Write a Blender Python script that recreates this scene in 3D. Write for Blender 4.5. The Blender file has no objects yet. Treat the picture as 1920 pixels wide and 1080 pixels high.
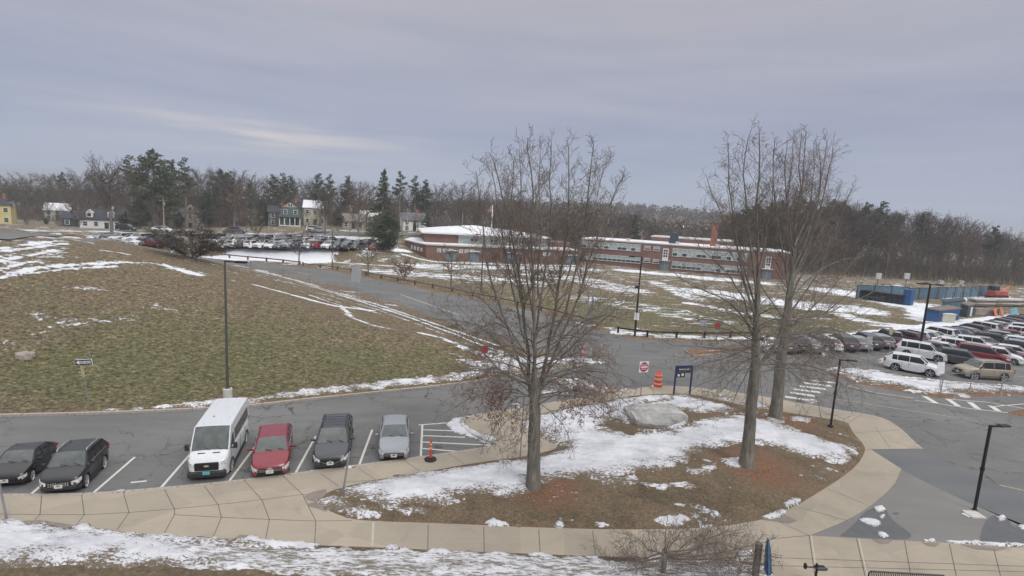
import bpy, math, random, numpy as np
from mathutils import Vector, Matrix
R = math.radians
scene = bpy.context.scene
col = scene.collection
random.seed(7)

# ---------------------------------------------------------------- camera
CAM = np.array([0.0, 0.0, 12.0]); FPX = 990.0
PITCH, ROLL = math.atan(140 / 990), 0.055
_F = np.array([0, math.cos(PITCH), -math.sin(PITCH)]); _U0 = np.array([0, math.sin(PITCH), math.cos(PITCH)]); _R0 = np.array([1.0, 0, 0])
_Rr = math.cos(ROLL) * _R0 + math.sin(ROLL) * _U0
_Ur = math.cos(ROLL) * _U0 - math.sin(ROLL) * _R0
cd = bpy.data.cameras.new('camera'); cam = bpy.data.objects.new('camera', cd); col.objects.link(cam)
cd.sensor_width = 36; cd.lens = 36 * FPX / 1920; cd.clip_start = 0.5; cd.clip_end = 6000
M = Matrix(((_Rr[0], _Ur[0], -_F[0], 0), (_Rr[1], _Ur[1], -_F[1], 0), (_Rr[2], _Ur[2], -_F[2], 12), (0, 0, 0, 1)))
cam.matrix_world = M
scene.camera = cam

# ---------------------------------------------------------------- world and sun
SUN_EL, SUN_AZ = R(40), R(140)      # azimuth clockwise from +Y
w = bpy.data.worlds.new('World'); scene.world = w; w.use_nodes = True
nt = w.node_tree; nt.nodes.clear()
def wn(t, **k):
    n = nt.nodes.new(t)
    for a, b in k.items(): setattr(n, a, b)
    return n
wo = wn('ShaderNodeOutputWorld'); bg = wn('ShaderNodeBackground'); sky = wn('ShaderNodeTexSky', sky_type='NISHITA')
sky.sun_disc = False; sky.sun_elevation = SUN_EL; sky.sun_rotation = SUN_AZ
tc = wn('ShaderNodeTexCoord'); sep = wn('ShaderNodeSeparateXYZ'); nt.links.new(tc.outputs['Generated'], sep.inputs[0])
def ramp(tree, pts, interp='LINEAR'):
    r = tree.nodes.new('ShaderNodeValToRGB'); r.color_ramp.interpolation = interp
    e = r.color_ramp.elements
    while len(e) < len(pts): e.new(0.5)
    for q, (p, c_) in zip(e, pts):
        q.position = p; q.color = (*c_, 1) if len(c_) == 3 else c_
    return r
# cloud deck colour by elevation (z of direction), brighter overhead
el = ramp(nt, [(0.0, (.30, .36, .48)), (0.035, (.31, .365, .475)), (0.10, (.29, .325, .43)), (0.20, (.31, .328, .412)), (0.36, (.335, .338, .388)), (0.60, (.80, .81, .84)), (1.0, (1.4, 1.39, 1.38))])
nt.links.new(sep.outputs['Z'], el.inputs[0])
# streaks: noise on direction squeezed vertically
mp = wn('ShaderNodeMapping'); mp.inputs['Scale'].default_value = (1.0, 1.0, 9.0); mp.inputs['Rotation'].default_value = (0, R(-3), 0)
nt.links.new(tc.outputs['Generated'], mp.inputs[0])
n1 = wn('ShaderNodeTexNoise'); n1.inputs['Scale'].default_value = 1.7; n1.inputs['Detail'].default_value = 6; n1.inputs['Roughness'].default_value = .55; n1.inputs['Distortion'].default_value = .5
nt.links.new(mp.outputs[0], n1.inputs['Vector'])
r1 = ramp(nt, [(0.30, (.86, .87, .92)), (0.5, (1, 1, 1)), (0.72, (1.14, 1.10, 1.05))]); nt.links.new(n1.outputs[0], r1.inputs[0])
mul = wn('ShaderNodeMix', data_type='RGBA', blend_type='MULTIPLY'); mul.inputs[0].default_value = 1
nt.links.new(el.outputs[0], mul.inputs[6]); nt.links.new(r1.outputs[0], mul.inputs[7])
# pale warm break low on the left (west): region in direction space x in [-.62,-.3], z about .14
def mth(op, a, b=None, cl=False):
    m = wn('ShaderNodeMath', operation=op); m.use_clamp = cl
    for i, v in enumerate((a, b)):
        if v is None: continue
        if isinstance(v, (int, float)): m.inputs[i].default_value = v
        else: nt.links.new(v, m.inputs[i])
    return m.outputs[0]
def band(src, c0, half):
    d = mth('ABSOLUTE', mth('SUBTRACT', src, c0)); return mth('SUBTRACT', 1.0, mth('DIVIDE', d, half), True)
zx = mth('ADD', sep.outputs['Z'], mth('MULTIPLY', sep.outputs['X'], 0.03))
mp2 = wn('ShaderNodeMapping'); mp2.inputs['Scale'].default_value = (2.2, 2.2, 30.0); nt.links.new(tc.outputs['Generated'], mp2.inputs[0])
n2 = wn('ShaderNodeTexNoise'); n2.inputs['Scale'].default_value = 1.6; n2.inputs['Detail'].default_value = 5; nt.links.new(mp2.outputs[0], n2.inputs['Vector'])
r2 = ramp(nt, [(0.44, (0, 0, 0)), (0.62, (1, 1, 1))]); nt.links.new(n2.outputs[0], r2.inputs[0])
brk = mth('MULTIPLY', mth('MULTIPLY', band(sep.outputs['X'], -.42, .30), mth('POWER', band(zx, .095, .045), .7)), mth('ADD', mth('MULTIPLY', r2.outputs[0], .85), .24), True)
mx = wn('ShaderNodeMix', data_type='RGBA'); nt.links.new(mth('MULTIPLY', brk, .85, True), mx.inputs[0]); nt.links.new(mul.outputs[2], mx.inputs[6]); mx.inputs[7].default_value = (.56, .52, .51, 1)
# add a little of the clear Nishita sky behind the thin deck
nis = wn('ShaderNodeMix', data_type='RGBA', blend_type='ADD'); nis.inputs[0].default_value = .006
nt.links.new(mx.outputs[2], nis.inputs[6]); nt.links.new(sky.outputs[0], nis.inputs[7])
nt.links.new(nis.outputs[2], bg.inputs[0]); bg.inputs[1].default_value = 1.0
nt.links.new(bg.outputs[0], wo.inputs[0])
sd = bpy.data.lights.new('sun', 'SUN'); so = bpy.data.objects.new('sun', sd); col.objects.link(so)
sd.energy = 1.4; sd.angle = R(26); sd.color = (1, .96, .9)
sdir = Vector((math.sin(SUN_AZ) * math.cos(SUN_EL), math.cos(SUN_AZ) * math.cos(SUN_EL), math.sin(SUN_EL)))
so.rotation_euler = sdir.to_track_quat('Z', 'Y').to_euler(); so.location = (0, 0, 60)
vs = scene.view_settings; vs.view_transform = 'Standard'; vs.look = 'None'; vs.exposure = 0.24; vs.gamma = 1
scene.cycles.max_bounces = 5; scene.cycles.diffuse_bounces = 2; scene.cycles.glossy_bounces = 2; scene.cycles.transparent_max_bounces = 8; scene.cycles.volume_bounces = 0

# ---------------------------------------------------------------- helpers
def ray(px, py):
    d = _F * FPX + _Rr * (px - 960) + _Ur * (540 - py)
    return d / np.linalg.norm(d)
def P(px, py, z=0.0):
    d = ray(px, py); t = (z - 12.0) / d[2]; q = CAM + d * t
    return (float(q[0]), float(q[1]))
def PD(px, py, Y):          # point on the ray at world depth Y
    d = ray(px, py); q = CAM + d * (Y / d[1]); return Vector((float(q[0]), float(q[1]), float(q[2])))
def PP(pts, z=0.0): return [P(a, b, z) for a, b in pts]
def proj(X, Y, Z):
    v = np.array([X, Y, Z]) - CAM; c = v @ _F
    return 960 + FPX * (v @ _Rr) / c, 540 - FPX * (v @ _Ur) / c
def lin(r, g, b):
    f = lambda v: (v / 255 / 12.92) if v / 255 <= .04045 else ((v / 255 + .055) / 1.055) ** 2.4
    return (f(r), f(g), f(b))
def tag(o, label=None, cat=None, group=None, kind=None):
    if label: o['label'] = label
    if cat: o['category'] = cat
    if group: o['group'] = group
    if kind: o['kind'] = kind
    return o
def empty(name, loc=(0, 0, 0), rz=0.0):
    o = bpy.data.objects.new(name, None); o.location = loc; o.rotation_euler = (0, 0, rz); o.empty_display_size = .2
    col.objects.link(o); return o
KIDS = {}
def link(o, parent=None):
    col.objects.link(o)
    if parent is not None:
        o.parent = parent; KIDS.setdefault(parent.name, []).append(o)
    return o
def dup(o, parent=None, color=None):
    c = o.copy(); link(c, parent)
    if color: c.color = (*color, 1)
    for ch in KIDS.get(o.name, []): dup(ch, c, color)
    return c
class MB:
    def __init__(s): s.v = []; s.f = []; s.m = []; s.n = 0
    def add(s, vs, fs, m=0):
        b = len(s.v); s.v.extend([tuple(q) for q in vs]); s.f.extend([tuple(i + b for i in f) for f in fs]); s.m.extend([m] * len(fs)); return s
    def box(s, c, d, m=0, rz=0.0, rx=0.0, ry=0.0, taper=1.0):
        x, y, z = d[0] / 2, d[1] / 2, d[2] / 2
        mt = Matrix.Translation(c) @ Matrix.Rotation(rz, 4, 'Z') @ Matrix.Rotation(ry, 4, 'Y') @ Matrix.Rotation(rx, 4, 'X')
        vs = [mt @ Vector((i * x * (taper if k > 0 else 1), j * y * (taper if k > 0 else 1), k * z)) for k in (-1, 1) for j in (-1, 1) for i in (-1, 1)]
        return s.add(vs, [(0, 2, 3, 1), (4, 5, 7, 6), (0, 1, 5, 4), (2, 6, 7, 3), (0, 4, 6, 2), (1, 3, 7, 5)], m)
    def rbox(s, c, d, r=.03, m=0, rz=0.0):       # box with chamfered vertical+horizontal edges
        x, y, z = d[0] / 2, d[1] / 2, d[2] / 2; r = min(r, x * .9, y * .9, z * .9)
        rings = []
        for (k, q) in ((-z, r), (-z + r, 0), (z - r, 0), (z, r)):
            a, b = x - q, y - q
            rings.append([(-a + r, -b, k), (a - r, -b, k), (a, -b + r, k), (a, b - r, k), (a - r, b, k), (-a + r, b, k), (-a, b - r, k), (-a, -b + r, k)])
        mt = Matrix.Translation(c) @ Matrix.Rotation(rz, 4, 'Z')
        vs = [mt @ Vector(p) for rg in rings for p in rg]; fs = [tuple(range(7, -1, -1)), tuple(range(24, 32))]
        for i in range(3):
            for j in range(8): fs.append((i * 8 + j, i * 8 + (j + 1) % 8, i * 8 + 8 + (j + 1) % 8, i * 8 + 8 + j))
        return s.add(vs, fs, m)
    def tube(s, pts, rads, n=6, m=0, cap=True):
        pts = [Vector(p) for p in pts]
        if not isinstance(rads, (list, tuple)): rads = [rads] * len(pts)
        b = len(s.v); N = len(pts)
        for i, p in enumerate(pts):
            t = (pts[min(i + 1, N - 1)] - pts[max(i - 1, 0)]).normalized()
            u = t.orthogonal().normalized() if i == 0 else (u - t * u.dot(t)).normalized()
            w_ = t.cross(u)
            for j in range(n):
                a = 2 * math.pi * j / n; q = p + (u * math.cos(a) + w_ * math.sin(a)) * rads[i]; s.v.append((q.x, q.y, q.z))
        for i in range(N - 1):
            for j in range(n):
                s.f.append((b + i * n + j, b + i * n + (j + 1) % n, b + (i + 1) * n + (j + 1) % n, b + (i + 1) * n + j)); s.m.append(m)
        if cap:
            s.f.append(tuple(b + j for j in range(n - 1, -1, -1))); s.m.append(m)
            s.f.append(tuple(b + (N - 1) * n + j for j in range(n))); s.m.append(m)
        return s
    def lathe(s, c, prof, n=16, m=0):       # prof: (r, z)
        b = len(s.v)
        for r, z in prof:
            for j in range(n):
                a = 2 * math.pi * j / n; s.v.append((c[0] + r * math.cos(a), c[1] + r * math.sin(a), c[2] + z))
        for i in range(len(prof) - 1):
            for j in range(n):
                s.f.append((b + i * n + j, b + i * n + (j + 1) % n, b + (i + 1) * n + (j + 1) % n, b + (i + 1) * n + j)); s.m.append(m)
        s.f.append(tuple(b + j for j in range(n - 1, -1, -1))); s.m.append(m)
        s.f.append(tuple(b + (len(prof) - 1) * n + j for j in range(n))); s.m.append(m)
        return s
    def build(s, name, mats, parent=None, smooth=False, color=None, loc=None):
        me = bpy.data.meshes.new(name); me.from_pydata(s.v, [], s.f)
        if not isinstance(mats, (list, tuple)): mats = [mats]
        for q in mats: me.materials.append(q)
        me.polygons.foreach_set('material_index', s.m)
        if smooth: me.polygons.foreach_set('use_smooth', [True] * len(s.f))
        me.update(); o = bpy.data.objects.new(name, me)
        if color: o.color = (*color, 1)
        if loc: o.location = loc
        link(o, parent); return o
def ccw(poly):
    a = sum(poly[i][0] * poly[(i + 1) % len(poly)][1] - poly[(i + 1) % len(poly)][0] * poly[i][1] for i in range(len(poly)))
    return poly if a > 0 else poly[::-1]
def prism(name, poly, z0, z1, mats, parent=None):   # poly world xy, possibly concave
    import bmesh
    poly = ccw(poly); bm = bmesh.new()
    top = [bm.verts.new((x, y, z1)) for x, y in poly]
    f = bm.faces.new(top); f.normal_update()
    bot = [bm.verts.new((x, y, z0)) for x, y in poly]; n = len(poly)
    for i in range(n): bm.faces.new((top[i], bot[i], bot[(i + 1) % n], top[(i + 1) % n]))
    bmesh.ops.triangulate(bm, faces=[f], ngon_method='EAR_CLIP')
    me = bpy.data.meshes.new(name); bm.to_mesh(me); bm.free()
    for q in (mats if isinstance(mats, list) else [mats]): me.materials.append(q)
    return link(bpy.data.objects.new(name, me), parent)
def sheet(name, polys, z, mat, parent=None):
    import bmesh
    bm = bmesh.new()
    for poly in polys:
        poly = ccw(poly); f = bm.faces.new([bm.verts.new((x, y, z)) for x, y in poly]); f.normal_update(); bmesh.ops.triangulate(bm, faces=[f], ngon_method='EAR_CLIP')
    me = bpy.data.meshes.new(name); bm.to_mesh(me); bm.free(); me.materials.append(mat)
    return link(bpy.data.objects.new(name, me), parent)
def smoothline(pts, it=2):
    for _ in range(it):
        q = [pts[0]]
        for a, b in zip(pts[:-1], pts[1:]):
            q.append(tuple(a[i] * .75 + b[i] * .25 for i in range(len(a)))); q.append(tuple(a[i] * .25 + b[i] * .75 for i in range(len(a))))
        q.append(pts[-1]); pts = q
    return pts
def strip(a, b, w_):        # quad around segment a-b
    a = Vector(a); b = Vector(b); n = (b - a).normalized(); n = Vector((-n.y, n.x)) * w_ / 2
    return [tuple(a + n), tuple(b + n), tuple(b - n), tuple(a - n)]

# numpy noise + signed distance
def vnoise(x, y, seed=0):
    xi = np.floor(x); yi = np.floor(y); fx = x - xi; fy = y - yi; fx = fx * fx * (3 - 2 * fx); fy = fy * fy * (3 - 2 * fy)
    def h(a, b):
        v = np.sin(a * 127.1 + b * 311.7 + seed * 74.7) * 43758.5453; return v - np.floor(v)
    return (h(xi, yi) * (1 - fx) + h(xi + 1, yi) * fx) * (1 - fy) + (h(xi, yi + 1) * (1 - fx) + h(xi + 1, yi + 1) * fx) * fy
def fbm(x, y, seed=0, o=4):
    s = 0; a = .5; t = 0
    for i in range(o): s = s + a * vnoise(x * 2 ** i, y * 2 ** i, seed + i * 13); t += a; a *= .55
    return s / t
def segdist(X, Y, pts, closed=True):
    pts = np.array(pts, float); d = np.full(X.shape, 1e18); n = len(pts)
    for i in range(n if closed else n - 1):
        a = pts[i]; b = pts[(i + 1) % n]; ab = b - a; L = ab @ ab + 1e-12
        t = np.clip(((X - a[0]) * ab[0] + (Y - a[1]) * ab[1]) / L, 0, 1)
        d = np.minimum(d, (X - a[0] - t * ab[0]) ** 2 + (Y - a[1] - t * ab[1]) ** 2)
    return np.sqrt(d)
def sdf(X, Y, pts):         # positive inside
    ins = np.zeros(X.shape, bool); n = len(pts)
    for i in range(n):
        x1, y1 = pts[i]; x2, y2 = pts[(i + 1) % n]
        if y1 == y2: continue
        c = ((y1 > Y) != (y2 > Y)) & (X < (x2 - x1) * (Y - y1) / (y2 - y1) + x1); ins ^= c
    d = segdist(X, Y, pts); return np.where(ins, d, -d)
def sst(a, b, x): t = np.clip((x - a) / (b - a), 0, 1); return t * t * (3 - 2 * t)

# ---------------------------------------------------------------- ground plan (outlines read off the photo, laid on the ground plane)
FK = PP(smoothline([(-260, 790), (-60, 783), (0, 781), (170, 777), (330, 771), (455, 764), (600, 748), (750, 733), (850, 722), (920, 712), (990, 700), (1060, 692), (1120, 684)], 1))
TIP = PP([(1136, 679), (1120, 673)])
RE = PP([(1060, 668), (1000, 658), (940, 641), (850, 607), (750, 572), (650, 541), (550, 518), (480, 503), (430, 495), (400, 491)])
HILL = FK + TIP + RE + [(-75, 106), (-160, 125), (-160, 24)]
HILLEDGE = FK + TIP + RE + [(-75, 106)]
FEpx = [(360, 480), (395, 484), (500, 494), (625, 508), (750, 533), (850, 553), (950, 573), (1050, 597), (1100, 612), (1160, 630), (1200, 637), (1300, 641), (1420, 640), (1500, 640), (1600, 635), (1680, 627), (1740, 620), (1800, 610), (1860, 601), (1920, 593), (2100, 566)]
FE = PP(FEpx)
FIELD = FE + [(600, 150), (1500, 1500), (1500, 4000), (-1500, 4000), (-1500, 160), (-170, 128)]
MEDIAN = PP([(1285, 656), (1395, 650), (1430, 656), (1300, 667)])
VERGE = PP([(1535, 694), (1568, 688), (1630, 692), (1700, 705), (1763, 713), (1920, 724), (2200, 745), (2200, 750), (1920, 741), (1860, 743), (1790, 745), (1762, 748), (1739, 741), (1671, 731), (1617, 721), (1573, 709)])
MOUND = PP([(1885, 776), (1910, 769), (2050, 768), (2050, 790), (1915, 780)])
NOSE = PP([(1030, 707), (1075, 710), (1120, 719), (1165, 727), (1192, 732), (1160, 739), (1115, 738), (1060, 726), (1030, 717)])
ZC = 0.12
ISL = PP(smoothline([(600, 940), (607, 925), (640, 914), (700, 900), (790, 886), (900, 866), (985, 856), (1058, 838), (1015, 822), (985, 803), (973, 790), (1000, 780), (1055, 765), (1110, 757), (1165, 745), (1205, 740), (1290, 737), (1340, 748), (1400, 761), (1500, 777), (1588, 790), (1592, 796), (1600, 812), (1622, 836), (1622, 848), (1608, 872), (1572, 900), (1532, 925), (1490, 950), (1435, 974), (1350, 988), (1260, 992), (1160, 993), (1000, 989), (850, 982), (700, 977), (660, 974), (620, 960), (600, 945)], 1), ZC)
BOT = PP([(-300, 960), (0, 973), (50, 986), (100, 988), (187, 993), (307, 1005), (433, 1013), (593, 1022), (720, 1027), (860, 1033), (1093, 1042), (1200, 1045), (1300, 1049), (1400, 1052), (1446, 1058), (1452, 1090), (1458, 1160), (1460, 1400), (-900, 1400)], ZC)
CONC_TOP = [(-300, 934), (0, 929), (75, 929.5), (180, 927), (300, 917), (428, 905), (553, 889), (676, 873), (790, 858), (880, 845), (925, 838), (941, 832)]
CONC_MID = [(905, 821), (880, 808), (866, 797), (866, 788), (885, 780), (930, 773), (980, 766), (1020, 758), (1070, 750), (1115, 744), (1160, 738), (1200, 728), (1240, 724), (1290, 726), (1340, 731), (1390, 738), (1424, 743), (1470, 751), (1514, 759), (1568, 769), (1617, 776), (1655, 784), (1673, 795), (1687, 805), (1709, 827), (1726, 841)]
CONC_R = [(1632, 842), (1660, 860), (1690, 879)]
CONC_R2 = [(1679, 905), (1660, 926), (1632, 949), (1588, 976), (1517, 1004)]
CONC_B = [(1600, 1009), (1700, 1014), (1800, 1019), (1920, 1028), (2150, 1044)]
KERB_LINE = PP(smoothline(CONC_TOP, 1) + smoothline(CONC_MID, 1), ZC)
CONC = KERB_LINE + PP(CONC_R + smoothline(CONC_R2, 1) + CONC_B + [(2150, 1500), (-900, 1500)], ZC)

def hillh(X, Y):
    d = segdist(X, Y, HILLEDGE, closed=False); ins = sdf(X, Y, HILL) > 0
    h = 7.4 * (1 - np.exp(-(d / 17.5) ** 1.5)) * (1 - .55 * sst(60, 100, Y)) * (1 - .12 * sst(-48, -85, X))
    h = h * (0.55 + 0.45 * sst(-8, -48, X)) + .18 * (fbm(X / 3.5, Y / 3.5, 5) - .5) * sst(0, 6, d)
    return np.where(ins, h, 0)
def T(X, Y):
    X = np.asarray(X, float); Y = np.asarray(Y, float)
    up = lambda s: np.clip(s * .55, -.08, .10)
    z = up(sdf(X, Y, HILL)) + hillh(X, Y)
    far = up(sdf(X, Y, FIELD))
    left = sst(-16, -34, X - np.clip((Y - 130) * .25, 0, 60))
    far = far + 2.4 * sst(107.5, 112.5, Y) * left * (far > 0) + (np.interp(X, [-260, -180, -130, -75, -30, 10, 50], [-7, -4.2, -.7, 3.6, 4.6, 2.0, 0]) - 2.4 * left) * sst(128, 165, Y)
    far = far + .25 * (fbm(X / 9, Y / 9, 9) - .5) * sst(60, 75, Y) * (far > 0.09)
    # the distant ridges
    far = far + 19 * np.exp(-((X - 120) / 230.0) ** 2) * sst(330, 640, Y) * sst(-260, 0, X) + 3 * sst(350, 750, Y) * sst(-100, 400, X) + 4 * sst(200, 480, Y) * sst(0, -200, X) - 6 * sst(260, 900, Y) * sst(300, 600, X)
    z = np.maximum(z, far)
    for q in (MEDIAN, VERGE, MOUND, NOSE): z = np.maximum(z, up(sdf(X, Y, q)))
    z = np.maximum(z, np.clip(.7 * sdf(X, Y, MOUND), -.08, .45))
    s = sdf(X, Y, ISL)
    z = np.maximum(z, np.where(s > -1, ZC + np.clip(s * .22, -.2, .22) + .22 * sst(1, 4.5, s) + .05 * (fbm(X, Y, 3) - .5) * (s > .3), -1))
    s = sdf(X, Y, BOT)
    z = np.maximum(z, np.where(s > -1, ZC + np.clip(s * .12, -.2, .18) + .05 * (fbm(X, Y, 4) - .5) * (s > .2), -1))
    return z
def T1(x, y): return float(T(np.array([x]), np.array([y]))[0])
def PT(px, py):             # first hit of the pixel ray with the terrain
    d = ray(px, py); tmax = 1500.0 if d[2] > -.02 else min(1500.0, 14.0 / -d[2])
    t = np.geomspace(8, tmax, 500); X = d[0] * t; Y = d[1] * t; Z = 12 + d[2] * t
    hit = np.nonzero(Z <= np.maximum(T(X, Y), 0))[0]; i = hit[0] if len(hit) else 499
    t0, t1 = t[max(i - 1, 0)], t[i]
    tt = np.linspace(t0, t1, 30); hit = np.nonzero(12 + d[2] * tt <= np.maximum(T(d[0] * tt, d[1] * tt), 0))[0]
    q = tt[hit[0]] if len(hit) else t1
    return (float(d[0] * q), float(d[1] * q), float(12 + d[2] * q))
def PTL(pts): return [PT(a, b)[:2] for a, b in pts]
# ---------------------------------------------------------------- materials
MATS = {}
class NT:
    def __init__(s, name):
        s.mat = bpy.data.materials.new(name); s.mat.use_nodes = True; s.t = s.mat.node_tree; s.p = s.t.nodes['Principled BSDF']; MATS[name] = s.mat
    def n(s, t, **k):
        q = s.t.nodes.new(t)
        for a, b in k.items(): setattr(q, a, b)
        return q
    def l(s, a, b): s.t.links.new(a, b)
    def co(s, sc=(1, 1, 1), rot=(0, 0, 0), obj=True):
        c = s.n('ShaderNodeTexCoord'); m = s.n('ShaderNodeMapping'); m.inputs['Scale'].default_value = sc; m.inputs['Rotation'].default_value = rot
        s.l(c.outputs['Object'], m.inputs[0]); return m.outputs[0]
    def noise(s, scale, detail=4, sc=(1, 1, 1), rough=.55, rot=(0, 0, 0), dist=0):
        q = s.n('ShaderNodeTexNoise'); q.inputs['Scale'].default_value = scale; q.inputs['Detail'].default_value = detail; q.inputs['Roughness'].default_value = rough; q.inputs['Distortion'].default_value = dist
        s.l(s.co(sc, rot), q.inputs['Vector']); return q.outputs[0]
    def ramp(s, src, pts, interp='LINEAR'):
        r = ramp(s.t, pts, interp); s.l(src, r.inputs[0]); return r.outputs[0]
    def math(s, op, a, b=None, cl=False):
        m = s.n('ShaderNodeMath', operation=op); m.use_clamp = cl
        for i, v in enumerate((a, b)):
            if v is None: continue
            if isinstance(v, (int, float)): m.inputs[i].default_value = v
            else: s.l(v, m.inputs[i])
        return m.outputs[0]
    def mix(s, f, a, b, mode='MIX'):
        m = s.n('ShaderNodeMix', data_type='RGBA', blend_type=mode)
        for i, v in ((0, f), (6, a), (7, b)):
            if isinstance(v, (int, float)): m.inputs[i].default_value = v
            elif isinstance(v, tuple): m.inputs[i].default_value = (*v, 1) if len(v) == 3 else v
            else: s.l(v, m.inputs[i])
        return m.outputs[2]
    def bump(s, h, strength=.3, dist=.05):
        b = s.n('ShaderNodeBump'); b.inputs['Strength'].default_value = strength; b.inputs['Distance'].default_value = dist
        s.l(h, b.inputs['Height']); s.l(b.outputs[0], s.p.inputs['Normal'])
    def col(s, c):
        if isinstance(c, tuple): s.p.inputs['Base Color'].default_value = (*c, 1)
        else: s.l(c, s.p.inputs['Base Color'])
    def rough(s, v, spec=None):
        if isinstance(v, (int, float)): s.p.inputs['Roughness'].default_value = v
        else: s.l(v, s.p.inputs['Roughness'])
        if spec is not None: s.p.inputs['Specular IOR Level'].default_value = spec
        return s
def simple(name, c, rough=.6, metal=0.0, var=.12, scale=6, bump=0, spec=.4):
    m = NT(name)
    a = tuple(v * (1 - var) for v in c); b = tuple(min(1, v * (1 + var)) for v in c)
    nz = m.noise(scale, 4); m.col(m.ramp(nz, [(.3, a), (.7, b)])); m.rough(rough, spec); m.p.inputs['Metallic'].default_value = metal
    if bump: m.bump(nz, bump, .02)
    return m.mat

# --- ground: dead grass, greener grass, leaf litter and thin snow by painted zones (attribute) plus noise
m = NT('ground_cover')
at = m.n('ShaderNodeAttribute'); at.attribute_name = 'zone'; sp = m.n('ShaderNodeSeparateColor'); m.l(at.outputs['Color'], sp.inputs[0])
aR, aG, aB = sp.outputs
big = m.noise(.16, 7, rough=.68, dist=.8); mid = m.noise(1.5, 7, rough=.75); fine = m.noise(4.2, 7, rough=.85); tuft = m.noise(3.3, 8, sc=(.8, 1.7, 1), rough=.85, dist=.6)
brown = m.ramp(fine, [(.36, (.07, .055, .038)), (.46, (.145, .115, .075)), (.55, (.225, .182, .122)), (.66, (.42, .35, .25))])
green = m.ramp(fine, [(.36, (.05, .052, .028)), (.48, (.125, .122, .06)), (.64, (.27, .25, .14))])
gm = m.ramp(m.math('ADD', m.math('MULTIPLY', mid, .55), m.math('ADD', m.math('MULTIPLY', big, 1.1), m.math('SUBTRACT', aG, .85))), [(.30, (0, 0, 0)), (.58, (1, 1, 1))])
c = m.mix(gm, brown, green)
dk = m.ramp(tuft, [(.41, (.36, .35, .33)), (.48, (.86, .86, .86)), (.54, (1.08, 1.06, 1.04)), (.62, (1.95, 1.85, 1.7))]); c = m.mix(at.outputs['Alpha'], c, dk, 'MULTIPLY')
plain = m.mix(1.0, m.ramp(m.noise(9, 6, rough=.8), [(.38, (.125, .094, .064)), (.5, (.195, .15, .102)), (.62, (.28, .222, .155))]), m.ramp(m.noise(.55, 6, rough=.7), [(.34, (.62, .64, .62)), (.55, (1.05, 1.03, 1.0))]), 'MULTIPLY')
c = m.mix(m.math('MULTIPLY', m.math('SUBTRACT', 1.0, at.outputs['Alpha']), 1.1, True), c, plain)
lit = m.ramp(m.noise(11, 6, rough=.8), [(.38, (.15, .082, .050)), (.5, (.245, .137, .085)), (.62, (.35, .21, .135))])
lm = m.ramp(m.math('ADD', m.math('MULTIPLY', mid, 1.1), m.math('SUBTRACT', aB, .75)), [(.12, (0, 0, 0)), (.62, (1, 1, 1))])
c = m.mix(lm, c, lit)
sn = m.noise(.55, 7, sc=(.55, 1.35, 1), rough=.62, dist=.5); sn2 = m.noise(2.6, 6, rough=.7)
sv = m.math('ADD', m.math('ADD', m.math('MULTIPLY', m.math('SUBTRACT', sn, .5), 1.5), m.math('ADD', m.math('MULTIPLY', m.math('SUBTRACT', sn2, .5), 1.1), .5)), m.math('SUBTRACT', aR, 1.0))
sm = m.ramp(sv, [(.0, (0, 0, 0)), (.035, (1, 1, 1))])
thin = m.ramp(sv, [(.0, (.42, .44, .47)), (.14, (.78, .80, .84))])
c = m.mix(sm, c, thin)
m.col(c); m.rough(.9, .2)
hh = m.math('ADD', m.math('MULTIPLY', tuft, 1.0), m.math('MULTIPLY', sm, .35)); m.bump(hh, .9, .16)

m = NT('asphalt')
gr = m.noise(60, 3); lg = m.noise(.12, 5, dist=.5); lane = m.noise(.5, 4, sc=(.25, 1.6, 1), rot=(0, 0, R(-14)))
base = m.ramp(gr, [(.3, (.128, .128, .128)), (.7, (.19, .188, .186))])
base = m.mix(1.0, base, m.ramp(lg, [(.3, (.78, .79, .8)), (.7, (1.12, 1.11, 1.1))]), 'MULTIPLY')
base = m.mix(1.0, base, m.ramp(lane, [(.3, (.9, .9, .9)), (.7, (1.07, 1.07, 1.06))]), 'MULTIPLY')
dn = m.noise(1.3, 5, rough=.7)
cw = m.n('ShaderNodeCombineXYZ'); m.l(m.math('MULTIPLY', dn, 1.6), cw.inputs[0]); m.l(m.math('MULTIPLY', m.noise(1.7, 5), 1.6), cw.inputs[1])
va = m.n('ShaderNodeVectorMath', operation='ADD'); m.l(m.co((1, 1, 1)), va.inputs[0]); m.l(cw.outputs[0], va.inputs[1])
vo = m.n('ShaderNodeTexVoronoi', feature='DISTANCE_TO_EDGE'); vo.inputs['Scale'].default_value = .40; m.l(va.outputs[0], vo.inputs['Vector'])
ck = m.ramp(vo.outputs['Distance'], [(.0, (1, 1, 1)), (.007, (1, 1, 1)), (.013, (0, 0, 0))])
ckm = m.ramp(m.noise(.16, 3), [(.42, (0, 0, 0)), (.5, (1, 1, 1))])
ckf = m.math('MULTIPLY', m.math('MULTIPLY', ck, ckm), .7)
base = m.mix(ckf, base, (.03, .03, .032))
st_ = m.ramp(m.noise(.55, 6, rough=.7, dist=.4), [(.55, (0, 0, 0)), (.66, (.55, .55, .55))]); base = m.mix(st_, base, (.085, .086, .09))
salt = m.ramp(m.noise(.9, 7, sc=(.35, 1.4, 1), rough=.75), [(.56, (0, 0, 0)), (.72, (.35, .35, .35))]); base = m.mix(salt, base, (.27, .27, .268))
m.col(base); m.rough(m.ramp(st_, [(0, (.88, .88, .88)), (.5, (.6, .6, .6))]), .3); m.bump(gr, .25, .01)
m = NT('asphalt_path'); gr = m.noise(40, 4); lg = m.noise(.5, 5, sc=(.5, 1.5, 1), rot=(0, 0, R(20)))
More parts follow.
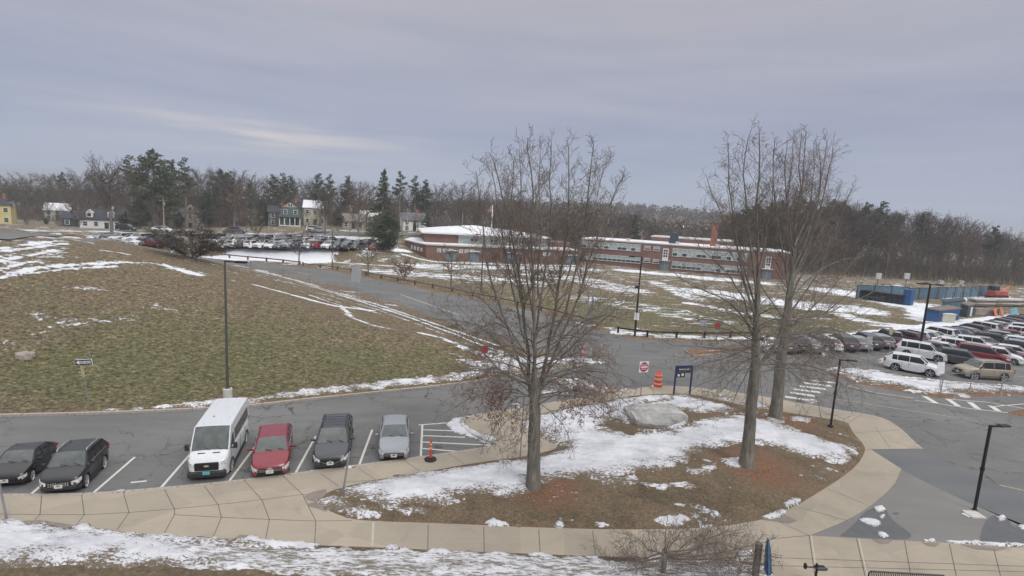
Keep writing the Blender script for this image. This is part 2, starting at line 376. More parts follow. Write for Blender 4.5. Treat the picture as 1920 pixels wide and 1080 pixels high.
m.col(m.mix(1.0, m.ramp(gr, [(.3, (.118, .122, .128)), (.7, (.158, .16, .164))]), m.ramp(lg, [(.3, (.88, .89, .9)), (.7, (1.06, 1.06, 1.05))]), 'MULTIPLY')); m.rough(.85, .3); m.bump(gr, .2, .01)
m = NT('asphalt_apron'); gr = m.noise(30, 4); lg = m.noise(.4, 5, sc=(.5, 1.5, 1), rot=(0, 0, R(-10)))
m.col(m.mix(1.0, m.ramp(gr, [(.3, (.165, .163, .155)), (.7, (.215, .21, .198))]), m.ramp(lg, [(.3, (.85, .86, .87)), (.7, (1.08, 1.07, 1.06))]), 'MULTIPLY')); m.rough(.85, .3)
m = NT('wet_asphalt'); m.col(m.ramp(m.noise(3, 4), [(.3, (.075, .078, .082)), (.7, (.10, .102, .106))])); m.rough(.35, .5)
m = NT('concrete'); gr = m.noise(50, 4); lg = m.noise(.35, 6, rough=.65, dist=.4); br = m.noise(5, 4, sc=(.3, 2, 1))
cc = m.ramp(gr, [(.3, (.30, .262, .208)), (.7, (.37, .328, .265))])
cc = m.mix(1.0, cc, m.ramp(lg, [(.28, (.82, .82, .82)), (.5, (1, 1, 1)), (.75, (1.09, 1.08, 1.06))]), 'MULTIPLY')
cc = m.mix(1.0, cc, m.ramp(br, [(.3, (.96, .96, .96)), (.7, (1.03, 1.03, 1.03))]), 'MULTIPLY')
vc = m.n('ShaderNodeTexVoronoi'); vc.inputs['Scale'].default_value = .42; m.l(m.co(), vc.inputs['Vector']); sv_ = m.n('ShaderNodeSeparateColor'); m.l(vc.outputs['Color'], sv_.inputs[0])
cc = m.mix(1.0, cc, m.ramp(sv_.outputs[0], [(0, (.91, .91, .92)), (1, (1.07, 1.06, 1.05))]), 'MULTIPLY')
cc = m.mix(m.ramp(m.noise(1.1, 7, rough=.75), [(.60, (0, 0, 0)), (.70, (.5, .5, .5))]), cc, (.20, .175, .15))
m.col(cc); m.rough(.85, .3); m.bump(gr, .15, .01)
m = NT('wet_concrete'); m.col(m.ramp(m.noise(3, 4), [(.3, (.17, .145, .12)), (.7, (.22, .19, .16))])); m.rough(.5, .5)
simple('joint', (.12, .10, .085), .9)
simple('joint_light', (.42, .39, .33), .9)
m = NT('kerb_stone'); cc = m.ramp(m.noise(9, 5), [(.3, (.27, .235, .205)), (.7, (.42, .38, .34))]); m.col(cc); m.rough(.85, .3)
m = NT('road_paint'); wv = m.noise(9, 6, rough=.75); m.col(m.ramp(wv, [(.32, (.2, .2, .195)), (.42, (.55, .54, .5)), (.7, (.66, .65, .61))])); m.rough(.7, .3)
m = NT('road_paint_worn'); wv = m.noise(7, 6, rough=.8); m.col(m.ramp(wv, [(.38, (.17, .17, .17)), (.55, (.42, .415, .39)), (.75, (.55, .54, .5))])); m.rough(.7, .3)
m = NT('road_paint_yellow'); wv = m.noise(7, 6, rough=.8); m.col(m.ramp(wv, [(.4, (.18, .175, .16)), (.6, (.42, .36, .24)), (.8, (.5, .43, .3))])); m.rough(.7, .3)
m = NT('snow'); s1 = m.noise(1.1, 6, rough=.7, sc=(.7, 1.2, 1)); s2 = m.noise(7, 6, rough=.75, sc=(1, 1.8, 1)); s3 = m.noise(.5, 5)
at = m.n('ShaderNodeAttribute'); at.attribute_name = 'zone'; sp_ = m.n('ShaderNodeSeparateColor'); m.l(at.outputs['Color'], sp_.inputs[0])
cc = m.ramp(s1, [(.3, (.50, .51, .55)), (.6, (.74, .75, .785))])
cc = m.mix(1.0, cc, m.ramp(s3, [(.35, (.84, .84, .85)), (.6, (1, 1, 1))]), 'MULTIPLY')
sp2 = m.math('ADD', m.math('MULTIPLY', s2, .62), m.math('MULTIPLY', s1, .38))
thr = m.math('ADD', sp2, m.math('MULTIPLY', m.math('SUBTRACT', sp_.outputs[0], .5), .15))
cc = m.mix(m.ramp(thr, [(.435, (1, 1, 1)), (.47, (0, 0, 0))]), cc, (.165, .13, .095))
m.col(cc); m.rough(.7, .25); m.bump(m.math('ADD', m.math('MULTIPLY', s2, .6), s1), .8, .14)
m = NT('dirty_snow'); s1 = m.noise(1.5, 6, rough=.75, sc=(.5, 1.6, 1)); s2 = m.noise(5, 6, rough=.8, sc=(.6, 2.2, 1))
cc = m.ramp(s1, [(.3, (.42, .42, .44)), (.6, (.70, .71, .75))])
sp2 = m.math('ADD', m.math('MULTIPLY', s2, .65), m.math('MULTIPLY', s1, .35))
cc = m.mix(m.ramp(sp2, [(.46, (1, 1, 1)), (.52, (0, 0, 0))]), cc, (.19, .165, .135))
m.col(cc); m.rough(.8, .2); m.bump(sp2, .8, .1)

# cars
m = NT('car_paint'); oi = m.n('ShaderNodeObjectInfo'); m.l(oi.outputs['Color'], m.p.inputs['Base Color'])
dirt = m.ramp(m.noise(5, 5), [(.35, (.9, .9, .9)), (.7, (1, 1, 1))]); m.col(m.mix(1.0, oi.outputs['Color'], dirt, 'MULTIPLY'))
m.rough(m.ramp(m.noise(3, 3), [(.3, (.3, .3, .3)), (.7, (.42, .42, .42))]), .5); m.p.inputs['Coat Weight'].default_value = .5; m.p.inputs['Coat Roughness'].default_value = .12
m = NT('car_glass'); m.col(m.ramp(m.noise(1.5, 3), [(.3, (.03, .038, .036)), (.7, (.095, .11, .105))])); m.rough(.07, .9)
m = NT('tinted_glass'); m.col((.012, .013, .016)); m.rough(.08, .6)
simple('black_plastic', (.028, .028, .03), .55, spec=.4)
simple('grille_black', (.012, .012, .014), .4)
simple('tyre_rubber', (.022, .022, .023), .85, spec=.2)
simple('alloy', (.45, .46, .48), .35, metal=.6)
simple('dark_alloy', (.16, .16, .17), .4, metal=.5)
simple('chrome', (.6, .6, .62), .2, metal=.9)
m = NT('headlamp'); m.col(m.ramp(m.noise(14, 3), [(.35, (.3, .3, .3)), (.65, (.8, .8, .78))])); m.rough(.12, .8)
m = NT('taillamp'); m.col((.32, .012, .015)); m.rough(.2, .6)
simple('plate_white', (.66, .66, .6), .5); simple('plate_blue', (.12, .45, .55), .5); simple('plate_mark', (.08, .1, .2), .6)
simple('lower_cladding', (.10, .098, .092), .6)
# street things
simple('black_metal', (.022, .022, .027), .45, metal=.3); simple('bronze_metal', (.10, .095, .09), .5, metal=.3); simple('galvanised', (.30, .31, .33), .5, metal=.5)
simple('sign_white', (.74, .74, .76), .5); simple('sign_red', (.36, .022, .045), .5); simple('sign_black', (.02, .02, .03), .5); simple('sign_blue', (.03, .04, .10), .45); simple('sign_yellow', (.62, .62, .32), .5)
simple('wood_sign', (.42, .34, .22), .8); simple('sign_back', (.38, .40, .42), .5, metal=.3)
simple('orange_plastic', (.62, .085, .035), .5); simple('orange_reflective', (.85, .42, .30), .4); simple('rubber_black', (.02, .02, .02), .8)
simple('weathered_wood', (.17, .14, .12), .9, scale=20, var=.3); simple('pole_wood', (.33, .27, .21), .9, scale=20)
simple('lamp_glass', (.5, .5, .46), .3)
m = NT('boulder_rock'); a_ = m.noise(1.2, 7, rough=.7, dist=1); b_ = m.noise(4.5, 6, rough=.7)
cc = m.ramp(a_, [(.3, (.24, .24, .235)), (.5, (.38, .375, .36)), (.7, (.54, .53, .51))]); cc = m.mix(m.ramp(b_, [(.60, (0, 0, 0)), (.68, (1, 1, 1))]), cc, (.09, .09, .09)); m.col(cc); m.rough(.9, .2); m.bump(b_, .6, .08)
m = NT('bark'); a_ = m.noise(9, 6, sc=(1, 1, .18), rough=.7); b_ = m.noise(1.4, 4)
cc = m.mix(1.0, m.ramp(a_, [(.3, (.10, .092, .08)), (.55, (.20, .185, .165)), (.75, (.31, .29, .26))]), m.ramp(b_, [(.3, (.85, .9, .86)), (.7, (1.1, 1.06, 1.02))]), 'MULTIPLY'); m.col(cc); m.rough(.95, .15); m.bump(a_, .8, .04)
m = NT('twig_bark'); m.col(m.ramp(m.noise(.6, 3), [(.3, (.15, .122, .104)), (.7, (.24, .20, .172))])); m.rough(.95, .1)
m = NT('dead_leaf'); m.col(m.ramp(m.noise(2.2, 3), [(.3, (.15, .078, .055)), (.7, (.36, .20, .14))])); m.rough(.8, .2)
m = NT('far_twig'); oi = m.n('ShaderNodeObjectInfo'); m.col(m.mix(1.0, m.ramp(oi.outputs['Random'], [(0, (.118, .10, .084)), (.3, (.14, .115, .096)), (.6, (.108, .098, .08)), (.85, (.17, .142, .12)), (1, (.135, .098, .082))]), m.ramp(m.noise(.3, 3), [(.3, (.75, .75, .75)), (.7, (1.15, 1.15, 1.15))]), 'MULTIPLY')); m.rough(.95, .1)
m = NT('rust_leaf'); m.col(m.ramp(m.noise(1, 3), [(.3, (.11, .05, .035)), (.7, (.2, .10, .07))])); m.rough(.9, .1)
m = NT('pine_needles'); oi = m.n('ShaderNodeObjectInfo'); m.col(m.mix(1.0, m.ramp(m.noise(1.3, 4), [(.3, (.045, .060, .040)), (.55, (.080, .100, .062)), (.75, (.13, .15, .09))]), m.ramp(oi.outputs['Random'], [(0, (.85, .9, .9)), (1, (1.2, 1.15, .95))]), 'MULTIPLY')); m.rough(.9, .15)
m = NT('far_wood_cover'); m.col(m.ramp(m.noise(.045, 5, rough=.7), [(.3, (.06, .07, .058)), (.45, (.12, .108, .096)), (.7, (.17, .148, .13))])); m.rough(.95, .1)
# buildings
def brickmat(name, c1, c2, mortar=(.28, .25, .22)):
    m = NT(name); b = m.n('ShaderNodeTexBrick'); b.inputs['Scale'].default_value = 1; b.inputs['Brick Width'].default_value = .22; b.inputs['Row Height'].default_value = .075; b.inputs['Mortar Size'].default_value = .008
    b.inputs['Color1'].default_value = (*c1, 1); b.inputs['Color2'].default_value = (*c2, 1); b.inputs['Mortar'].default_value = (*mortar, 1)
    c_ = m.n('ShaderNodeTexCoord'); s_ = m.n('ShaderNodeSeparateXYZ'); m.l(c_.outputs['Object'], s_.inputs[0]); k = m.n('ShaderNodeCombineXYZ')
    m.l(m.math('ADD', s_.outputs[0], s_.outputs[1]), k.inputs[0]); m.l(s_.outputs[2], k.inputs[1]); m.l(k.outputs[0], b.inputs['Vector'])
    m.col(m.mix(1.0, b.outputs['Color'], m.ramp(m.noise(.35, 5), [(.3, (.82, .82, .82)), (.7, (1.12, 1.1, 1.08))]), 'MULTIPLY')); m.rough(.9, .2); return m.mat
brickmat('red_brick', (.17, .078, .064), (.225, .10, .082)); brickmat('chimney_brick', (.26, .08, .05), (.32, .11, .07))
def siding(name, c):
    m = NT(name); s_ = m.n('ShaderNodeTexWave', wave_type='BANDS', bands_direction='Z'); s_.inputs['Scale'].default_value = 1.4; m.l(m.co(), s_.inputs['Vector'])
    m.col(m.mix(1.0, m.ramp(m.noise(1.2, 4), [(.3, tuple(v * .88 for v in c)), (.7, c)]), m.ramp(s_.outputs[0], [(0, (.82, .82, .82)), (.25, (1, 1, 1))]), 'MULTIPLY')); m.rough(.7, .3); return m.mat
siding('siding_yellow', (.66, .56, .25)); siding('siding_white', (.76, .76, .74)); siding('siding_cream', (.55, .53, .42)); siding('siding_grey', (.30, .30, .29)); siding('siding_tan', (.40, .35, .29)); siding('siding_green', (.13, .17, .16)); siding('siding_peach', (.55, .38, .26)); siding('siding_blue', (.035, .095, .23)); siding('siding_dark', (.05, .07, .09))
simple('roof_dark', (.045, .048, .06), .9, scale=12, var=.25); simple('roof_grey', (.13, .13, .135), .9, scale=12, var=.25); simple('roof_brown', (.17, .145, .13), .9, scale=12); simple('roof_red', (.2, .09, .07), .9)
m = NT('snowy_roof'); m.col(m.mix(m.ramp(m.noise(.35, 6, rough=.7), [(.36, (1, 1, 1)), (.44, (0, 0, 0))]), (.74, .75, .78), (.22, .21, .22))); m.rough(.7, .2)
m = NT('snow_clean_roof'); m.col(m.ramp(m.noise(.5, 5), [(.3, (.62, .63, .66)), (.7, (.78, .79, .82))])); m.rough(.7, .2)
simple('white_trim', (.66, .66, .64), .6); simple('concrete_trim', (.5, .48, .46), .8); simple('window_glass', (.03, .035, .04), .12, spec=.8); simple('blind_glass', (.36, .43, .43), .25, spec=.5, var=.25, scale=1.5); simple('door_blue', (.16, .22, .27), .5); simple('panel_green', (.40, .46, .43), .6); simple('vent_slate', (.05, .065, .09), .5, metal=.3)
simple('mesh_screen', (.085, .15, .20), .8, var=.25, scale=1.5); simple('dark_bench', (.03, .034, .05), .8, var=.4, scale=2); simple('tan_stone', (.30, .26, .23), .9, var=.35, scale=1.2, bump=.4); simple('rail_wood', (.13, .10, .095), .9, var=.3); simple('blue_cloth', (.06, .12, .22), .6, var=.3, scale=4); simple('tarp_orange', (.62, .20, .12), .6, var=.3, scale=2); simple('tarp_teal', (.16, .32, .36), .5, var=.3, scale=2); simple('machine_red', (.34, .07, .05), .5, var=.4, scale=2); simple('machine_orange', (.62, .20, .07), .5); simple('flag_red', (.5, .28, .28), .7)

# ---------------------------------------------------------------- terrain sheet with painted zones
def nonuni(parts):
    out = []
    for a, b, s in parts: out += list(np.arange(a, b, s))
    out.append(parts[-1][1]); return np.array(out)
gx = np.concatenate([-nonuni([(60, 130, 1.2), (130, 400, 9), (400, 3000, 130)])[::-1], nonuni([(-60, 62, .28), (62, 150, 1.2), (150, 400, 9), (400, 3000, 130)])[1:]])
gy = nonuni([(-40, 11, 6), (11, 62, .26), (62, 135, .6), (135, 240, 2.0), (240, 900, 12), (900, 4000, 150)])
GX, GY = np.meshgrid(gx, gy)
GZ = T(GX, GY)
# zones
def stroke(X, Y, pts, wdt, soft=1.0):
    return np.clip((wdt - segdist(X, Y, pts, closed=False)) / (wdt * soft), 0, 1)
zs = np.zeros(GX.shape); zg = np.zeros(GX.shape); zl = np.zeros(GX.shape)
inH = sdf(GX, GY, HILL); inF = sdf(GX, GY, FIELD)
dH = segdist(GX, GY, HILLEDGE, closed=False)
zg = np.where(inH > 0, .265 + .36 * np.exp(-((GX + 17) / 16) ** 2 - ((GY - 36) / 7.0) ** 2) + .25 * np.exp(-((GX + 27) / 8) ** 2 - ((GY - 31) / 3.5) ** 2) - .16 * sst(40, 58, GY), zg)
zg = np.where(inF > 0, .34 + .2 * np.exp(-((GX - 20) / 40) ** 2 - ((GY - 66) / 14) ** 2), zg)
def S(pxs, wdt, st, z=None, soft=1.0):
    global zs
    pts = PTL(pxs) if len(pxs) > 1 else PTL(pxs) * 2
    zs = np.maximum(zs, stroke(GX, GY, pts, wdt, soft) * st)
for pxs, wd, st in [
    ([(-40, 452), (20, 447), (60, 443), (110, 441)], 6.0, .72), ([(-40, 475), (30, 468), (80, 462), (125, 456)], 1.6, .72), ([(-20, 492), (60, 478), (120, 466)], 1.3, .72), ([(-20, 468), (50, 459), (120, 452)], 1.3, .7), ([(-20, 510), (20, 500), (60, 490)], .9, .7),
    ([(-20, 528), (30, 512), (70, 502), (130, 497), (200, 493), (260, 492), (310, 498), (370, 515)], 1.5, .76), ([(60, 512), (130, 504), (220, 499)], .9, .72), ([(330, 500), (400, 517), (440, 527)], .8, .62), ([(130, 448), (180, 458)], 1.0, .66), ([(190, 470), (240, 477)], 1.0, .66), ([(120, 540), (250, 545)], 1.6, .40),
    ([(0, 655), (40, 650), (75, 640), (110, 620)], .9, .44), ([(-20, 445), (60, 452), (110, 470), (60, 490)], 5, .50), ([(0, 480), (90, 470)], 3, .52),
    ([(478, 534), (520, 545), (580, 562), (630, 574), (700, 582)], .75, .95), ([(560, 545), (640, 573), (655, 592)], .8, .72), ([(650, 590), (700, 610), (760, 622)], .8, .70), ([(790, 625), (830, 634), (870, 652)], 1.0, .80), ([(600, 556), (700, 585), (760, 600)], 1.1, .6)]:
    S(pxs, wd, st)
for pxs, wd, st in [([(478, 506), (600, 540), (700, 569), (800, 602), (945, 651)], .42, 1.1), ([(560, 530), (650, 557), (750, 589), (850, 625), (940, 660)], .40, 1.05), ([(620, 555), (700, 578), (800, 614), (900, 652)], .22, .9),
                    ([(440, 497), (500, 510), (600, 538)], .8, .75)]:
    S(pxs, wd, st)
# road-side of the hill, broad trodden snow at its right-hand tip
S([(870, 672), (930, 672), (1000, 678), (1060, 680), (1110, 678)], 3.2, .5, soft=.8); S([(860, 705), (930, 694), (1000, 686)], 1.3, .82)
# field
for pxs, wd, st in [([(415, 484), (470, 483), (530, 485), (580, 488)], 7.5, 1.3), ([(545, 495), (575, 494), (598, 489)], 1.0, .9), ([(600, 490), (700, 497), (760, 500)], 1.0, .70), ([(800, 500), (1000, 502), (1100, 505)], 9, .60), ([(720, 508), (760, 512), (900, 522), (1000, 530)], 8, .56), ([(1000, 515), (1100, 525), (1180, 545)], 9, .55), ([(1100, 560), (1200, 575), (1330, 600)], 8, .46),
                    ([(1180, 508), (1240, 513), (1330, 522), (1420, 530)], 7.5, .70), ([(1230, 530), (1270, 545), (1300, 560)], 4.0, .60), ([(1320, 548), (1400, 558), (1500, 572), (1600, 580)], 9.0, .78), ([(1290, 568), (1380, 585), (1480, 598)], 2.2, .68), ([(1560, 545), (1640, 558), (1720, 575)], 9.0, .82), ([(1580, 590), (1640, 608), (1700, 612)], 3.5, .66),
                    ([(1160, 624), (1240, 630), (1340, 633), (1420, 634)], 1.5, .72), ([(1500, 634), (1600, 628), (1700, 618), (1800, 604), (1920, 590)], 2.0, .86), ([(1720, 570), (1735, 600)], 4.0, .80), ([(1060, 605), (1160, 617)], 1.5, .5),
                    ([(760, 478), (810, 490), (1000, 497), (1080, 498)], 1.6, 1.0), ([(1800, 560), (1900, 562)], 10, .75), ([(700, 467), (760, 470)], 3, 1.1), ([(560, 440), (640, 445), (720, 452)], 8, .58), ([(200, 425), (400, 440), (560, 440)], 9, .55), ([(60, 432), (200, 434)], 7, .58), ([(600, 430), (760, 436)], 8, .5)]:
    S(pxs, wd, st, soft=.7)
S([(1290, 660), (1400, 656)], 1.5, .35)
zs = np.where((sdf(GX, GY, VERGE) > 0), np.maximum(zs, .42), zs)
zs = np.where(inH > 0, np.maximum(zs, .14 + .20 * sst(50, 62, GY)), zs); zs = np.where((inF > 0) & (GY < 135), np.maximum(zs, .30 + .08 * sst(85, 105, GY)), zs); zs = np.where((inF > 0) & (GY >= 135), np.maximum(zs, .33), zs)
for pxs in ([(0, 600), (60, 590), (200, 600)], [(20, 640), (120, 610), (220, 600)], [(240, 585), (330, 580), (430, 575)]): zs = np.maximum(zs, stroke(GX, GY, PTL(pxs), 3.0) * .40)
# leaf litter: kerb edges, verge, mulch rings by the trees
zl = np.where((inH > 0), .55 * np.exp(-dH / .9) + .18 * sst(48, 60, GY), zl)
zl = np.where((inF > 0), .75 * np.exp(-np.abs(inF) / 1.6), zl)
vd = sdf(GX, GY, VERGE); zl = np.where(vd > 0, .95 * np.exp(-segdist(GX, GY, PP([(1573, 709), (1617, 721), (1671, 731), (1739, 741), (1790, 745), (1920, 741)]), False) / 1.1), zl)
zl = np.where(sdf(GX, GY, MEDIAN) > -.1, .9, zl); zl = np.where(sdf(GX, GY, MOUND) > -.1, .8, zl); zl = np.where(sdf(GX, GY, NOSE) > -.1, .8, zl)
iI = sdf(GX, GY, ISL)
TREES_AT = [P(1000, 915, .35), P(1402, 876, .4), P(1454, 786, .4)]
BOULD = P(1222, 795, .4); FLAT = P(1308, 768, .4)
for (tx, ty), rr in zip(TREES_AT + [BOULD, FLAT], (2.5, 2.9, 2.8, 2.9, 1.9)):
    zl = np.where(iI > -.1, np.maximum(zl, 1.0 * np.clip(1.15 - np.hypot(GX - tx - .5, (GY - ty)) / rr, 0, 1)), zl)
zl = np.where(iI > -.1, np.maximum(zl, .55 * np.exp(-np.abs(iI) / .35)), zl)
zg = np.where(iI > -.1, .22, zg); zg = np.where(sdf(GX, GY, BOT) > -.1, .32, zg)
zs = np.where(iI > -.1, .30, zs)
ny, nx = GX.shape
V = np.stack([GX, GY, GZ], -1).reshape(-1, 3)
idx = np.arange(nx * ny).reshape(ny, nx)
Fq = np.stack([idx[:-1, :-1], idx[:-1, 1:], idx[1:, 1:], idx[1:, :-1]], -1).reshape(-1, 4)
def npmesh(name, V, F, mat, parent=None, smooth=True, attr=None):
    me = bpy.data.meshes.new(name); k = F.shape[1]
    me.vertices.add(len(V)); me.vertices.foreach_set('co', V.astype(np.float32).ravel())
    me.loops.add(F.size); me.loops.foreach_set('vertex_index', F.astype(np.int32).ravel())
    me.polygons.add(len(F)); me.polygons.foreach_set('loop_start', np.arange(0, F.size, k, dtype=np.int32))
    me.polygons.foreach_set('use_smooth', np.full(len(F), smooth))
    me.update(calc_edges=True); me.validate()
    if attr is not None:
        a = me.color_attributes.new('zone', 'FLOAT_COLOR', 'POINT'); a.data.foreach_set('color', attr.astype(np.float32).ravel())
    for q in (mat if isinstance(mat, list) else [mat]): me.materials.append(q)
    return link(bpy.data.objects.new(name, me), parent)
g = npmesh('ground', V, Fq, MATS['ground_cover'], attr=np.stack([zs.ravel(), np.clip(zg, 0, 1).ravel(), np.clip(zl, 0, 1).ravel(), np.where((iI > -.2), .12, np.where(sdf(GX, GY, BOT) > -.2, .45, 1.0)).ravel()], -1))
tag(g, kind='structure')

# ---------------------------------------------------------------- asphalt, pavements
road = sheet('road', [[(-170, -10), (260, -10), (260, 128), (112, 128), (40, 108), (-60, 112), (-150, 130)]], 0.004, MATS['asphalt'])
tag(road, kind='structure')
LOTFAR = [PT(*p)[:2] for p in [(150, 462), (300, 467), (420, 470), (600, 470), (735, 470), (745, 464), (700, 452), (600, 448), (400, 447), (250, 446), (150, 446)]]
lx = np.linspace(min(p[0] for p in LOTFAR) - 2, max(p[0] for p in LOTFAR) + 2, 100); ly = np.linspace(min(p[1] for p in LOTFAR) - 2, max(p[1] for p in LOTFAR) + 2, 60)
LX, LY = np.meshgrid(lx, ly); LZ = T(LX, LY) + np.clip(sdf(LX, LY, LOTFAR) * .2, -.3, .05)
ii = np.arange(6000).reshape(60, 100)
tag(npmesh('far_car_park_road', np.stack([LX, LY, LZ], -1).reshape(-1, 3), np.stack([ii[:-1, :-1], ii[:-1, 1:], ii[1:, 1:], ii[1:, :-1]], -1).reshape(-1, 4), MATS['asphalt']), kind='structure')
# residential street in front of the houses
ST = [PT(*p) for p in [(-60, 447), (60, 440), (200, 437), (330, 441), (460, 443), (560, 441), (680, 438), (780, 440)]]
mb = MB(); pts = smoothline([tuple(p) for p in ST], 2)
for a_, b_ in zip(pts[:-1], pts[1:]):
    n_ = Vector((b_[0] - a_[0], b_[1] - a_[1])).normalized(); nn = Vector((-n_.y, n_.x)) * 3.5
    mb.add([(a_[0] + nn.x, a_[1] + nn.y, T1(a_[0] + nn.x, a_[1] + nn.y) + .12), (a_[0] - nn.x, a_[1] - nn.y, T1(a_[0] - nn.x, a_[1] - nn.y) + .12), (b_[0] - nn.x, b_[1] - nn.y, T1(b_[0] - nn.x, b_[1] - nn.y) + .12), (b_[0] + nn.x, b_[1] + nn.y, T1(b_[0] + nn.x, b_[1] + nn.y) + .12)], [(0, 1, 2, 3)])
tag(mb.build('street_road', MATS['asphalt']), kind='structure')

pave = prism('pavement', CONC, -.05, ZC, MATS['concrete']); tag(pave, kind='structure')
APRON = PP([(1690, 879), (1755, 913), (1830, 948), (1920, 984), (2150, 1090), (2150, 1044), (1920, 1028), (1800, 1019), (1700, 1014), (1600, 1009)] + smoothline(CONC_R2, 1)[::-1], .10)
PATHP = PP([(1632, 842), (1726, 841), (1755, 856), (1800, 877), (1837, 894), (1920, 932), (2150, 1038), (2150, 1090), (1920, 984), (1830, 948), (1755, 913), (1690, 879), (1660, 860)], .10)
ap = prism('apron_pavement', APRON, -.05, .10, MATS['asphalt_apron']); tag(ap, kind='structure')
PTOP = PP([(1632, 842), (1726, 841), (1755, 856), (1800, 877), (1837, 894), (1920, 932), (2150, 1038)], .105); PLOW = PP([(1632, 842), (1660, 860), (1690, 879), (1755, 913), (1830, 948), (1920, 984), (2150, 1090)], .105)
mbp = MB(); NP_ = len(PTOP)
mbp.add([(x, y, .105) for x, y in PTOP] + [(x, y, .105) for x, y in PLOW], [(i, NP_ + i, NP_ + i + 1, i + 1) for i in range(NP_ - 1)])
mbp.add([(x, y, .105) for x, y in PTOP] + [(x, y, -.05) for x, y in PTOP], [(i, i + 1, NP_ + i + 1, NP_ + i) for i in range(NP_ - 1)])
pa = mbp.build('asphalt_path', MATS['asphalt_path']); tag(pa, kind='structure')
ribbon_later = PTOP
# joints in the pavement
J = [((78, 929), (75, 965)), ((75, 965), (55, 985)), ((153, 928), (158, 965)), ((158, 965), (140, 988)), ((231, 923), (242, 961)), ((242, 961), (219, 994)), ((308, 917), (327, 954)), ((327, 954), (327, 965)), ((327, 965), (306, 1004)),
     ((383, 911), (409, 946)), ((409, 946), (415, 970)), ((415, 970), (398, 1011)), ((457, 900), (491, 937)), ((491, 937), (505, 974)), ((505, 974), (497, 1017)), ((530, 892), (567, 927)), ((567, 927), (592, 977)), ((592, 977), (590, 1022)), ((601, 888), (635, 912)), ((672, 878), (705, 900)),
     ((0, 964), (75, 965)), ((75, 965), (158, 965)), ((158, 965), (242, 961)), ((242, 961), (327, 954)), ((327, 954), (409, 946)), ((409, 946), (491, 937)), ((491, 937), (567, 927)), ((567, 927), (600, 930)), ((327, 965), (415, 970)), ((415, 970), (505, 974)), ((505, 974), (592, 977)), ((592, 977), (660, 976)),
     ((756, 862), (790, 886)), ((840, 850), (870, 870)), ((701, 979), (697, 1025)), ((803, 984), (802, 1030)), ((907, 988), (908, 1036)), ((1010, 992), (1013, 1039)), ((1111, 995), (1117, 1042)), ((1215, 995), (1225, 1045)), ((1330, 992), (1345, 1048)), ((1446, 972), (1517, 1004)), ((1400, 985), (1440, 1055)),
     ((1517, 1004), (1528, 1080)), ((1606, 1010), (1622, 1080)), ((1696, 1014), (1708, 1080)), ((1780, 1019), (1793, 1080)), ((1862, 1024), (1876, 1080)), ((1450, 1010), (1517, 1004)), ((1430, 1060), (1920, 1072)), ((1436, 1045), (1920, 1062)),
     ((1592, 792), (1617, 776)), ((1600, 812), (1687, 806)), ((1641, 801), (1670, 841)), ((1550, 916), (1632, 949)), ((1495, 950), (1588, 976)), ((1622, 845), (1632, 842)), ((1510, 778), (1520, 761)), ((1424, 766), (1430, 744)), ((1340, 748), (1345, 732)), ((980, 787), (925, 774)), ((700, 900), (640, 905))]
gj = [strip(P(*a_, ZC), P(*b_, ZC), .026) for a_, b_ in J]
tag(sheet('joint', gj, ZC + .004, MATS['joint'], pave))
sheet('joint', [strip(P(1521, 1004, ZC), P(1532, 1080, ZC), .05), strip(P(1610, 1010, ZC), P(1626, 1080, ZC), .05), strip(P(700, 979, ZC), P(698, 1025, ZC), .08)], ZC + .007, MATS['joint_light'], pave)
WS = [[(570, 931), (580, 925), (592, 921), (612, 917), (612, 960), (594, 953), (577, 949), (576, 945), (592, 941), (576, 937)], [(170, 1001), (120, 990), (90, 995), (60, 980), (30, 978), (75, 975), (140, 985), (180, 990)], [(433, 1013), (450, 1003), (480, 1005), (505, 1020)], [(1425, 974), (1480, 982), (1495, 976), (1470, 965)], [(1634, 1011), (1648, 1019), (1665, 1019), (1674, 1013)], [(1728, 1017), (1740, 1024), (1752, 1025), (1762, 1019)], [(1800, 1021), (1830, 1030), (1870, 1033), (1890, 1027)]]
tag(sheet('wet_patch', [PP(p, ZC) for p in WS], ZC + .010, MATS['wet_concrete'], pave))
tag(sheet('wet_patch', [PP(smoothline(p, 2), .105) for p in ([(1575, 1005), (1600, 985), (1612, 970), (1630, 953), (1660, 950), (1668, 970), (1690, 988), (1712, 1003), (1700, 1012), (1640, 1009)], [(1838, 1017), (1840, 995), (1850, 975), (1862, 965), (1890, 970), (1898, 990), (1920, 985), (1945, 995), (1935, 1026), (1890, 1022)])], .109, MATS['wet_asphalt'], ap))
sheet('wet_patch', [PP([(1673, 963), (1680, 960), (1687, 962), (1682, 965)], .105)], .109, MATS['wet_asphalt'], ap)
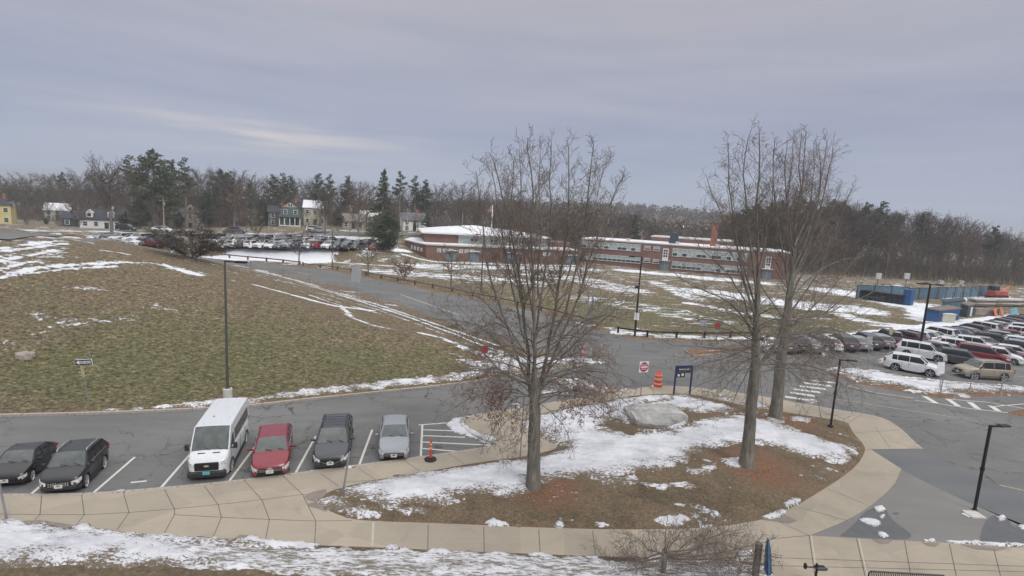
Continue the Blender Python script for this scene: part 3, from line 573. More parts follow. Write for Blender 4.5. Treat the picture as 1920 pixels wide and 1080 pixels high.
def ribbon(name, line, wdt, z0, z1, mat, parent=None, side=0, gap=None, kind=None):
    # solid strip along world polyline; side shifts it; gap splits it into stones of that length
    mb = MB(); L = 0.0; out = []; 
    pts = [Vector(p) for p in line]; nrm = []
    for i in range(len(pts)):
        t = (pts[min(i + 1, len(pts) - 1)] - pts[max(i - 1, 0)]).normalized(); nrm.append(Vector((-t.y, t.x)))
    a = [p + n * (side + wdt / 2) for p, n in zip(pts, nrm)]; b = [p + n * (side - wdt / 2) for p, n in zip(pts, nrm)]
    for i in range(len(pts) - 1):
        seg = (pts[i + 1] - pts[i]).length; k = max(1, round(seg / gap)) if gap else 1; g = .012 if gap else 0
        for j in range(k):
            t0 = j / k + (g / seg if gap else 0); t1 = (j + 1) / k - (g / seg if gap else 0)
            q = [a[i].lerp(a[i + 1], t0), a[i].lerp(a[i + 1], t1), b[i].lerp(b[i + 1], t1), b[i].lerp(b[i + 1], t0)]
            mb.add([(v.x, v.y, z0) for v in q] + [(v.x, v.y, z1) for v in q], [(3, 2, 1, 0), (4, 5, 6, 7), (0, 1, 5, 4), (1, 2, 6, 5), (2, 3, 7, 6), (3, 0, 4, 7)])
    o = mb.build(name, mat, parent)
    if kind: tag(o, kind=kind)
    return o
ribbon('kerb', FK, .18, -.05, .13, MATS['kerb_stone'], gap=2.4, kind='structure')
ribbon('kerb', KERB_LINE, .16, -.05, ZC + .003, MATS['kerb_stone'], side=.07, gap=3, kind='structure')
ribbon('kerb', PP([(1590, 727), (1640, 739), (1680, 745), (1713, 750)]), .18, -.05, .12, MATS['kerb_stone'], gap=1.8, kind='structure')
ribbon('kerb', PP([(1282, 657), (1300, 669), (1432, 657)]), .15, -.05, .12, MATS['kerb_stone'], gap=2, kind='structure')
# painted markings
def marks(name, segs, wdt, mat, z=.008):
    return tag(sheet(name, [strip(P(*a), P(*b), wdt) for a, b in segs], z, MATS[mat]), kind='structure')
marks('road_markings_stall_lines', [((57, 928), (92, 897)), ((172, 927), (253, 857)), ((299, 918), (365, 842)), ((427, 906), (480, 835)), ((552, 891), (592, 818)), ((672, 876), (698, 806)), ((789, 857), (792, 797)), ((785, 797), (838, 793)), ((793, 806), (852, 808)), ((793, 817), (872, 820)), ((792, 829), (920, 835)), ((791, 841), (862, 847)), ((245, 905), (275, 902))], .11, 'road_paint')
marks('road_markings_edge_line', list(zip([(1709, 829), (1727, 844), (1755, 859), (1800, 880), (1837, 897)], [(1727, 844), (1755, 859), (1800, 880), (1837, 897), (1930, 940)])) + [((1714, 750), (1817, 766)), ((1817, 766), (1890, 774)), ((1771, 748), (1850, 754)), ((1850, 754), (1920, 766)), ((1866, 762), (1925, 757)), ((1072, 696), (1130, 678)), ((750, 552), (860, 590))], .10, 'road_paint', .009)
marks('road_markings_hatching', [((1733, 743), (1755, 756)), ((1778, 749), (1797, 762)), ((1818, 754), (1834, 767)), ((1858, 761), (1872, 771))], .38, 'road_paint', .011)
marks('road_markings_centre_line', [((1568, 749), (1617, 756)), ((1617, 756), (1700, 769)), ((1700, 769), (1787, 782)), ((1874, 910), (1940, 924))], .12, 'road_paint_yellow', .010)
marks('crosswalk_markings', [((1465, 752), (1507, 759)), ((1472, 744), (1519, 751)), ((1481, 736), (1529, 743)), ((1489, 730), (1538, 736)), ((1499, 724), (1548, 730)), ((1508, 718), (1558, 724)), ((1516, 713), (1566, 718))], .42, 'road_paint', .012)
marks('road_markings_lot_lines', [((1880, 690), (1925, 693)), ((1900, 705), (1930, 707)), ((1850, 655), (1870, 658))], .1, 'road_paint_worn', .009)

# ---------------------------------------------------------------- snow lying on the ground (thick crust with its own relief)
def snow(name, polys_px, res=.12, amp=.45, nf=1.6, thick=.16, mat='snow', grow=0.0, lump=.05, label=None, edge=1.1):
    allp = [PTL(p) if isinstance(p[0], tuple) else p for p in polys_px]
    out_v = []; out_f = []; base = 0
    x0 = min(q[0] for p in allp for q in p) - .6; x1 = max(q[0] for p in allp for q in p) + .6; y0 = min(q[1] for p in allp for q in p) - .6; y1 = max(q[1] for p in allp for q in p) + .6
    xs = np.arange(x0, x1, res); ys = np.arange(y0, y1, res); X, Y = np.meshgrid(xs, ys)
    X = X + res * .3 * (vnoise(X * 7, Y * 7, 1) - .5); Y = Y + res * .3 * (vnoise(X * 7, Y * 7, 2) - .5)
    m_ = np.full(X.shape, -9.0)
    for p in allp: m_ = np.maximum(m_, sdf(X, Y, p))
    nz = fbm(X * nf, Y * nf * 1.2, 21, 5) - .5; nz2 = fbm(X * 5, Y * 6, 8, 3) - .5
    f = m_ + grow + amp * nz * 2 + .12 * nz2
    inc = sdf(X, Y, CONC) > -.02; Bz = np.maximum(T(X, Y), 0); Bz = np.where(inc, np.maximum(Bz, ZC), Bz)
    inap = (sdf(X, Y, APRON) > 0) | (sdf(X, Y, PATHP) > 0); Bz = np.where(inap, np.maximum(Bz, .105), Bz)
    h = np.where(f > 0, .035 + thick * (1 - np.exp(-np.maximum(f, 0) / .35)) + lump * nz2 * 2 * np.clip(f * 2, 0, 1), f * .5)
    Z = Bz + np.clip(h, -.25, .6)
    n0, n1 = X.shape; idx = np.arange(n0 * n1).reshape(n0, n1)
    keep = np.maximum.reduce([f[:-1, :-1], f[1:, :-1], f[:-1, 1:], f[1:, 1:]]) > -.05
    F = np.stack([idx[:-1, :-1], idx[:-1, 1:], idx[1:, 1:], idx[1:, :-1]], -1)[keep]
    used, inv = np.unique(F.ravel(), return_inverse=True)
    V = np.stack([X.ravel(), Y.ravel(), Z.ravel()], -1)[used]; fa = np.clip(f.ravel()[used] / edge, 0, 1)
    o = npmesh(name, V, inv.reshape(-1, 4), MATS[mat], attr=np.stack([fa, fa, fa, fa * 0 + 1], -1)); return tag(o, label, 'snow' if label else None, kind='stuff')
snow('snow', [[(640, 918), (700, 901), (790, 887), (850, 878), (920, 868), (1000, 860), (1062, 840), (1018, 822), (985, 803), (978, 792), (1000, 783), (1055, 768), (1110, 760), (1165, 748), (1205, 743), (1280, 741), (1330, 752), (1380, 768), (1360, 776), (1290, 772), (1240, 758), (1180, 768), (1150, 785), (1120, 800), (1180, 815), (1240, 812), (1330, 785), (1400, 778), (1440, 790), (1475, 800), (1530, 818), (1570, 832), (1612, 840), (1600, 862), (1560, 868), (1510, 855), (1440, 835), (1370, 832), (1310, 846), (1280, 868), (1230, 882), (1150, 888), (1050, 896), (1010, 905), (980, 928), (940, 930), (880, 926), (820, 938), (760, 945), (720, 952), (700, 935), (650, 928)],
              [(600, 938), (622, 928), (665, 945), (708, 966), (690, 972), (650, 968), (618, 952)], [(650, 922), (640, 912), (655, 915), (680, 922)]],
     res=.085, amp=.42, nf=1.9, thick=.07, label='crusted white snow lying across the round lawn island')
snow('snow', [[(1020, 895), (1110, 890), (1200, 893), (1195, 905), (1120, 910), (1150, 900)], [(1350, 860), (1392, 858), (1398, 876), (1370, 878)], [(1200, 905), (1240, 908), (1300, 908), (1310, 914), (1230, 915)], [(1290, 880), (1340, 870), (1350, 880), (1300, 890)], [(1395, 752), (1440, 762), (1450, 768), (1400, 764)], [(1480, 780), (1520, 786), (1512, 792), (1485, 788)], [(1440, 778), (1470, 783), (1465, 796), (1442, 792)], [(750, 955), (800, 952), (820, 958), (770, 965)], [(800, 940), (870, 935), (860, 945), (810, 948)]],
     res=.09, amp=.42, nf=2.4, thick=.06, label='thin broken snow patches on the brown lawn of the island')
snow('snow', [[(903, 980), (925, 973), (948, 978), (952, 986), (920, 988)], [(1040, 981), (1052, 978), (1056, 985), (1044, 987)], [(1115, 981), (1132, 978), (1150, 988), (1125, 990)], [(1226, 976), (1245, 968), (1275, 966), (1292, 974), (1280, 984), (1245, 986)], [(1428, 970), (1455, 958), (1476, 955), (1472, 968), (1445, 974)], [(1465, 944), (1490, 936), (1503, 938), (1498, 948), (1475, 952)], [(968, 986), (976, 985), (975, 989)]],
     res=.07, amp=.16, nf=3, thick=.16, lump=.1, edge=.15, label='small lumps of shovelled snow along the pavement edge of the island')
snow('snow', [[(-300, 962), (-20, 972), (50, 984), (95, 984), (110, 992), (187, 992), (307, 1004), (433, 1014), (450, 1010), (593, 1022), (580, 1036), (430, 1030), (330, 1020), (420, 1060), (250, 1062), (150, 1060), (0, 1064), (-300, 1080)]],
     res=.075, amp=.22, thick=.14, label='deeper snow on the near lawn strip along the left pavement')
snow('snow', [[(300, 1006), (440, 1015), (600, 1027), (860, 1037), (1090, 1046), (1200, 1049), (1400, 1056), (1440, 1062), (1445, 1110), (1100, 1108), (700, 1084), (560, 1078), (420, 1068), (300, 1060)]],
     res=.09, amp=.5, nf=.9, thick=.035, lump=.02, mat='dirty_snow', label='thin grey old snow over the near lawn in the middle')
snow('snow', [[(438, 1014), (470, 1008), (520, 1014), (596, 1022), (585, 1034), (500, 1030)], [(715, 1028), (735, 1023), (756, 1028), (752, 1036), (722, 1036)], [(800, 1032), (830, 1030), (852, 1036), (848, 1044), (815, 1042)], [(990, 1040), (1015, 1037), (1034, 1041), (1020, 1048), (998, 1047)], [(1210, 1046), (1250, 1044), (1300, 1052), (1240, 1056)], [(1380, 1040), (1412, 1036), (1410, 1050), (1380, 1052)], [(0, 975), (40, 978), (60, 990), (0, 992)], [(130, 990), (165, 985), (175, 1000), (140, 1002)]],
     res=.06, amp=.14, nf=3, thick=.22, lump=.1, edge=.15, label='white heaps of shovelled snow beside the lower pavement')
snow('snow', [[(202, 926), (225, 920), (260, 919), (282, 922), (255, 925), (215, 929)], [(510, 895), (530, 890), (550, 890), (545, 896), (520, 898)], [(635, 882), (660, 878), (676, 876), (660, 882)], [(718, 869), (745, 864), (740, 867), (722, 871)], [(578, 884), (590, 882), (592, 886), (580, 888)], [(775, 860), (783, 856), (785, 860)], [(838, 795), (850, 785), (872, 782), (893, 778), (880, 786), (868, 795), (880, 808), (905, 819), (940, 830), (920, 834), (885, 822), (850, 810)]],
     res=.07, amp=.12, nf=3, thick=.14, lump=.06, edge=.12, label='low ridges of ploughed snow along the car park kerb')
snow('snow', [[(150, 775), (330, 763), (455, 755), (600, 738), (750, 724), (860, 711), (980, 694), (980, 684), (860, 700), (740, 714), (600, 728), (520, 736), (470, 746), (330, 757), (200, 770)]],
     res=.10, amp=.62, nf=2.2, thick=.05, label='strip of snow at the foot of the grassy hill')
snow('snow', [[(880, 678), (940, 668), (1010, 672), (1090, 668), (1120, 676), (1060, 686), (990, 694), (900, 700)], [(1036, 708), (1080, 710), (1125, 721), (1190, 733), (1155, 739), (1100, 735), (1050, 722)], [(1005, 742), (1010, 736), (1040, 733), (1070, 738)], [(980, 765), (970, 760), (985, 757)]],
     res=.10, amp=.85, nf=2.4, thick=.06, edge=2.0, label='broken snow at the tip of the hill by the drive')
snow('snow', [[(1560, 690), (1630, 693), (1700, 707), (1763, 715), (1920, 726), (2000, 730), (2000, 737), (1920, 735), (1800, 732), (1765, 737), (1740, 735), (1690, 724), (1640, 714), (1590, 705)], [(1780, 741), (1795, 737), (1818, 740), (1812, 746), (1790, 746)]],
     res=.11, amp=.75, nf=2.4, thick=.09, edge=1.6, label='lumpy snow on the verge beside the right car park')
snow('snow', [[(1640, 676), (1655, 671), (1672, 674), (1664, 681), (1648, 680)], [(1530, 664), (1548, 660), (1560, 664), (1545, 668)], [(1512, 752), (1526, 749), (1535, 754), (1520, 757)]], res=.12, amp=.2, nf=2, thick=.25, label='ploughed snow heap left at the corner of the car park')
snow('snow', [[(1632, 958), (1652, 952), (1660, 960), (1648, 967)], [(1612, 978), (1630, 975), (1652, 984), (1655, 990), (1640, 992), (1620, 985)], [(1644, 1002), (1660, 1003), (1668, 1012), (1650, 1012)], [(1650, 970), (1658, 968), (1657, 978), (1650, 978)], [(1868, 975), (1880, 970), (1886, 978), (1874, 983)], [(1908, 990), (1925, 986), (1930, 998), (1912, 996)], [(1728, 1016), (1750, 1016), (1750, 1020), (1730, 1020)], [(1775, 1019), (1830, 1019), (1870, 1022), (1960, 1024), (1960, 1031), (1880, 1029), (1820, 1025), (1790, 1023)]],
     res=.05, amp=.10, nf=4, thick=.10, lump=.08, edge=.12, label='melting snow lumps on the grey asphalt apron at lower right')
snow('snow', [[(1370, 735), (1360, 731), (1330, 733)], [(1330, 740), (1365, 745), (1350, 748)], [(1350, 747), (1375, 752), (1360, 754)]], res=.06, amp=.1, thick=.1, label='little snow ridge at the pavement edge behind the boulder')

snow('snow', [[(1135, 768), (1185, 752), (1255, 744), (1270, 752), (1215, 760), (1190, 775), (1180, 794), (1140, 790)], [(1195, 806), (1225, 808), (1290, 792), (1300, 798), (1230, 815)]], res=.08, amp=.3, nf=2.4, thick=.34, label='snow drifted against the left side of the large boulder')
# ---------------------------------------------------------------- vehicles (x forward, origin on the ground under the middle)
CAR = {
 'sedan':   dict(L=4.62, W=1.78, H=1.44, nose=.70, cowl=.97, belt=.93, fr=(.27, .43, .73, .885), deck=1.03, tail=.98, wb=.585, wr=.33, gc=.17),
 'hatch':   dict(L=4.30, W=1.80, H=1.48, nose=.72, cowl=1.00, belt=.97, fr=(.25, .41, .83, .965), deck=1.02, tail=.98, wb=.61, wr=.33, gc=.17),
 'suv':     dict(L=4.60, W=1.84, H=1.68, nose=.84, cowl=1.10, belt=1.08, fr=(.25, .39, .86, .975), deck=1.12, tail=1.05, wb=.585, wr=.36, gc=.22),
 'bigsuv':  dict(L=4.95, W=1.94, H=1.80, nose=.95, cowl=1.17, belt=1.14, fr=(.25, .37, .90, .975), deck=1.17, tail=1.10, wb=.585, wr=.39, gc=.24),
 'minivan': dict(L=5.05, W=1.96, H=1.75, nose=.82, cowl=1.08, belt=1.04, fr=(.19, .37, .90, .975), deck=1.08, tail=1.02, wb=.60, wr=.34, gc=.18),
 'pickup':  dict(L=5.80, W=2.00, H=1.90, nose=1.05, cowl=1.25, belt=1.20, fr=(.25, .36, .60, .64), deck=1.22, tail=1.22, wb=.63, wr=.41, gc=.28),
 'van':     dict(L=5.98, W=2.06, H=2.52, nose=1.02, cowl=1.42, belt=1.30, fr=(.115, .235, .975, .992), deck=1.32, tail=1.25, wb=.63, wr=.36, gc=.2),
}
PM = ['car_paint', 'car_glass', 'tinted_glass', 'black_plastic', 'grille_black', 'tyre_rubber', 'alloy', 'dark_alloy', 'chrome', 'headlamp', 'taillamp', 'plate_white', 'plate_blue', 'lower_cladding', 'plate_mark']
PI_ = {k: i for i, k in enumerate(PM)}
def car_parts(kind, opt):
    c = dict(CAR[kind]); c.update(opt.get('dim', {})); L, W, H = c['L'], c['W'], c['H']; hw = W / 2; f1, f2, f3, f4 = c['fr']
    X = lambda f: L / 2 - f * L
    parts = {}
    def mb(n): return parts.setdefault(n, MB())
    def width(f): return hw * (1 - .20 * math.exp(-f / .028) - .10 * math.exp(-f / .11) - .17 * math.exp(-(1 - f) / .022) - .04 * math.exp(-(1 - f) / .12))
    def top(f):
        if f < .02: return c['nose'] - .14 * (1 - f / .02)
        if f < f1: t = (f - .02) / (f1 - .02); return c['nose'] + (c['cowl'] - c['nose']) * (t ** .62)
        if f < f4: t = (f - f1) / (f4 - f1); return c['cowl'] + (c['deck'] - c['cowl']) * t
        t = (f - f4) / (1 - f4 + 1e-6); return c['deck'] + (c['tail'] - c['deck']) * t
    def bot(f): return c['gc'] + .10 * math.exp(-f / .03) + .14 * math.exp(-(1 - f) / .035)
    fs = [0, .008, .02, .04, .07, .11, .16, f1 - .02, f1, f2, (f2 + f3) / 2, f3 - .02, f3 + .02, f4 - .01, f4, .985, .994, 1.0]
    fs = sorted(set(max(0, min(1, f)) for f in fs))
    # wheel arch notches: extra stations around each wheel
    fw = [.5 - c['wb'] / 2 + (.015 if kind != 'van' else -.03), .5 + c['wb'] / 2 + .0]
    if kind == 'pickup': fw = [.165, .165 + .62]
    if kind == 'van': fw = [.165, .165 + .625]
    if kind in ('sedan', 'hatch', 'suv', 'bigsuv', 'minivan'): fw = [.195, .195 + c['wb']]
    ar = c['wr'] + .055
    for q in fw:
        for k in range(9): fs.append(q + ar / L * math.cos(math.pi * k / 8))
    fs = sorted(set(round(f, 4) for f in fs))
    def archz(f):
        z = bot(f)
        for q in fw:
            d = abs(f - q) * L
            if d < ar: z = max(z, c['wr'] + math.sqrt(max(0, ar * ar - d * d)))
        return z
    b = mb('body'); ring_n = None
    rows = []
    for f in fs:
        w_ = width(f); zt = top(f); zb0 = bot(f); za = min(archz(f), zt - .12); endf = min(f, 1 - f)
        k = 1.0 if endf > .01 else .93
        side = [(w_ * .93, zb0), (w_ * .985, max(za, zb0 + .02)), (w_ * 1.0, max(za + .02, zb0 + (zt - zb0) * .42)), (w_ * 1.0, max(za + .03, zb0 + (zt - zb0) * .70)), (w_ * .975, zt - .07), (w_ * .93, zt - .012), (w_ * .80, zt + .012), (w_ * .42, zt + .035), (0, zt + .042)]
        if za > zb0 + .01: side[0] = (w_ * .70, za)      # opens the wheel well
        rg = [(X(f), y, z) for y, z in side] + [(X(f), -y, z) for y, z in side[-2::-1]]
        rows.append(rg)
    n = len(rows[0]); vs = [p for r in rows for p in r]; fcs = []
    for i in range(len(rows) - 1):
        for j in range(n - 1): fcs.append((i * n + j, (i + 1) * n + j, (i + 1) * n + j + 1, i * n + j + 1))
    fcs.append(tuple(range(n))); fcs.append(tuple((len(rows) - 1) * n + j for j in range(n - 1, -1, -1)))
    b.add(vs, fcs, PI_['car_paint'])
    # floor pan and wells (dark)
    b.box((0, 0, c['gc'] + .13), (L * .93, W * .80, .2), PI_['black_plastic'])
    clad = opt.get('clad')
    if clad:
        for s in (-1, 1): b.box((X((fw[0] + fw[1]) / 2), s * hw * .985, c['gc'] + .11), ((fw[1] - fw[0]) * L - 2 * ar, .05, .22), PI_[clad])
        for q in fw:
            for s in (-1, 1):
                pts = [(X(q) + (ar + .02) * math.cos(a), s * (width(q) * 1.0 + .004), c['wr'] + (ar + .02) * math.sin(a)) for a in [math.pi * k / 10 for k in range(11)]]
                b.tube(pts, .035, 5, PI_[clad])
    if clad or kind == 'van':
        if kind == 'van': b.rbox((X(.016) + .03, 0, c['gc'] + .20), (.30, W * .90, .40), .09, PI_['black_plastic'])
        else: b.rbox((X(.012), 0, c['gc'] + .16), (.18, W * .80, .24), .05, PI_['black_plastic']); b.box((X(.991), 0, c['gc'] + .2), (.12, W * .78, .2), PI_['black_plastic'])
    else:
        b.rbox((X(.006), 0, c['gc'] + .16), (.12, W * .66, .16), .04, PI_['grille_black']); b.box((X(.995), 0, c['gc'] + .2), (.06, W * .6, .12), PI_['black_plastic'])
    # greenhouse
    gb = lambda z: hw * (.925 - (.925 - (.74 if kind != 'van' else .86)) * max(0, (z - c['belt'])) / (H - c['belt']))
    def gz(f):
        if f <= f1: return top(f1)
        if f < f2: t = (f - f1) / (f2 - f1); return top(f1) + (H - .015 - top(f1)) * (t ** .93)
        if f <= f3: t = (f - f2) / (f3 - f2); return H - .015 + .03 * math.sin(math.pi * min(1, t * 1.15)) - .05 * t * (kind in ('sedan', 'hatch', 'suv'))
        t = (f - f3) / (f4 - f3); z0 = H - .015 - .05 * (kind in ('sedan', 'hatch', 'suv')); return z0 + (top(f4) - z0) * (t ** 1.15)
    gfs = [f1 + (f2 - f1) * t for t in (0, .2, .4, .6, .8)] + [f2 + (f3 - f2) * t for t in (0, .05, .25, .5, .75, .95)] + [f3 + (f4 - f3) * t for t in (0, .25, .5, .75, 1)]
    rings = []
    for f in gfs:
        z = gz(f); zb0 = top(f) - .06; w0 = gb(c['belt']) ; w1 = gb(z)
        rr = .045
        rings.append([(X(f), w0, zb0), (X(f), (w0 * .35 + w1 * .65) + .01, zb0 + (z - zb0) * .65), (X(f), w1, max(zb0, z - rr)), (X(f), w1 - rr, z), (X(f), w1 * .5, z + .018), (X(f), 0, z + .025)])
    gl = PI_['car_glass']; sg = PI_[opt.get('side_glass', 'tinted_glass')]
    roof, wsh, rwn, sw = mb('roof'), mb('windshield'), mb('rear_window'), [mb('side_window'), mb('side_window#2')]
    for i in range(len(gfs) - 1):
        a, d = rings[i], rings[i + 1]; fa = gfs[i]
        for s in (1, -1):
            A = [(p[0], s * p[1], p[2]) for p in a]; D = [(p[0], s * p[1], p[2]) for p in d]
            sel = lambda j: ([A[j], A[j + 1], D[j + 1], D[j]], [(0, 1, 2, 3)] if s < 0 else [(3, 2, 1, 0)])
            paint_side = (kind == 'van') or (kind in ('suv', 'bigsuv', 'minivan', 'hatch') and fa >= f3)
            for j in (0, 1):
                v_, q_ = sel(j); (roof if paint_side else sw[0 if s > 0 else 1]).add(v_, q_, 0 if paint_side else sg)
            tgt, mi = (wsh, gl) if fa < f2 - 1e-6 else ((rwn, PI_['tinted_glass'] if kind != 'sedan' else gl) if fa >= f3 - 1e-6 and kind != 'van' else (roof, 0))
            v_, q_ = sel(2); roof.add(v_, q_, 0)
            for j in (3, 4): v_, q_ = sel(j); tgt.add(v_, q_, mi)
    # pillars
    def sidept(f, t):      # t 0 belt .. 1 roof edge
        z = gz(f); zb0 = top(f) - .02; w0 = gb(c['belt']); w1 = gb(z); zz = zb0 + (z - .03 - zb0) * t; return (w0 + (w1 - w0) * t, zz)
    for s in (1, -1):
        roof.tube([(X(f1) - .02, s * (gb(c['belt']) - .03), top(f1) + .01)] + [(X(f), s * (gb(gz(f)) - .012), gz(f) - .008) for f in (f1 + (f2 - f1) * .5, f2)], [.045, .036, .034], 5, 0)
        if kind != 'van': roof.tube([(X(f), s * (gb(gz(f)) - .012), gz(f) - .012) for f in (f3, f3 + (f4 - f3) * .5, f4 - .01)], [.04, .05, .07], 5, 0)
        roof.tube([(X(f), s * (gb(gz(f)) - .008), gz(f) - .02) for f in (f2, f2 + (f3 - f2) * .5, f3)], .03, 5, 0)
        for fp in ([f2 + (f3 - f2) * .36] + ([f2 + (f3 - f2) * .80] if kind in ('suv', 'bigsuv', 'minivan', 'hatch') else [])) if kind not in ('van',) else []:
            y0, z0 = sidept(fp, 0); y1, z1 = sidept(fp, 1); ym, zm = sidept(fp, .65); roof.tube([(X(fp), s * (y0 - .005), z0), (X(fp), s * (ym + .004), zm), (X(fp), s * y1, z1)], .028, 4, PI_['black_plastic'] if opt.get('dark_pillar') else 0)
        b.tube([(X(f1 + .02), s * (gb(c['belt']) + .002), top(f1 + .02) + .005), (X(f3), s * (gb(c['belt']) + .002), top(f3) + .005)], .014, 4, PI_['chrome'] if opt.get('chrome') else PI_['black_plastic'])
        # door seams
        for fp in (f1 + .03, f2 + (f3 - f2) * .36, fw[1] - ar / L - .01):
            b.box((X(fp), s * width(fp) * 1.0, (c['gc'] + .22 + top(fp) - .1) / 2 + .05), (.014, .012, top(fp) - c['gc'] - .34), PI_['grille_black'])
        for fp in ((f2 + (f3 - f2) * .30), (f2 + (f3 - f2) * .68)):
            mb('door_handle' + ('' if (s > 0 and fp < .5) else '#%d%d' % (s + 1, int(fp * 100)))).rbox((X(fp), s * (width(fp) + .014), top(fp) - .17), (.17, .03, .03), .01, 0)
    if kind == 'van':      # side glazing set into the high body
        for s in (1, -1):
            tilt = math.atan2(hw * .925 - hw * .86, H - c['belt'])
            def vside(z): return s * (gb(z) + .012)
            wn_ = mb('side_window' if s > 0 else 'side_window#2')
            for (fa, fb, zlo, zhi, cut) in ((.165, .31, 1.36, 1.96, 1), (.345, .93, 1.42, 2.02, 0)):
                q = [(X(fa), vside(zlo), zlo), (X(fb), vside(zlo), zlo), (X(fb), vside(zhi), zhi), (X(fa + (.07 if cut else 0)), vside(zhi), zhi)]
                wn_.add(q + [(x, y - s * .03, z) for x, y, z in q], [(0, 1, 2, 3), (4, 7, 6, 5), (0, 4, 5, 1), (1, 5, 6, 2), (2, 6, 7, 3), (3, 7, 4, 0)], PI_['tinted_glass'])
        mb('antenna').lathe((X(.45), -.25, H + .02), [(.04, 0), (.035, .03), (.012, .06), (.008, .16)], 8, PI_['black_plastic'])
        for k in range(5): roof.box((X(.6), -.6 + .3 * k, H + .018), (3.6, .05, .02), 0)
        for s in (-1, 1): mb('bonnet_vent' if s < 0 else 'bonnet_vent#2').box((X(.085), s * .36, top(.085) + .035), (.06, .36, .03), PI_['grille_black'])
        mb('rear_window').box((X(.9965), 0, 1.75), (.03, 1.3, .55), PI_['tinted_glass'])
    if kind == 'pickup':
        b.box((X(.82), 0, c['tail'] + .055), (1.85, W * .72, .03), PI_['black_plastic'])
    # face
    fz = c['nose']; gt = opt.get('grille', 'bar')
    gy_ = {'bar': (W * .48, .16, fz - .21), 'big': (W * .52, .28, fz - .27), 'wide': (W * .64, .17, fz - .21), 'smile': (W * .54, .26, fz - .26), 'van': (1.16, .42, .84)}[gt]
    g_ = mb('grille'); g_.rbox((X(.001) + .005, 0, gy_[2]), (.07, gy_[0], gy_[1]), .03, PI_['grille_black'])
    if gt == 'big' and opt.get('cell'):
        for k in range(-4, 5):
            if abs(k) < 1: continue
            for r_ in (-.07, .0, .07): g_.box((X(0) + .045, k * .098, gy_[2] + r_ + .02), (.02, .066, .04), PI_['chrome'])
    else:
        for k in range(3): g_.box((X(0) + .042, 0, gy_[2] - gy_[1] * .28 + k * gy_[1] * .28), (.012, gy_[0] * .92, .012), PI_[opt.get('slat', 'black_plastic')])
    if gt == 'smile': g_.tube([(X(0) + .04, y, gy_[2] - .11 + .14 * abs(y / (gy_[0] / 2)) ** 2) for y in np.linspace(-gy_[0] / 2, gy_[0] / 2, 9)], .014, 5, PI_['chrome'])
    em = mb('emblem'); ez = gy_[2] + opt.get('ez', 0)
    if opt.get('emblem', 'round') == 'round': em.tube([(X(0) + .045, 0, ez), (X(0) + .065, 0, ez)], .075, 12, PI_['chrome'])
    else: em.add([(X(0) + .062, .13 * math.cos(a), ez + .052 * math.sin(a)) for a in [2 * math.pi * k / 14 for k in range(14)]] + [(X(0) + .03, .13 * math.cos(a), ez + .052 * math.sin(a)) for a in [2 * math.pi * k / 14 for k in range(14)]], [tuple(range(14))] + [(k, 14 + k, 14 + (k + 1) % 14, (k + 1) % 14) for k in range(14)], PI_['chrome'])
    hl = opt.get('lamp', (.34, .15))
    for s in (-1, 1):
        h = mb('headlight' if s > 0 else 'headlight#2')
        fx = .022; h0 = fz - .14 + (.12 if kind == 'van' else 0)
        vs_ = []
        for (f_, y_, zt_, zb_) in ((.003, hw * .56, h0 + .00, h0 - hl[1] * .55), (.010, hw * .70, h0 + .045, h0 - hl[1] * .8), (.030, hw * .84, h0 + .09, h0 - hl[1] * .6), (.075, hw * .945, h0 + .12, h0 - hl[1] * .1)):
            vs_ += [(X(f_) + .035, s * (y_ + .01), zt_), (X(f_) + .035, s * (y_ + .01), zb_)]
        fc = [(0, 1, 3, 2), (2, 3, 5, 4), (4, 5, 7, 6)]
        vs_ += [(x - .09, y * .97, z) for x, y, z in vs_]
        fc += [(8 + a, 8 + b_, 8 + c_, 8 + d_) for d_, c_, b_, a in fc] + [(0, 2, 10, 8), (2, 4, 12, 10), (4, 6, 14, 12), (1, 9, 11, 3), (3, 11, 13, 5), (5, 13, 15, 7), (0, 8, 9, 1), (6, 7, 15, 14)]
        h.add(vs_, fc, PI_['headlamp'])
        t = mb('taillight' if s > 0 else 'taillight#2'); tz = c['tail'] - .12
        if kind in ('suv', 'bigsuv', 'minivan', 'pickup', 'van'): t.rbox((X(.985), s * hw * .86, tz - (.0 if kind != 'suv' else -.05)), (.16, .16, .36), .03, PI_['taillamp'])
        else: t.rbox((X(.985), s * hw * .76, tz), (.18, .34, .17), .04, PI_['taillamp'])
        fg = mb('fog_lamp' if s > 0 else 'fog_lamp#2'); fg.rbox((X(.018), s * hw * .66, c['gc'] + .20), (.10, .20, .09), .02, PI_['chrome'] if opt.get('chrome') else PI_['grille_black'])
        m_ = mb('mirror' if s > 0 else 'mirror#2'); mz = c['belt'] + .12
        big = kind == 'van'
        m_.rbox((X(f1 + .055 if not big else f1 + .05), s * (hw + (.12 if not big else .16)), mz + (.1 if big else 0)), (.10, .22, .15) if not big else (.12, .20, .36), .04, PI_['black_plastic'] if opt.get('black_mirror') else 0)
        m_.box((X(f1 + .055), s * (hw + .0), mz - .04), (.06, .14, .05), PI_['black_plastic'])
    pl = mb('licence_plate'); pm = PI_[opt.get('plate', 'plate_white')]
    pl.box((X(0) + (.055 if kind != 'van' else .10), 0, c['gc'] + .28 if kind != 'van' else .52), (.02, .33, .165), pm)
    for k in range(6): pl.box((X(0) + (.068 if kind != 'van' else .113), -.11 + .044 * k, (c['gc'] + .28 if kind != 'van' else .52)), (.006, .022, .06), PI_['plate_mark'])
    pr = mb('licence_plate#2'); pr.box((X(1) - .02, 0, c['tail'] - .22), (.02, .33, .165), pm)
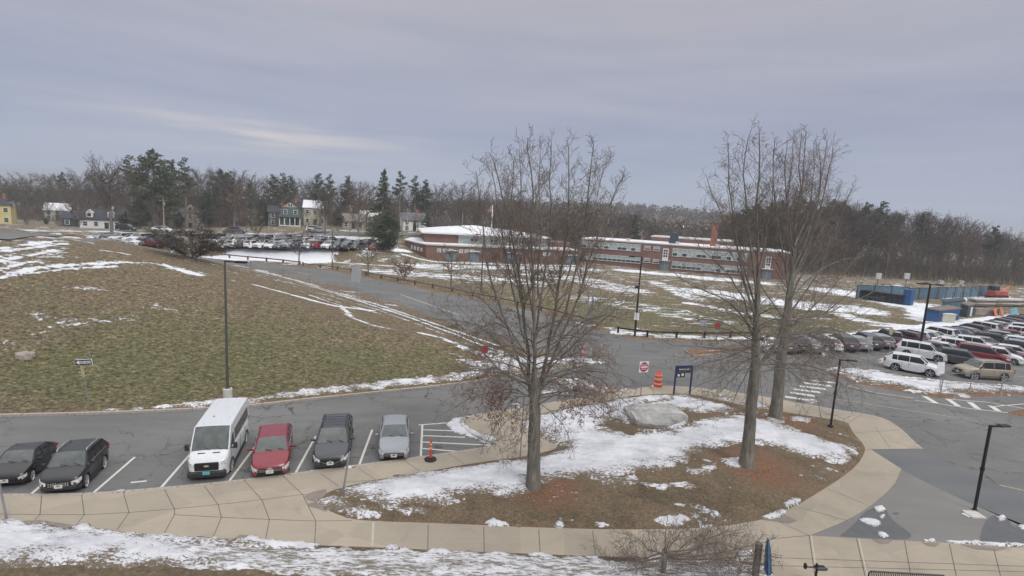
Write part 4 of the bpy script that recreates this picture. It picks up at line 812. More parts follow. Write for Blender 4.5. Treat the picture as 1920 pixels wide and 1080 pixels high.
    for s in (-1, 1):
        wp = mb('wiper' if s > 0 else 'wiper#2'); wp.tube([(X(f1) + .02, .30 + s * .28, top(f1) + .05), (X(f1 + (f2 - f1) * .12) + .02, .0 + s * .30, gz(f1 + (f2 - f1) * .12) + .04)], .012, 4, PI_['grille_black'])
    if opt.get('rails'):
        for s in (-1, 1):
            rr = mb('roof_rail' if s > 0 else 'roof_rail#2')
            rr.tube([(X(f2 + .02), s * gb(H) * .93, H + .0), (X(f2 + .05), s * gb(H) * .93, H + .07), (X((f2 + f3) / 2), s * gb(H) * .94, H + .09), (X(f3 - .06), s * gb(H) * .93, H + .05), (X(f3 - .02), s * gb(H) * .92, H - .03)], .022, 6, PI_[opt['rails']])
    if opt.get('bars'):
        for k in range(5): mb('roof_rack').tube([(X(f2 + .06 + k * .085), -gb(H) * .93, H + .06), (X(f2 + .06 + k * .085), gb(H) * .93, H + .06)], .012, 5, PI_['black_plastic'])
    # wheels
    for i, q in enumerate(fw):
        for s in (-1, 1):
            t_ = 'wheel' + ('' if (i == 0 and s > 0) else '#%d%d' % (i, s + 1)); wm = mb(t_); r = c['wr']; y0 = s * (width(q) * .985)
            cs = [(X(q), y0 - s * .20), (X(q), y0)]
            prof = [(r - .05, -.0), (r - .008, -.012), (r, -.05), (r, -.15), (r - .03, -.2)]
            # tyre (lathe about y)
            bq = len(wm.v); N = 20
            for (rr_, o_) in prof:
                for j in range(N):
                    a = 2 * math.pi * j / N; wm.v.append((X(q) + rr_ * math.cos(a), y0 + s * (o_ + .005), r + rr_ * math.sin(a)))
            for k in range(len(prof) - 1):
                for j in range(N): wm.f.append((bq + k * N + j, bq + k * N + (j + 1) % N, bq + (k + 1) * N + (j + 1) % N, bq + (k + 1) * N + j)); wm.m.append(PI_['tyre_rubber'])
            wm.f.append(tuple(bq + (len(prof) - 1) * N + j for j in range(N))); wm.m.append(PI_['tyre_rubber'])
            rm = mb('rim' + t_[5:]) if opt.get('split_rim') else wm
            ri = r - .055; al = PI_[opt.get('rim', 'alloy')]
            bq = len(rm.v)
            for (rr_, o_) in ((ri + .01, .0), (ri, -.012), (ri - .03, -.06)):
                for j in range(N): a = 2 * math.pi * j / N; rm.v.append((X(q) + rr_ * math.cos(a), y0 + s * (o_ + .006), r + rr_ * math.sin(a)))
            for k in range(2):
                for j in range(N): rm.f.append((bq + k * N + j, bq + k * N + (j + 1) % N, bq + (k + 1) * N + (j + 1) % N, bq + (k + 1) * N + j)); rm.m.append(al)
            rm.f.append(tuple(bq + 2 * N + j for j in range(N))); rm.m.append(PI_['grille_black'])
            for k in range(opt.get('spokes', 5)):
                a = 2 * math.pi * k / opt.get('spokes', 5) + .3; ca, sa = math.cos(a), math.sin(a); w0, w1 = .035, .028 if opt.get('spokes', 5) > 6 else .045
                yy = y0 - s * .012; p0 = (X(q) + .03 * ca, r + .03 * sa); p1 = (X(q) + (ri - .01) * ca, r + (ri - .01) * sa)
                rm.add([(p0[0] - sa * w0, yy, p0[1] + ca * w0), (p0[0] + sa * w0, yy, p0[1] - ca * w0), (p1[0] + sa * w1, yy, p1[1] - ca * w1), (p1[0] - sa * w1, yy, p1[1] + ca * w1),
                        (p0[0] - sa * w0, yy - s * .03, p0[1] + ca * w0), (p0[0] + sa * w0, yy - s * .03, p0[1] - ca * w0), (p1[0] + sa * w1, yy - s * .03, p1[1] - ca * w1), (p1[0] - sa * w1, yy - s * .03, p1[1] + ca * w1)], [(0, 1, 2, 3), (0, 4, 5, 1), (1, 5, 6, 2), (2, 6, 7, 3), (3, 7, 4, 0)], al)
            rm.tube([(X(q), y0 - s * .03, r), (X(q), y0 - s * .002, r)], .05, 8, al)
            if not opt.get('split_rim'): pass
    return parts
def make_car(kind, name, opt, mode, color):
    """mode 'full': every part its own mesh; 'mid': body, windows, lights, wheels; 'one': a single mesh"""
    parts = car_parts(kind, dict(opt, split_rim=(mode == 'full'))); mats = [MATS[k] for k in PM]
    smooth_parts = {'body', 'roof', 'windshield', 'rear_window'}
    def fin(o, sm):
        if sm:
            me = o.data; me.polygons.foreach_set('use_smooth', [True] * len(me.polygons))
            md = None
            try: me.set_sharp_from_angle(angle=R(38))
            except Exception: pass
        return o
    if mode == 'one':
        m_ = MB()
        for n_, q in parts.items():
            b0 = len(m_.v); m_.v += q.v; m_.f += [tuple(i + b0 for i in f) for f in q.f]; m_.m += q.m
        return fin(m_.build(name, mats, color=color), True)
    root = empty(name); root.color = (*color, 1)
    if mode == 'mid':
        grp = {}
        for n_, q in parts.items():
            k = n_.split('#')[0]
            tgt = n_ if k in ('wheel', 'headlight', 'taillight') else ('window' if k in ('windshield', 'rear_window', 'side_window') else 'body')
            m_ = grp.setdefault(tgt, MB()); b0 = len(m_.v); m_.v += q.v; m_.f += [tuple(i + b0 for i in f) for f in q.f]; m_.m += q.m
        parts = grp
    objs = {}
    order = sorted(parts, key=lambda k: k.startswith('rim'))
    for n_ in order:
        q = parts[n_]; par = root
        if n_.startswith('rim'): par = objs['wheel' + n_[3:]]
        if n_.startswith('emblem'): par = objs.get('grille', root)
        o = fin(q.build(n_.split('#')[0], mats, par, color=color), n_.split('#')[0] in smooth_parts or n_.startswith(('wheel', 'window', 'mirror', 'headlight'))); objs[n_] = o
    return root
def place_car(o, fx, fy, hx, hy, L, at='front', sc=1.0):
    """put a car with its front (or centre) point on ground (fx,fy), heading (hx,hy)"""
    h = Vector((hx, hy)).normalized(); c_ = Vector((fx, fy)) - (h * L / 2 * sc if at == 'front' else Vector((0, 0)))
    o.location = (c_.x, c_.y, max(0.004, T1(c_.x, c_.y))); o.rotation_euler = (0, 0, math.atan2(h.y, h.x)); o.scale = (sc, sc, sc)
def ghead(a, b):            # heading on the ground from pixel a to pixel b
    A = P(*a); B = P(*b); return (B[0] - A[0], B[1] - A[1])
# the seven cars nosed up to the pavement
NEAR = [
 ('sedan', 'sedan', 'black sedan cut off by the left edge beside the black crossover', 'sedan', (.012, .013, .015), dict(grille='wide', spokes=7, lamp=(.34, .17)), (10, 917), ((60, 868), (14, 906)), .77),
 ('suv', 'crossover_suv', 'black crossover with silver roof rails and bright chrome grille beside the black sedan', 'car', (.014, .015, .017), dict(grille='big', cell=1, rails='chrome', spokes=5, clad='black_plastic', lamp=(.34, .26), chrome=1), (111, 930), ((176, 855), (112, 918)), .80),
 ('van', 'passenger_van', 'tall white passenger van with black grille and black bumper by the empty stall', 'van', (.62, .64, .67), dict(grille='van', emblem='oval', black_mirror=1, clad='black_plastic', plate='plate_blue', lamp=(.36, .3), spokes=6, ez=.05), (388, 903), ((440, 800), (384, 897)), .80),
 ('hatch', 'hatchback_car', 'dark red hatchback parked between the white van and the dark grey crossover', 'car', (.20, .012, .025), dict(grille='wide', slat='chrome', emblem='oval', chrome=1, spokes=5, lamp=(.34, .2), ez=.10), (506, 900), ((518, 815), (504, 894)), .88),
 ('suv', 'crossover_suv', 'dark grey crossover with black roof bars parked beside the red hatchback', 'car', (.045, .05, .06), dict(grille='smile', rails='black_plastic', bars=1, spokes=5, rim='dark_alloy', clad='black_plastic', lamp=(.34, .2), dark_pillar=1), (619, 885), ((636, 790), (617, 879)), .86),
 ('sedan', 'sedan', 'silver blue sedan parked next to the hatched no parking area and orange marker post', 'sedan', (.27, .285, .31), dict(grille='wide', slat='chrome', spokes=5, lamp=(.34, .15), chrome=1), (738, 868), ((741, 790), (738, 863)), .84),
]
for kind, nm, lab, cat, colr, opt, fp, (ra, rb), sc in NEAR:
    o = make_car(kind, nm, opt, 'full', colr); tag(o, lab, cat); hx, hy = ghead(ra, rb); place_car(o, *P(*fp), hx, hy, CAR[kind]['L'] * (.76 if fp[0] < 200 else 1), sc=sc)
    if fp[0] < 200: o.scale.x *= .76

# ---------- right car park
PROTO = {}
def proto(kind, mode, variant=''):
    k = (kind, mode, variant)
    if k not in PROTO:
        opt = {'a': dict(grille='bar'), 'rails': dict(rails='black_plastic', clad='black_plastic', grille='big', dark_pillar=1), 'clad': dict(clad='lower_cladding', rails='black_plastic', grille='bar'), '': dict(grille='bar', dark_pillar=1)}[variant]
        nm = {'sedan': 'sedan', 'hatch': 'hatchback_car', 'suv': 'crossover_suv', 'bigsuv': 'large_suv', 'minivan': 'minivan', 'pickup': 'pickup_truck', 'van': 'van'}[kind]
        PROTO[k] = [make_car(kind, nm, opt, mode, (.5, .5, .5)), False]
    return PROTO[k]
def put(kind, mode, variant, colr, pos, head, sc, label, cat, group):
    pr = proto(kind, mode, variant)
    def setc(o):
        o.color = (*colr, 1)
        for ch in KIDS.get(o.name, []): setc(ch)
    if not pr[1]: o = pr[0]; pr[1] = True; setc(o)
    else: o = dup(pr[0], None, colr)
    place_car(o, pos[0], pos[1], head[0], head[1], 1, 'centre', sc); tag(o, label, cat, group); return o
CW, CB, CG, CS, CR, CM, CN, CT = (.72, .73, .75), (.016, .016, .02), (.07, .075, .085), (.30, .31, .33), (.22, .02, .028), (.10, .035, .045), (.03, .045, .10), (.30, .245, .175)
CNAME = {CW: 'white', CB: 'black', CG: 'dark grey', CS: 'silver', CR: 'red', CM: 'maroon', CN: 'navy blue', CT: 'tan'}
KN = {'sedan': 'sedan', 'hatch': 'hatchback', 'suv': 'crossover', 'bigsuv': 'big SUV', 'minivan': 'minivan', 'pickup': 'pickup'}
KC = {'sedan': 'sedan', 'hatch': 'car', 'suv': 'car', 'bigsuv': 'SUV', 'minivan': 'minivan', 'pickup': 'pickup'}
HD = ghead((1678, 687), (1738, 698)); HN = ghead((1867, 708), (1812, 705))
G1 = 'cars parked in the right car park'
put('suv', 'mid', 'a', CW, P(1709, 697), HD, .90, 'white crossover nearest the snowy verge in the right car park', 'car', G1)
put('bigsuv', 'mid', 'clad', CT, P(1840, 708), HN, .86, 'tan and grey large SUV facing left beside the verge fence', 'SUV', G1)
ORD = ['first', 'second', 'third', 'fourth', 'fifth', 'sixth', 'seventh', 'eighth', 'ninth', 'tenth', 'eleventh', 'twelfth', 'thirteenth', 'fourteenth', 'fifteenth', 'sixteenth', 'seventeenth', 'eighteenth', 'nineteenth', 'twentieth']
rowA = [('bigsuv', 'a', CW, (1725, 671)), ('suv', '', CG, (1797, 684)), ]
put('bigsuv', 'mid', 'a', CW, P(1727, 671), HD, .86, 'white large SUV with its nose by the tall black lamp post', 'SUV', G1)
put('suv', 'mid', '', CG, P(1798, 683), HD, .86, 'dark grey crossover behind the bonnet of the tan SUV', 'car', G1)
put('minivan', 'mid', '', CR, P(1838, 675), HD, .84, 'red minivan with dark windows behind the tan SUV', 'minivan', G1)
for nm_, row in (('second', [('hatch', '', CG, (1752, 664)), ('hatch', 'a', CW, (1767, 664)), ('suv', 'a', CW, (1793, 660)), ('suv', 'a', CW, (1824, 655)), ('sedan', '', CS, (1846, 652)), ('suv', '', CB, (1862, 648)), ('suv', '', CS, (1880, 644)), ('sedan', '', CR, (1897, 637)), ('suv', 'a', CW, (1915, 634)), ('sedan', '', CG, (1902, 630)), ('suv', '', CW, (1922, 627))]),
                 ('nearest', [('suv', 'a', CW, (1868, 677)), ('sedan', '', CM, (1882, 672)), ('hatch', 'a', CW, (1898, 670)), ('pickup', '', CS, (1898, 664)), ('bigsuv', 'rails', CN, (1918, 668)), ('suv', '', CW, (1916, 655)), ('suv', '', CG, (1935, 660)), ('sedan', 'a', CS, (1940, 645))])):
    for i, (k, v_, c_, p_) in enumerate(row):
        put(k, 'mid', v_, c_, P(*p_), HD, .84, f'{CNAME[c_]} {KN[k]} {ORD[i]} from the left, {nm_} row of the right lot', KC[k], G1)
# far row: their rears face this way
row = [('sedan', '', CW, (1437, 655)), ('sedan', '', CG, (1466, 656)), ('suv', '', CB, (1489, 656)), ('sedan', '', CS, (1512, 656)), ('suv', '', CG, (1531, 655)), ('sedan', 'a', CW, (1549, 654)), ('suv', '', CG, (1577, 653)), ('sedan', 'a', CS, (1603, 652)), ('suv', '', CG, (1622, 650)), ('hatch', '', CS, (1645, 648)), ('pickup', '', CB, (1668, 647)), ('suv', '', CM, (1694, 643)), ('suv', 'a', CW, (1713, 641)), ('sedan', 'a', CW, (1737, 638)), ('bigsuv', 'a', CW, (1756, 637)),
       ('suv', '', CN, (1775, 635)), ('sedan', '', CG, (1791, 633)), ('sedan', '', CS, (1806, 631)), ('suv', '', CM, (1819, 628)), ('bigsuv', 'a', CW, (1838, 625)), ('suv', '', CB, (1855, 622)), ('sedan', 'a', CW, (1866, 619)), ('suv', '', CN, (1877, 617)), ('suv', '', CM, (1888, 614)), ('bigsuv', 'rails', CG, (1900, 612)), ('suv', '', CG, (1909, 609)), ('suv', '', CB, (1920, 607)), ('suv', 'a', CW, (1931, 604))]
EV = ['beside the white pickup bed', '']
HF = (-HD[0] * .62 - .0, -HD[1] * .62 + 0); HF = (Vector(HF).normalized() + Vector((0.1, .75)))
HFa = (.12, 1.0)
for i, (k, v_, c_, p_) in enumerate(row):
    near_l = f'{CNAME[row[i-1][2]]} {KN[row[i-1][0]]}' if i else 'left end of the row'
    near_r = f'{CNAME[row[i+1][2]]} {KN[row[i+1][0]]}' if i + 1 < len(row) else 'edge of the photo'
    head = HFa if i < 11 else (HF.x, HF.y)
    put(k, 'mid', v_, c_, P(*p_), head, .86 if i > 9 else .9, f'{CNAME[c_]} {KN[k]} facing the field between {near_l} and {near_r}', KC[k], G1)
# ---------- far left car park on the bank
random.seed(11)
G2 = 'cars parked in the far left car park'
cols = [CW, CG, CB, CS, CG, CW, CR, CN, CG, CS, CB, CS, CW, CS, CW, CW]
def PBX(px, py, t0=112.0):
    d = ray(px, py); t = np.linspace(t0, 420, 900); X = d[0] * t; Y = d[1] * t; Z = 12 + d[2] * t
    h = np.nonzero(Z <= T(X, Y))[0]; i = h[0] if len(h) else 899; return (float(X[i]), float(Y[i]), float(T(X[i:i + 1], Y[i:i + 1])[0]))
def lotrow(x0, x1, y0, y1, step, rowname, seed, fwd):
    random.seed(seed); x = x0; i = 0
    while x < x1:
        t = (x - x0) / (x1 - x0); k = random.choice(['sedan', 'suv', 'suv', 'hatch', 'bigsuv', 'minivan', 'sedan', 'pickup'] if fwd else ['sedan', 'suv', 'hatch', 'bigsuv', 'suv']); c_ = random.choice(cols)
        X_, Y_, Z_ = PBX(x, y0 + (y1 - y0) * t)
        jx = random.uniform(-.12, .12); sgn = random.choice([-1, -1, 1])
        o = put(k, 'one', '', c_, (X_, Y_), (.28 * sgn + jx, 1.0 * sgn), 1.02, f'{CNAME[c_]} {KN[k]} {ORD[i % 20] if i < 20 else "twenty " + ORD[i - 20]} from left, {rowname}', KC[k], G2)
        o.location.z = T1(X_, Y_) + .06
        x += step * random.choice([1, 1, 1, 1.0, 1.9 if random.random() < .3 else 1]); i += 1
lotrow(408, 730, 465.5, 468.5, 17.5, 'front row of the far left lot', 3, True)
lotrow(400, 700, 458.5, 462, 17, 'middle row of the far left lot', 4, False)
lotrow(412, 640, 454, 457, 21, 'back row of the far left lot', 5, False)
lotrow(188, 312, 457, 464, 16.5, 'row above the hill crest', 6, True)
lotrow(196, 330, 452, 458, 17, 'upper row above the hill crest', 8, False)
for px, py, c_, k, lab in [(445, 438, CG, 'suv', 'dark grey crossover parked on the street left of the green lawn'), (590, 435, CW, 'suv', 'white crossover parked on the street right of the green lawn'), (600, 437, CS, 'sedan', 'silver sedan parked on the street behind the white crossover'), (305, 436, CW, 'sedan', 'white sedan parked on the street near the wooden utility pole'), (238, 434, CB, 'suv', 'black crossover in the drive of the white cape house')]:
    X_, Y_, Z_ = PBX(px, py); o = put(k, 'one', '', c_, (X_, Y_), (1, .1), 1.0, lab, KC[k], 'cars parked on the residential street'); o.location.z = T1(X_, Y_) + .14
for k_, (o, used) in list(PROTO.items()):
    if not used: print('unused proto', k_)
# ---------------------------------------------------------------- the school
def frame(a, b):
    A = Vector(a); B = Vector(b); u = (B - A).normalized(); return A, u, math.atan2(u.y, u.x)
def FPl(A, u, px, py):      # pixel -> (distance along facade, height)
    d = ray(px, py); n = Vector((-u.y, u.x)); k = (A.x * n.x + A.y * n.y) / (d[0] * n.x + d[1] * n.y)
    q = CAM + d * k; return ((q[0] - A.x) * u.x + (q[1] - A.y) * u.y, q[2])
A, u, rz = frame(P(1087, 493.5), P(1474, 526))
L2 = (Vector(P(1474, 526)) - A).length
F = lambda px, py: FPl(A, u, px, py)
sch = empty('school_building', (A.x, A.y, 0), rz); tag(sch, 'long two storey red brick school wing with bands of pale windows', 'school')
H2 = 6.3; D2 = 15
mb = MB(); mb.box((L2 / 2, D2 / 2, H2 / 2 - .2), (L2, D2, H2 + .4)); mb.build('wall', MATS['red_brick'], sch)
mb = MB(); mb.box((L2 / 2, D2 / 2, H2 + .12), (L2 + .3, D2 + .3, .26)); mb.build('parapet', MATS['concrete_trim'], sch)
mb = MB(); mb.box((L2 / 2, D2 / 2, H2 + .27), (L2 - .5, D2 - .5, .06)); rf = mb.build('roof', MATS['snowy_roof'], sch)
def wband(px0, px1, pt0, pt1, pb0, pb1, pane, openp, seed):
    u0, zt0 = F(px0, pt0); u1, zt1 = F(px1, pt1); _, zb0 = F(px0, pb0); _, zb1 = F(px1, pb1); zt = (zt0 + zt1) / 2; zb = (zb0 + zb1) / 2
    fr = MB(); n = max(1, round((u1 - u0) / pane)); w_ = (u1 - u0) / n
    fr.box(((u0 + u1) / 2, -.05, zt + .05), (u1 - u0 + .2, .14, .12)); fr.box(((u0 + u1) / 2, -.08, zb - .05), (u1 - u0 + .3, .22, .12))
    for k in range(n + 1): fr.box((u0 + k * w_, -.03, (zt + zb) / 2), (.07, .09, zt - zb))
    zm = zb + (zt - zb) * .42; fr.box(((u0 + u1) / 2, -.025, zm), (u1 - u0, .07, .06))
    wo_ = fr.build('window', MATS['white_trim'], sch)
    bl = MB(); gl_ = MB(); random.seed(seed)
    for k in range(n):
        x = u0 + (k + .5) * w_; bl.box((x, -.006, (zt + zm) / 2), (w_ - .08, .02, zt - zm))
        (gl_ if random.random() < openp else bl).box((x, -.006, (zm + zb) / 2), (w_ - .08, .02, zm - zb))
    bl.build('pane', MATS['blind_glass'], wo_); gl_.build('pane', MATS['window_glass'], wo_)
wband(1092, 1201, 452, 459.5, 462, 472, 1.15, .45, 1); wband(1096, 1201, 476, 482.5, 485, 493.5, 1.15, .85, 2)
wband(1262, 1401, 465, 477.5, 478, 491.5, 1.15, .5, 3); wband(1260.5, 1400.5, 489.5, 502.5, 502.5, 514, 1.15, .45, 4)
for (x0, x1, y0, y1) in [(1209, 1219.5, 461.5, 468.5), (1226, 1237, 463, 470), (1207.5, 1218.5, 484.5, 491.5), (1224.5, 1236, 487, 493.5)]: wband(x0, x1, y0, y0, y1, y1, 1.2, 1, 5)
def stair(x0, x1, yt, yb, yd):
    u0, zt = F(x0, yt); u1, zb = F(x1, yb); _, zd = F((x0 + x1) / 2, yd); c_ = (u0 + u1) / 2
    mb = MB(); mb.box((c_, -.05, (zt + zb) / 2), (u1 - u0, .12, zt - zb)); o = mb.build('window', MATS['white_trim'], sch)
    mb = MB()
    for k in range(3):
        for s in (-1, 1): mb.box((c_ + s * (u1 - u0) * .2, -.12, zb + (zt - zb) * (.38 + .22 * k)), ((u1 - u0) * .3, .03, (zt - zb) * .16))
    mb.build('pane', MATS['window_glass'], o)
    mb = MB(); mb.box((c_, -.04, (zb + 0) / 2 - .05), (1.9, .1, zb - .1)); o = mb.build('door', MATS['door_blue'], sch)
    mb = MB(); mb.box((c_, -.12, zb / 2), (.05, .06, zb - .2)); mb.box((c_, -.35, zb + .02), (2.4, .7, .12)); mb.build('door_frame', MATS['white_trim'], o)
stair(1243.5, 1252, 465.5, 489, 505); stair(1436.5, 1444, 481, 505, 521)
mb = MB(); uc, zc = F(1337, 418); mb.box((uc + .7, 6, (zc + 5.2) / 2 + .0), (1.5, 1.5, zc - 5.2)); mb.build('chimney', MATS['chimney_brick'], sch)
mb = MB(); uc, zc = F(1260, 438); mb.box((uc + .4, 5.5, 7.6), (2.6, 2.2, 3.0), taper=.72); mb.lathe((uc + .4, 5.5, 9.1), [(.8, 0), (.75, .2), (.3, .35)], 12); mb.build('roof_vent', MATS['vent_slate'], sch)
for px_ in (1175, 1270, 1347): uc, _ = F(px_, 450); mb = MB(); mb.box((uc, 3, 6.8), (.9, .9, .8)); mb.build('roof_vent', MATS['concrete_trim'], sch)
# raised wing behind
mb = MB(); ua, _ = F(1180, 455); ub, _ = F(1350, 465); mb.box(((ua + ub) / 2 + 4, D2 + 7, 3.7), (ub - ua, 13, 7.8)); mb.build('wall', MATS['red_brick'], sch)
mb = MB(); mb.box(((ua + ub) / 2 + 4, D2 + 7, 7.75), (ub - ua + .3, 13.3, .3)); mb.build('parapet', MATS['concrete_trim'], sch)
# gymnasium block with low front range
A, u, rz = frame(P(798, 487.5), P(1087, 497.5)); L1 = (Vector(P(1087, 497.5)) - A).length
F = lambda px, py: FPl(A, u, px, py)
gym = empty('school_gymnasium', (A.x, A.y, 0), rz); tag(gym, 'low red brick gymnasium block with a snow covered curved roof', 'school')
H1 = 3.55
WL = Vector(P(759, 476)); wl = Vector(((WL - A).dot(u), (WL - A).dot(Vector((-u.y, u.x)))))
mb = MB(); xr = L1 - .5
base = [(0, 0), (xr, 0), (xr, 22), (wl.x + 2, 26), (wl.x, wl.y)]
n = len(base); mb.add([(x, y, -.3) for x, y in base] + [(x, y, H1) for x, y in base], [tuple(range(n - 1, -1, -1)), tuple(range(n, 2 * n))] + [(i, (i + 1) % n, n + (i + 1) % n, n + i) for i in range(n)]); mb.build('wall', MATS['red_brick'], gym)
b2 = [(-.2, -.25), (xr - .2, -.25), (xr - .2, 21.9), (wl.x + 2, 25.9), (wl.x - .25, wl.y - .1)]
mb = MB(); mb.add([(x, y, H1 + .002) for x, y in b2] + [(x, y, H1 + .28) for x, y in b2], [tuple(range(n, 2 * n))] + [(i, (i + 1) % n, n + (i + 1) % n, n + i) for i in range(n)]); mb.build('roof', MATS['snow_clean_roof'], gym)
mb = MB(); mb.box((xr / 2 - .2, -.30, H1 + .14), (xr, .1, .34)); mb.build('parapet', MATS['concrete_trim'], gym)
def gwin(px, py, w_, h_, n_=1, mat='blind_glass', gap=1.4):
    uu, zz = F(px, py)
    for k in range(n_):
        mb = MB(); mb.box((uu + k * gap, -.05, zz), (w_, .12, h_)); o = mb.build('window', MATS['white_trim'], gym); mb = MB(); mb.box((uu + k * gap, -.12, zz), (w_ - .2, .03, h_ - .2)); mb.build('pane', MATS[mat], o)
gwin(823, 469.5, 1.0, .9, 3); gwin(864, 471, 1.0, .9, 3); gwin(1026, 476.5, 2.2, .9, 1)
for px_, w_ in ((846, 2.4), (889, 2.2), (961, 3.0), (1072, 2.4)):
    uu, _ = F(px_, 485); mb = MB(); mb.box((uu, -.05, 1.15), (w_, .12, 2.3)); o = mb.build('door', MATS['door_blue'], gym); mb = MB(); mb.box((uu, -.13, 1.15), (.06, .06, 2.2)); mb.box((uu, -.45, 2.5), (w_ + .5, .9, .15)); mb.build('door_frame', MATS['white_trim'], o)
# left return wall windows
n_ = Vector((-u.y, u.x)); rt = Vector((wl.x, wl.y)); rl = rt.length; rd = rt / rl; ang = math.atan2(rd.y, rd.x)
for k in range(4):
    p_ = rd * (rl * (.18 + .15 * k)); mb = MB(); mb.box((p_.x - rd.y * -.06 * -1, p_.y + rd.x * -.06 * -1, 2.2), (1.1, .2, .9), rz=ang); o = mb.build('window', MATS['white_trim'], gym)
# high hall
G0, _ = F(808, 458); G1_, _ = F(863, 460); G2_, _ = F(986, 463); back = 7.0
kk = (A.y + back) / A.y
x0, x1, x2 = G0 * kk - 1.2, G1_ * kk - .2, G2_ * kk + 6
He = 6.0; Hp = 7.9; D_ = 24; xm = x0 + (x2 - x0) * .42
mb = MB(); mb.box(((x0 + x1) / 2, back + D_ / 2, He / 2), (x1 - x0, D_, He)); mb.build('wall', MATS['red_brick'], gym)
mb = MB(); mb.box((x2 + 3.5, back + 6, (He - .9) / 2), (7, 9, He - .9)); mb.build('side_block', MATS['red_brick'], gym)
mb = MB(); mb.box(((x1 + x2) / 2, back + D_ / 2 + .1, (3.4 + He) / 2), (x2 - x1, D_ - .2, He - 3.4)); mb.build('panel_wall', MATS['panel_green'], gym)
tr = MB()
for k in range(10):
    x = x1 + .2 + (x2 - x1 - .4) * k / 9; tr.box((x, back + .03, (3.8 + He) / 2), (.14, .12, He - 3.8))
tr.box(((x1 + x2) / 2, back + .04, 5.6), (x2 - x1, .10, .12)); tr.build('panel_frame', MATS['white_trim'], gym)
for k in (1, 3, 5, 7):
    x = x1 + .2 + (x2 - x1 - .4) * (k + .5) / 9
    mb = MB(); mb.box((x, back + .04, 4.8), (2.0, .08, .9)); o = mb.build('window', MATS['white_trim'], gym)
    for s in (-1, 1): mb = MB(); mb.box((x + s * .5, back - .02, 4.8), (.8, .04, .7)); mb.build('pane', MATS['window_glass'], o)
X0, X2, yb0, yb1 = x0 - .9, x2 + .9, back - 1.3, back + D_ + 1; ym = (yb0 + yb1) / 2
mb = MB(); vs_ = []
nx_, ny_ = 24, 16
def zro(x, y):
    dx = (xm - x) / (xm - X0) if x < xm else (x - xm) / (X2 - xm); dy = abs(y - ym) / (yb1 - ym); return He + .3 + (Hp - He) * (1 - max(dx, dy) ** 1.1)
gi = [[len(vs_) + 0 * vs_.append((X0 + (X2 - X0) * i / nx_, yb0 + (yb1 - yb0) * j / ny_, zro(X0 + (X2 - X0) * i / nx_, yb0 + (yb1 - yb0) * j / ny_))) for i in range(nx_ + 1)] for j in range(ny_ + 1)] if False else None
for j in range(ny_ + 1):
    for i in range(nx_ + 1): x = X0 + (X2 - X0) * i / nx_; y = yb0 + (yb1 - yb0) * j / ny_; vs_.append((x, y, zro(x, y)))
mb.add(vs_, [(j * (nx_ + 1) + i, j * (nx_ + 1) + i + 1, (j + 1) * (nx_ + 1) + i + 1, (j + 1) * (nx_ + 1) + i) for j in range(ny_) for i in range(nx_)])
mb.build('roof', MATS['snow_clean_roof'], gym)
mb = MB(); mb.box(((X0 + X2) / 2, ym, He + .13), (X2 - X0, yb1 - yb0, .30)); mb.build('roof_edge', MATS['white_trim'], gym)

